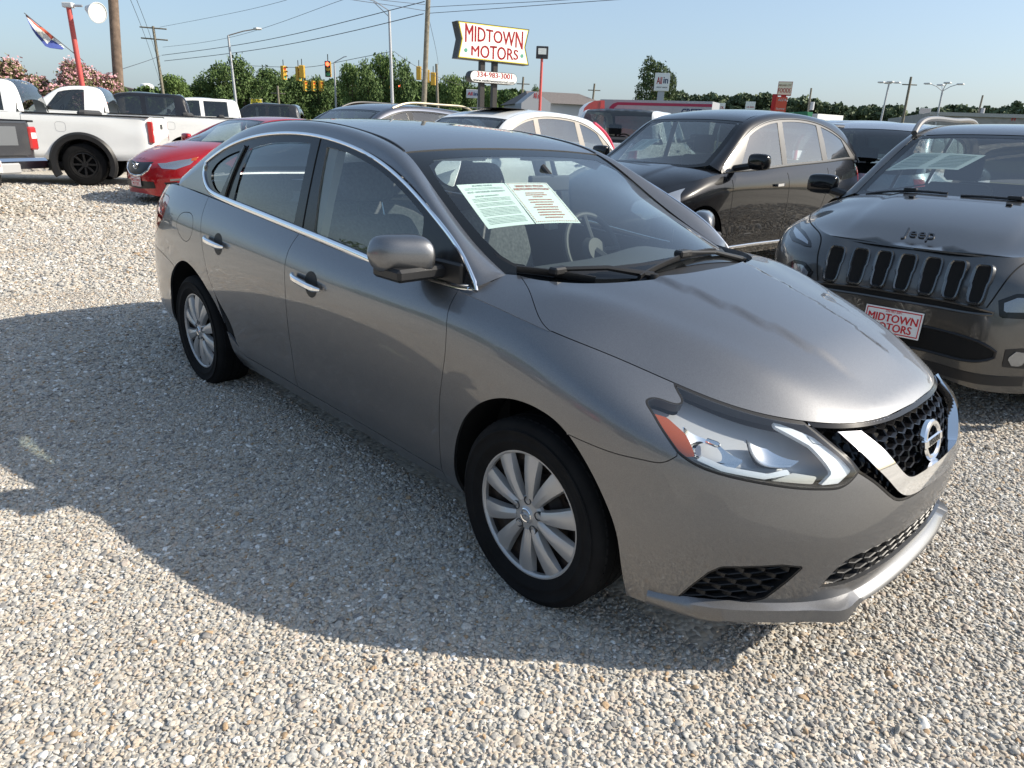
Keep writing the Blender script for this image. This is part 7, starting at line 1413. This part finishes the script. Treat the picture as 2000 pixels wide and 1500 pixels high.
MB().box((0, -.25, h-.35), (v.uv(2060, 230)[0], -.02, h+.12)).build('parapet', mat('store_cap', (.40, .39, .37), .8), e, smooth=False)
e, v, z0, h = house('white flat canopy above the silver SUV roof', (1610, 1648, 223), 105, 10, mat('canopy_white', (.74, .74, .72), .6), RF, None)
v = VP_(1543, 60, 1590, 60.5); z0 = ter(v.a.x); e = empty('green_truck', (0, 0, 0), 0, 'green covered truck body above the black crossover', 'truck'); dress(e, v, z0); U = lambda px, py: (v.uv(px, py)[0], v.uv(px, py)[1]-z0)
MB().prism([U(1543, 224), U(1552, 219), U(1577, 217.5), U(1578, 229), (U(1578, 229)[0], .9), (U(1543, 224)[0], .9)], 0, 2.2).build('cover', mat('tarp_green', (.03, .16, .08), .6), e, smooth=False); MB().box((U(1577, 220)[0], .05, .9), (U(1588, 220)[0], 2.1, U(1582, 218.5)[1])).build('cab', mat('cab_green', (.12, .50, .20), .4, coat=1), e, smooth=False); alloy(e, .8, .2, .45, False, .45, .25, .25, 6); alloy(e, 1.6, .2, .45, False, .45, .25, .25, 6)
p = base(297, 480); e = empty('water_tower', p, 0, 'white bulb water tower far behind the black pickup', 'water tower'); zt_ = at(297, 172, 480).z-p.z; MB().lathe([(1.6, 0), (.8, 3), (.8, zt_-2.6), (1.6, zt_-1.8), (3.0, zt_-.4), (3.5, zt_+.6), (3.1, zt_+1.7), (1.6, zt_+2.3), (0, zt_+2.45)], 24).build('tank', mat('tower_white', (.75, .75, .74), .5), e)
e, v, z0, h = house('far small grey roof by the water tower', (272, 288, 178), 160, 8, BW, RF, [(273, 172), (286, 173)])
# ------------------------------------------------------------------ trees and bushes: leaf-sized faces on limbs
BARK = mat('bark', (.10, .08, .06), .9)
def leafm(name, a, b):
    if name in MATS: return MATS[name]
    m = bpy.data.materials.new(name); m.use_nodes = True; t = m.node_tree; p = t.nodes['Principled BSDF']; p.inputs['Roughness'].default_value = .7; p.inputs['Specular IOR Level'].default_value = .25
    g = t.nodes.new('ShaderNodeNewGeometry'); r = t.nodes.new('ShaderNodeValToRGB'); r.color_ramp.elements[0].color = (*a, 1); r.color_ramp.elements[1].color = (*b, 1); t.links.new(g.outputs['Random Per Island'], r.inputs[0]); t.links.new(r.outputs[0], p.inputs['Base Color']); MATS[name] = m; return m
LG_ = leafm('leaf_green', (.045, .080, .025), (.12, .18, .055)); LG2 = leafm('leaf_light', (.07, .12, .03), (.16, .23, .07)); LPN = leafm('leaf_pine', (.035, .062, .026), (.10, .14, .05)); LPK = leafm('blossom_pink', (.50, .23, .26), (.68, .43, .44)); LOL = leafm('leaf_olive', (.12, .13, .055), (.27, .22, .12))
def leaves(P, size, r):
    """one small tilted quad for each point"""
    n = len(P); a = r.normal(size=(n, 3)); a /= np.linalg.norm(a, axis=1)[:, None]; b = np.cross(a, r.normal(size=(n, 3))); b /= np.linalg.norm(b, axis=1)[:, None]; s = size*r.uniform(.6, 1.35, n)[:, None]
    V = np.stack([P-a*s-b*s*.55, P+a*s-b*s*.55, P+a*s+b*s*.55, P-a*s+b*s*.55], 1).reshape(-1, 3); F = np.arange(4*n).reshape(n, 4); return V, F
def clump_pts(clumps, n, r, shell=.55):
    out = []; w = np.array([c[3]**2 for c in clumps]); w = w/w.sum()
    for c, q in zip(clumps, w):
        k = max(20, int(n*q)); d = r.normal(size=(k, 3)); d /= np.linalg.norm(d, axis=1)[:, None]; rad = c[3]*(shell+(1-shell)*r.random(k))**.8*(1+.16*r.normal(size=k)); out.append(np.array(c[:3])+d*rad[:, None]*np.array([1, 1, .8]))
    return np.concatenate(out)
def tree_mesh(h, w, nleaf, size, seed, pine=False):
    r = np.random.default_rng(seed); cl = []
    if pine:
        for k in range(16): t = k/15; a = k*2.4; R_ = w*.34*(1-.35*t); cl.append((R_*math.cos(a), R_*math.sin(a), h*(.38+.55*t), w*(.22-.06*t)))
    else:
        for k in range(20):
            a = r.uniform(0, 6.28); t = r.uniform(0, 1); q = math.sqrt(max(.05, 1-(1.6*t-.75)**2)); d = w*.33*q*r.uniform(.4, 1); cl.append((d*math.cos(a), d*math.sin(a), h*(.30+.58*t), w*r.uniform(.12, .20)))
        cl.append((0, 0, h*.6, w*.24))
    V, F = leaves(clump_pts(cl, nleaf, r), size, r)
    tr = MB(); tr.tube([(0, 0, -.3), (.02*h, .0, h*.3), (0, .02*h, h*.75)], [.035*h, .026*h, .008*h], 8)
    for c in cl[::2]: tr.tube([(0, 0, h*.25), (c[0]*.5, c[1]*.5, (h*.25+c[2])/2+.1), c[:3]], [.014*h, .01*h, .004*h], 5)
    return V, F, tr
def make_tree(name, label, h, w, nleaf, size, seed, m_, pine=False, group=None):
    V, F, tr = tree_mesh(h, w, nleaf, size, seed, pine); e = empty(name, (0, 0, 0), 0, label, 'tree', group); mk('crown', V, F, m_, e, smooth=False); tr.build('trunk', BARK, e); return e
TG_ = 'trees behind the crossing'
protos = [make_tree('broadleaf_tree', 'x', 10, 10, 5200, .17, 11, LG_, False, TG_), make_tree('broadleaf_tree', 'x', 10, 10, 5200, .17, 12, LG2, False, TG_), make_tree('broadleaf_tree', 'x', 10, 9, 5200, .17, 13, LG_, False, TG_)]
used = [False]*3
def put(k, px, pytop, D, wpx, label):
    o = protos[k] if not used[k] else copy_tree(protos[k]); used[k] = True; b = base(px, D); h = at(px, pytop, D).z-b.z; w = wpx/1388*D*1.02; o.location = b; o.scale = (w/10, w/10, h/10); o.rotation_euler = (0, 0, px*1.7); tag(o, label, 'tree', TG_); return o
for k, px, py, D, wp, lab in ((1, 350, 146, 100, 62, 'light green tree just right of the far crossarm pole'), (0, 395, 150, 108, 60, 'dark tree between the light green one and the tall round one'), (2, 438, 122, 104, 80, 'dark rounded tree left of the tallest crown'), (0, 486, 109, 106, 92, 'tallest dark crown behind the arm of the street lamp'), (2, 535, 132, 110, 84, 'dark tree below the leftmost signal'), (0, 580, 146, 115, 90, 'dark tree behind the paired signals'), (2, 628, 150, 115, 70, 'low dark tree under the lit red signal'), (1, 690, 124, 84, 62, 'green tree left of the round pair'), (0, 722, 117, 82, 74, 'wide dark green tree between two street lamps'), (1, 752, 103, 86, 66, 'green tree with its top behind the tall street lamp'), (0, 792, 117, 84, 66, 'rounded green tree just left of the tall wooden pole'), (1, 880, 146, 110, 60, 'green tree below the left end of the phone sign'), (0, 915, 152, 112, 60, 'dark tree behind the small grey bank sign'), (2, 660, 156, 122, 60, 'dark low tree behind the thin street lamp'), (2, 840, 160, 112, 44, 'low tree right of the tall wooden pole'), (1, 960, 172, 120, 36, 'small tree between the posts of the dealer sign'), (0, 1000, 180, 130, 40, 'low far tree left of the gabled building'), (2, 1045, 168, 118, 36, 'tree rising behind the gabled building'), (1, 365, 160, 116, 50, 'light tree low behind the far crossarm pole')):
    put(k, px, py, D, wp, lab)
pn = make_tree('pine_tree', 'tall irregular pine behind the white bank sign', 13, 7.5, 5200, .16, 21, LPN, True); b = base(1268, 92); pn.location = b; h = at(1275, 112, 92).z-b.z; pn.scale = (.62, .62, h/13)
p2 = copy_tree(pn); b = base(1300, 96); p2.location = b; p2.scale = (.30, .30, (at(1303, 135, 96).z-b.z)/13); tag(p2, 'thin pine top just right of the white bank sign', 'tree')
def tree_line(name, label, tops, D, seed, m_, size=.45, dens=1.0):
    """far wood that reads as one mass; tops: (px, py)"""
    r = np.random.default_rng(seed); cl = []; px = np.arange(tops[0][0], tops[-1][0], 5); py = np.interp(px, [t[0] for t in tops], [t[1] for t in tops])
    for x, y in zip(px, py+np.convolve(r.normal(size=len(px)+4), np.ones(5)/5, 'valid')*5):
        t_ = at(x, y, D); b = base(x, D); h = t_.z-b.z
        for k in range(6): cl.append((t_.x+r.normal()*D*.012, t_.y+r.normal()*D*.012, b.z+h*(.2+.74*k/5)*r.uniform(.9, 1.05), h*.11*r.uniform(.5, 1.5)))
    V, F = leaves(clump_pts(cl, int(len(px)*620*dens), r), size, r); o = mk(name, V, F, m_, None, smooth=False); tag(o, label, 'tree line', kind='stuff'); return o
LHAZE = leafm('leaf_hazed', (.07, .095, .055), (.15, .19, .10))  # paler greens: the fading by distance haze is put into the leaf colour
tree_line('far_wood', 'dark far wood along the right horizon', [(1290, 178), (1340, 187), (1400, 194), (1420, 192), (1470, 191), (1520, 196), (1560, 197), (1600, 206), (1640, 208), (1700, 212), (1760, 219), (1800, 219), (1850, 212), (1880, 211), (1920, 219), (1960, 216), (2080, 196)], 200, 31, LHAZE, .42, 1.6)
tree_line('far_wood', 'dark far wood low behind the pickups and the crossing', [(230, 178), (330, 176), (420, 168), (640, 164), (860, 168), (1060, 186)], 150, 32, LG_, .45)
# pink blooming bushes
def myrtle(label, px, pyt, wpx, D, seed, pink):
    r = np.random.default_rng(seed); b = base(px, D); h = at(px, pyt, D).z-b.z; w = wpx/1388*D; e = empty('flowering_bush', b, 0, label, 'bush', 'pink flowering bushes'); cl = []
    for k in range(34):
        a = r.uniform(0, 6.28); t = r.uniform(0, 1)**.8; q = math.sqrt(max(.04, 1-t**2.2)); d = w*.40*q*math.sqrt(r.random()); cl.append((d*math.cos(a), d*math.sin(a), h*(.18+.70*t), w*r.uniform(.08, .13)))
    V, F = leaves(clump_pts(cl, 16000, r), .045, r); mk('foliage', V, F, LOL, e, smooth=False); P = clump_pts(cl, int(13000*pink), r, .85); k = (r.random(len(P)) < .9) & (np.sin(P[:, 0]*4)+np.sin(P[:, 2]*5+P[:, 1]*3) > -.9); V, F = leaves(P[k]*1.02, .034, r); mk('blossom', V, F, LPK, e, smooth=False)
    tr = MB(); [tr.tube([(0, 0, -.2), (c[0]*.4, c[1]*.4, c[2]*.5), c[:3]], [.05, .035, .012], 5) for c in cl[::3]]; tr.build('stems', BARK, e)
myrtle('pink flowering bush behind the regular cab pickup, by the red pole', 165, 118, 168, 30, 41, 1.0); myrtle('olive and pink flowering bush at the left edge', 28, 112, 150, 31, 42, .5); myrtle('low olive flowering bush between the two pink bushes', 85, 140, 90, 30.5, 43, .35)
# ------------------------------------------------------------------ the side of the lot behind the camera, seen only mirrored in the paint
b_ = copy_tree(maz.root); b_.location = (-2.6, -8.6, 0); b_.rotation_euler = (0, 0, R(78)); tag(b_, 'red sedan mirrored in the doors of the nearest sedan', 'car', 'cars across the lot')
b_ = copy_tree(rogue.root); b_.location = (.6, -9.0, 0); b_.rotation_euler = (0, 0, R(84)); tag(b_, 'black crossover mirrored low in the fender of the nearest sedan', 'suv', 'cars across the lot')
b_ = copy_tree(gsuv.root); b_.location = (-5.8, -8.8, .03); b_.rotation_euler = (0, 0, R(80)); tag(b_, 'slate SUV mirrored in the rear door of the nearest sedan', 'suv', 'cars across the lot')
_rw = np.random.default_rng(77); _cl = []
for x in np.arange(-70, 40, 2.2):
    for k in range(3): _cl.append((x+_rw.normal()*1.2, -48+_rw.normal()*3, 2+k*2.2*_rw.uniform(.8, 1.1), 2.2*_rw.uniform(.8, 1.3)))
V, F = leaves(clump_pts(_cl, 26000, _rw), .22, _rw); tag(mk('far_wood', V, F, LG_, None, smooth=False), 'unseen wood added behind the camera to darken the mirrored horizon', 'tree line', kind='stuff')  # wood added out of view so the car paint mirrors a darker horizon
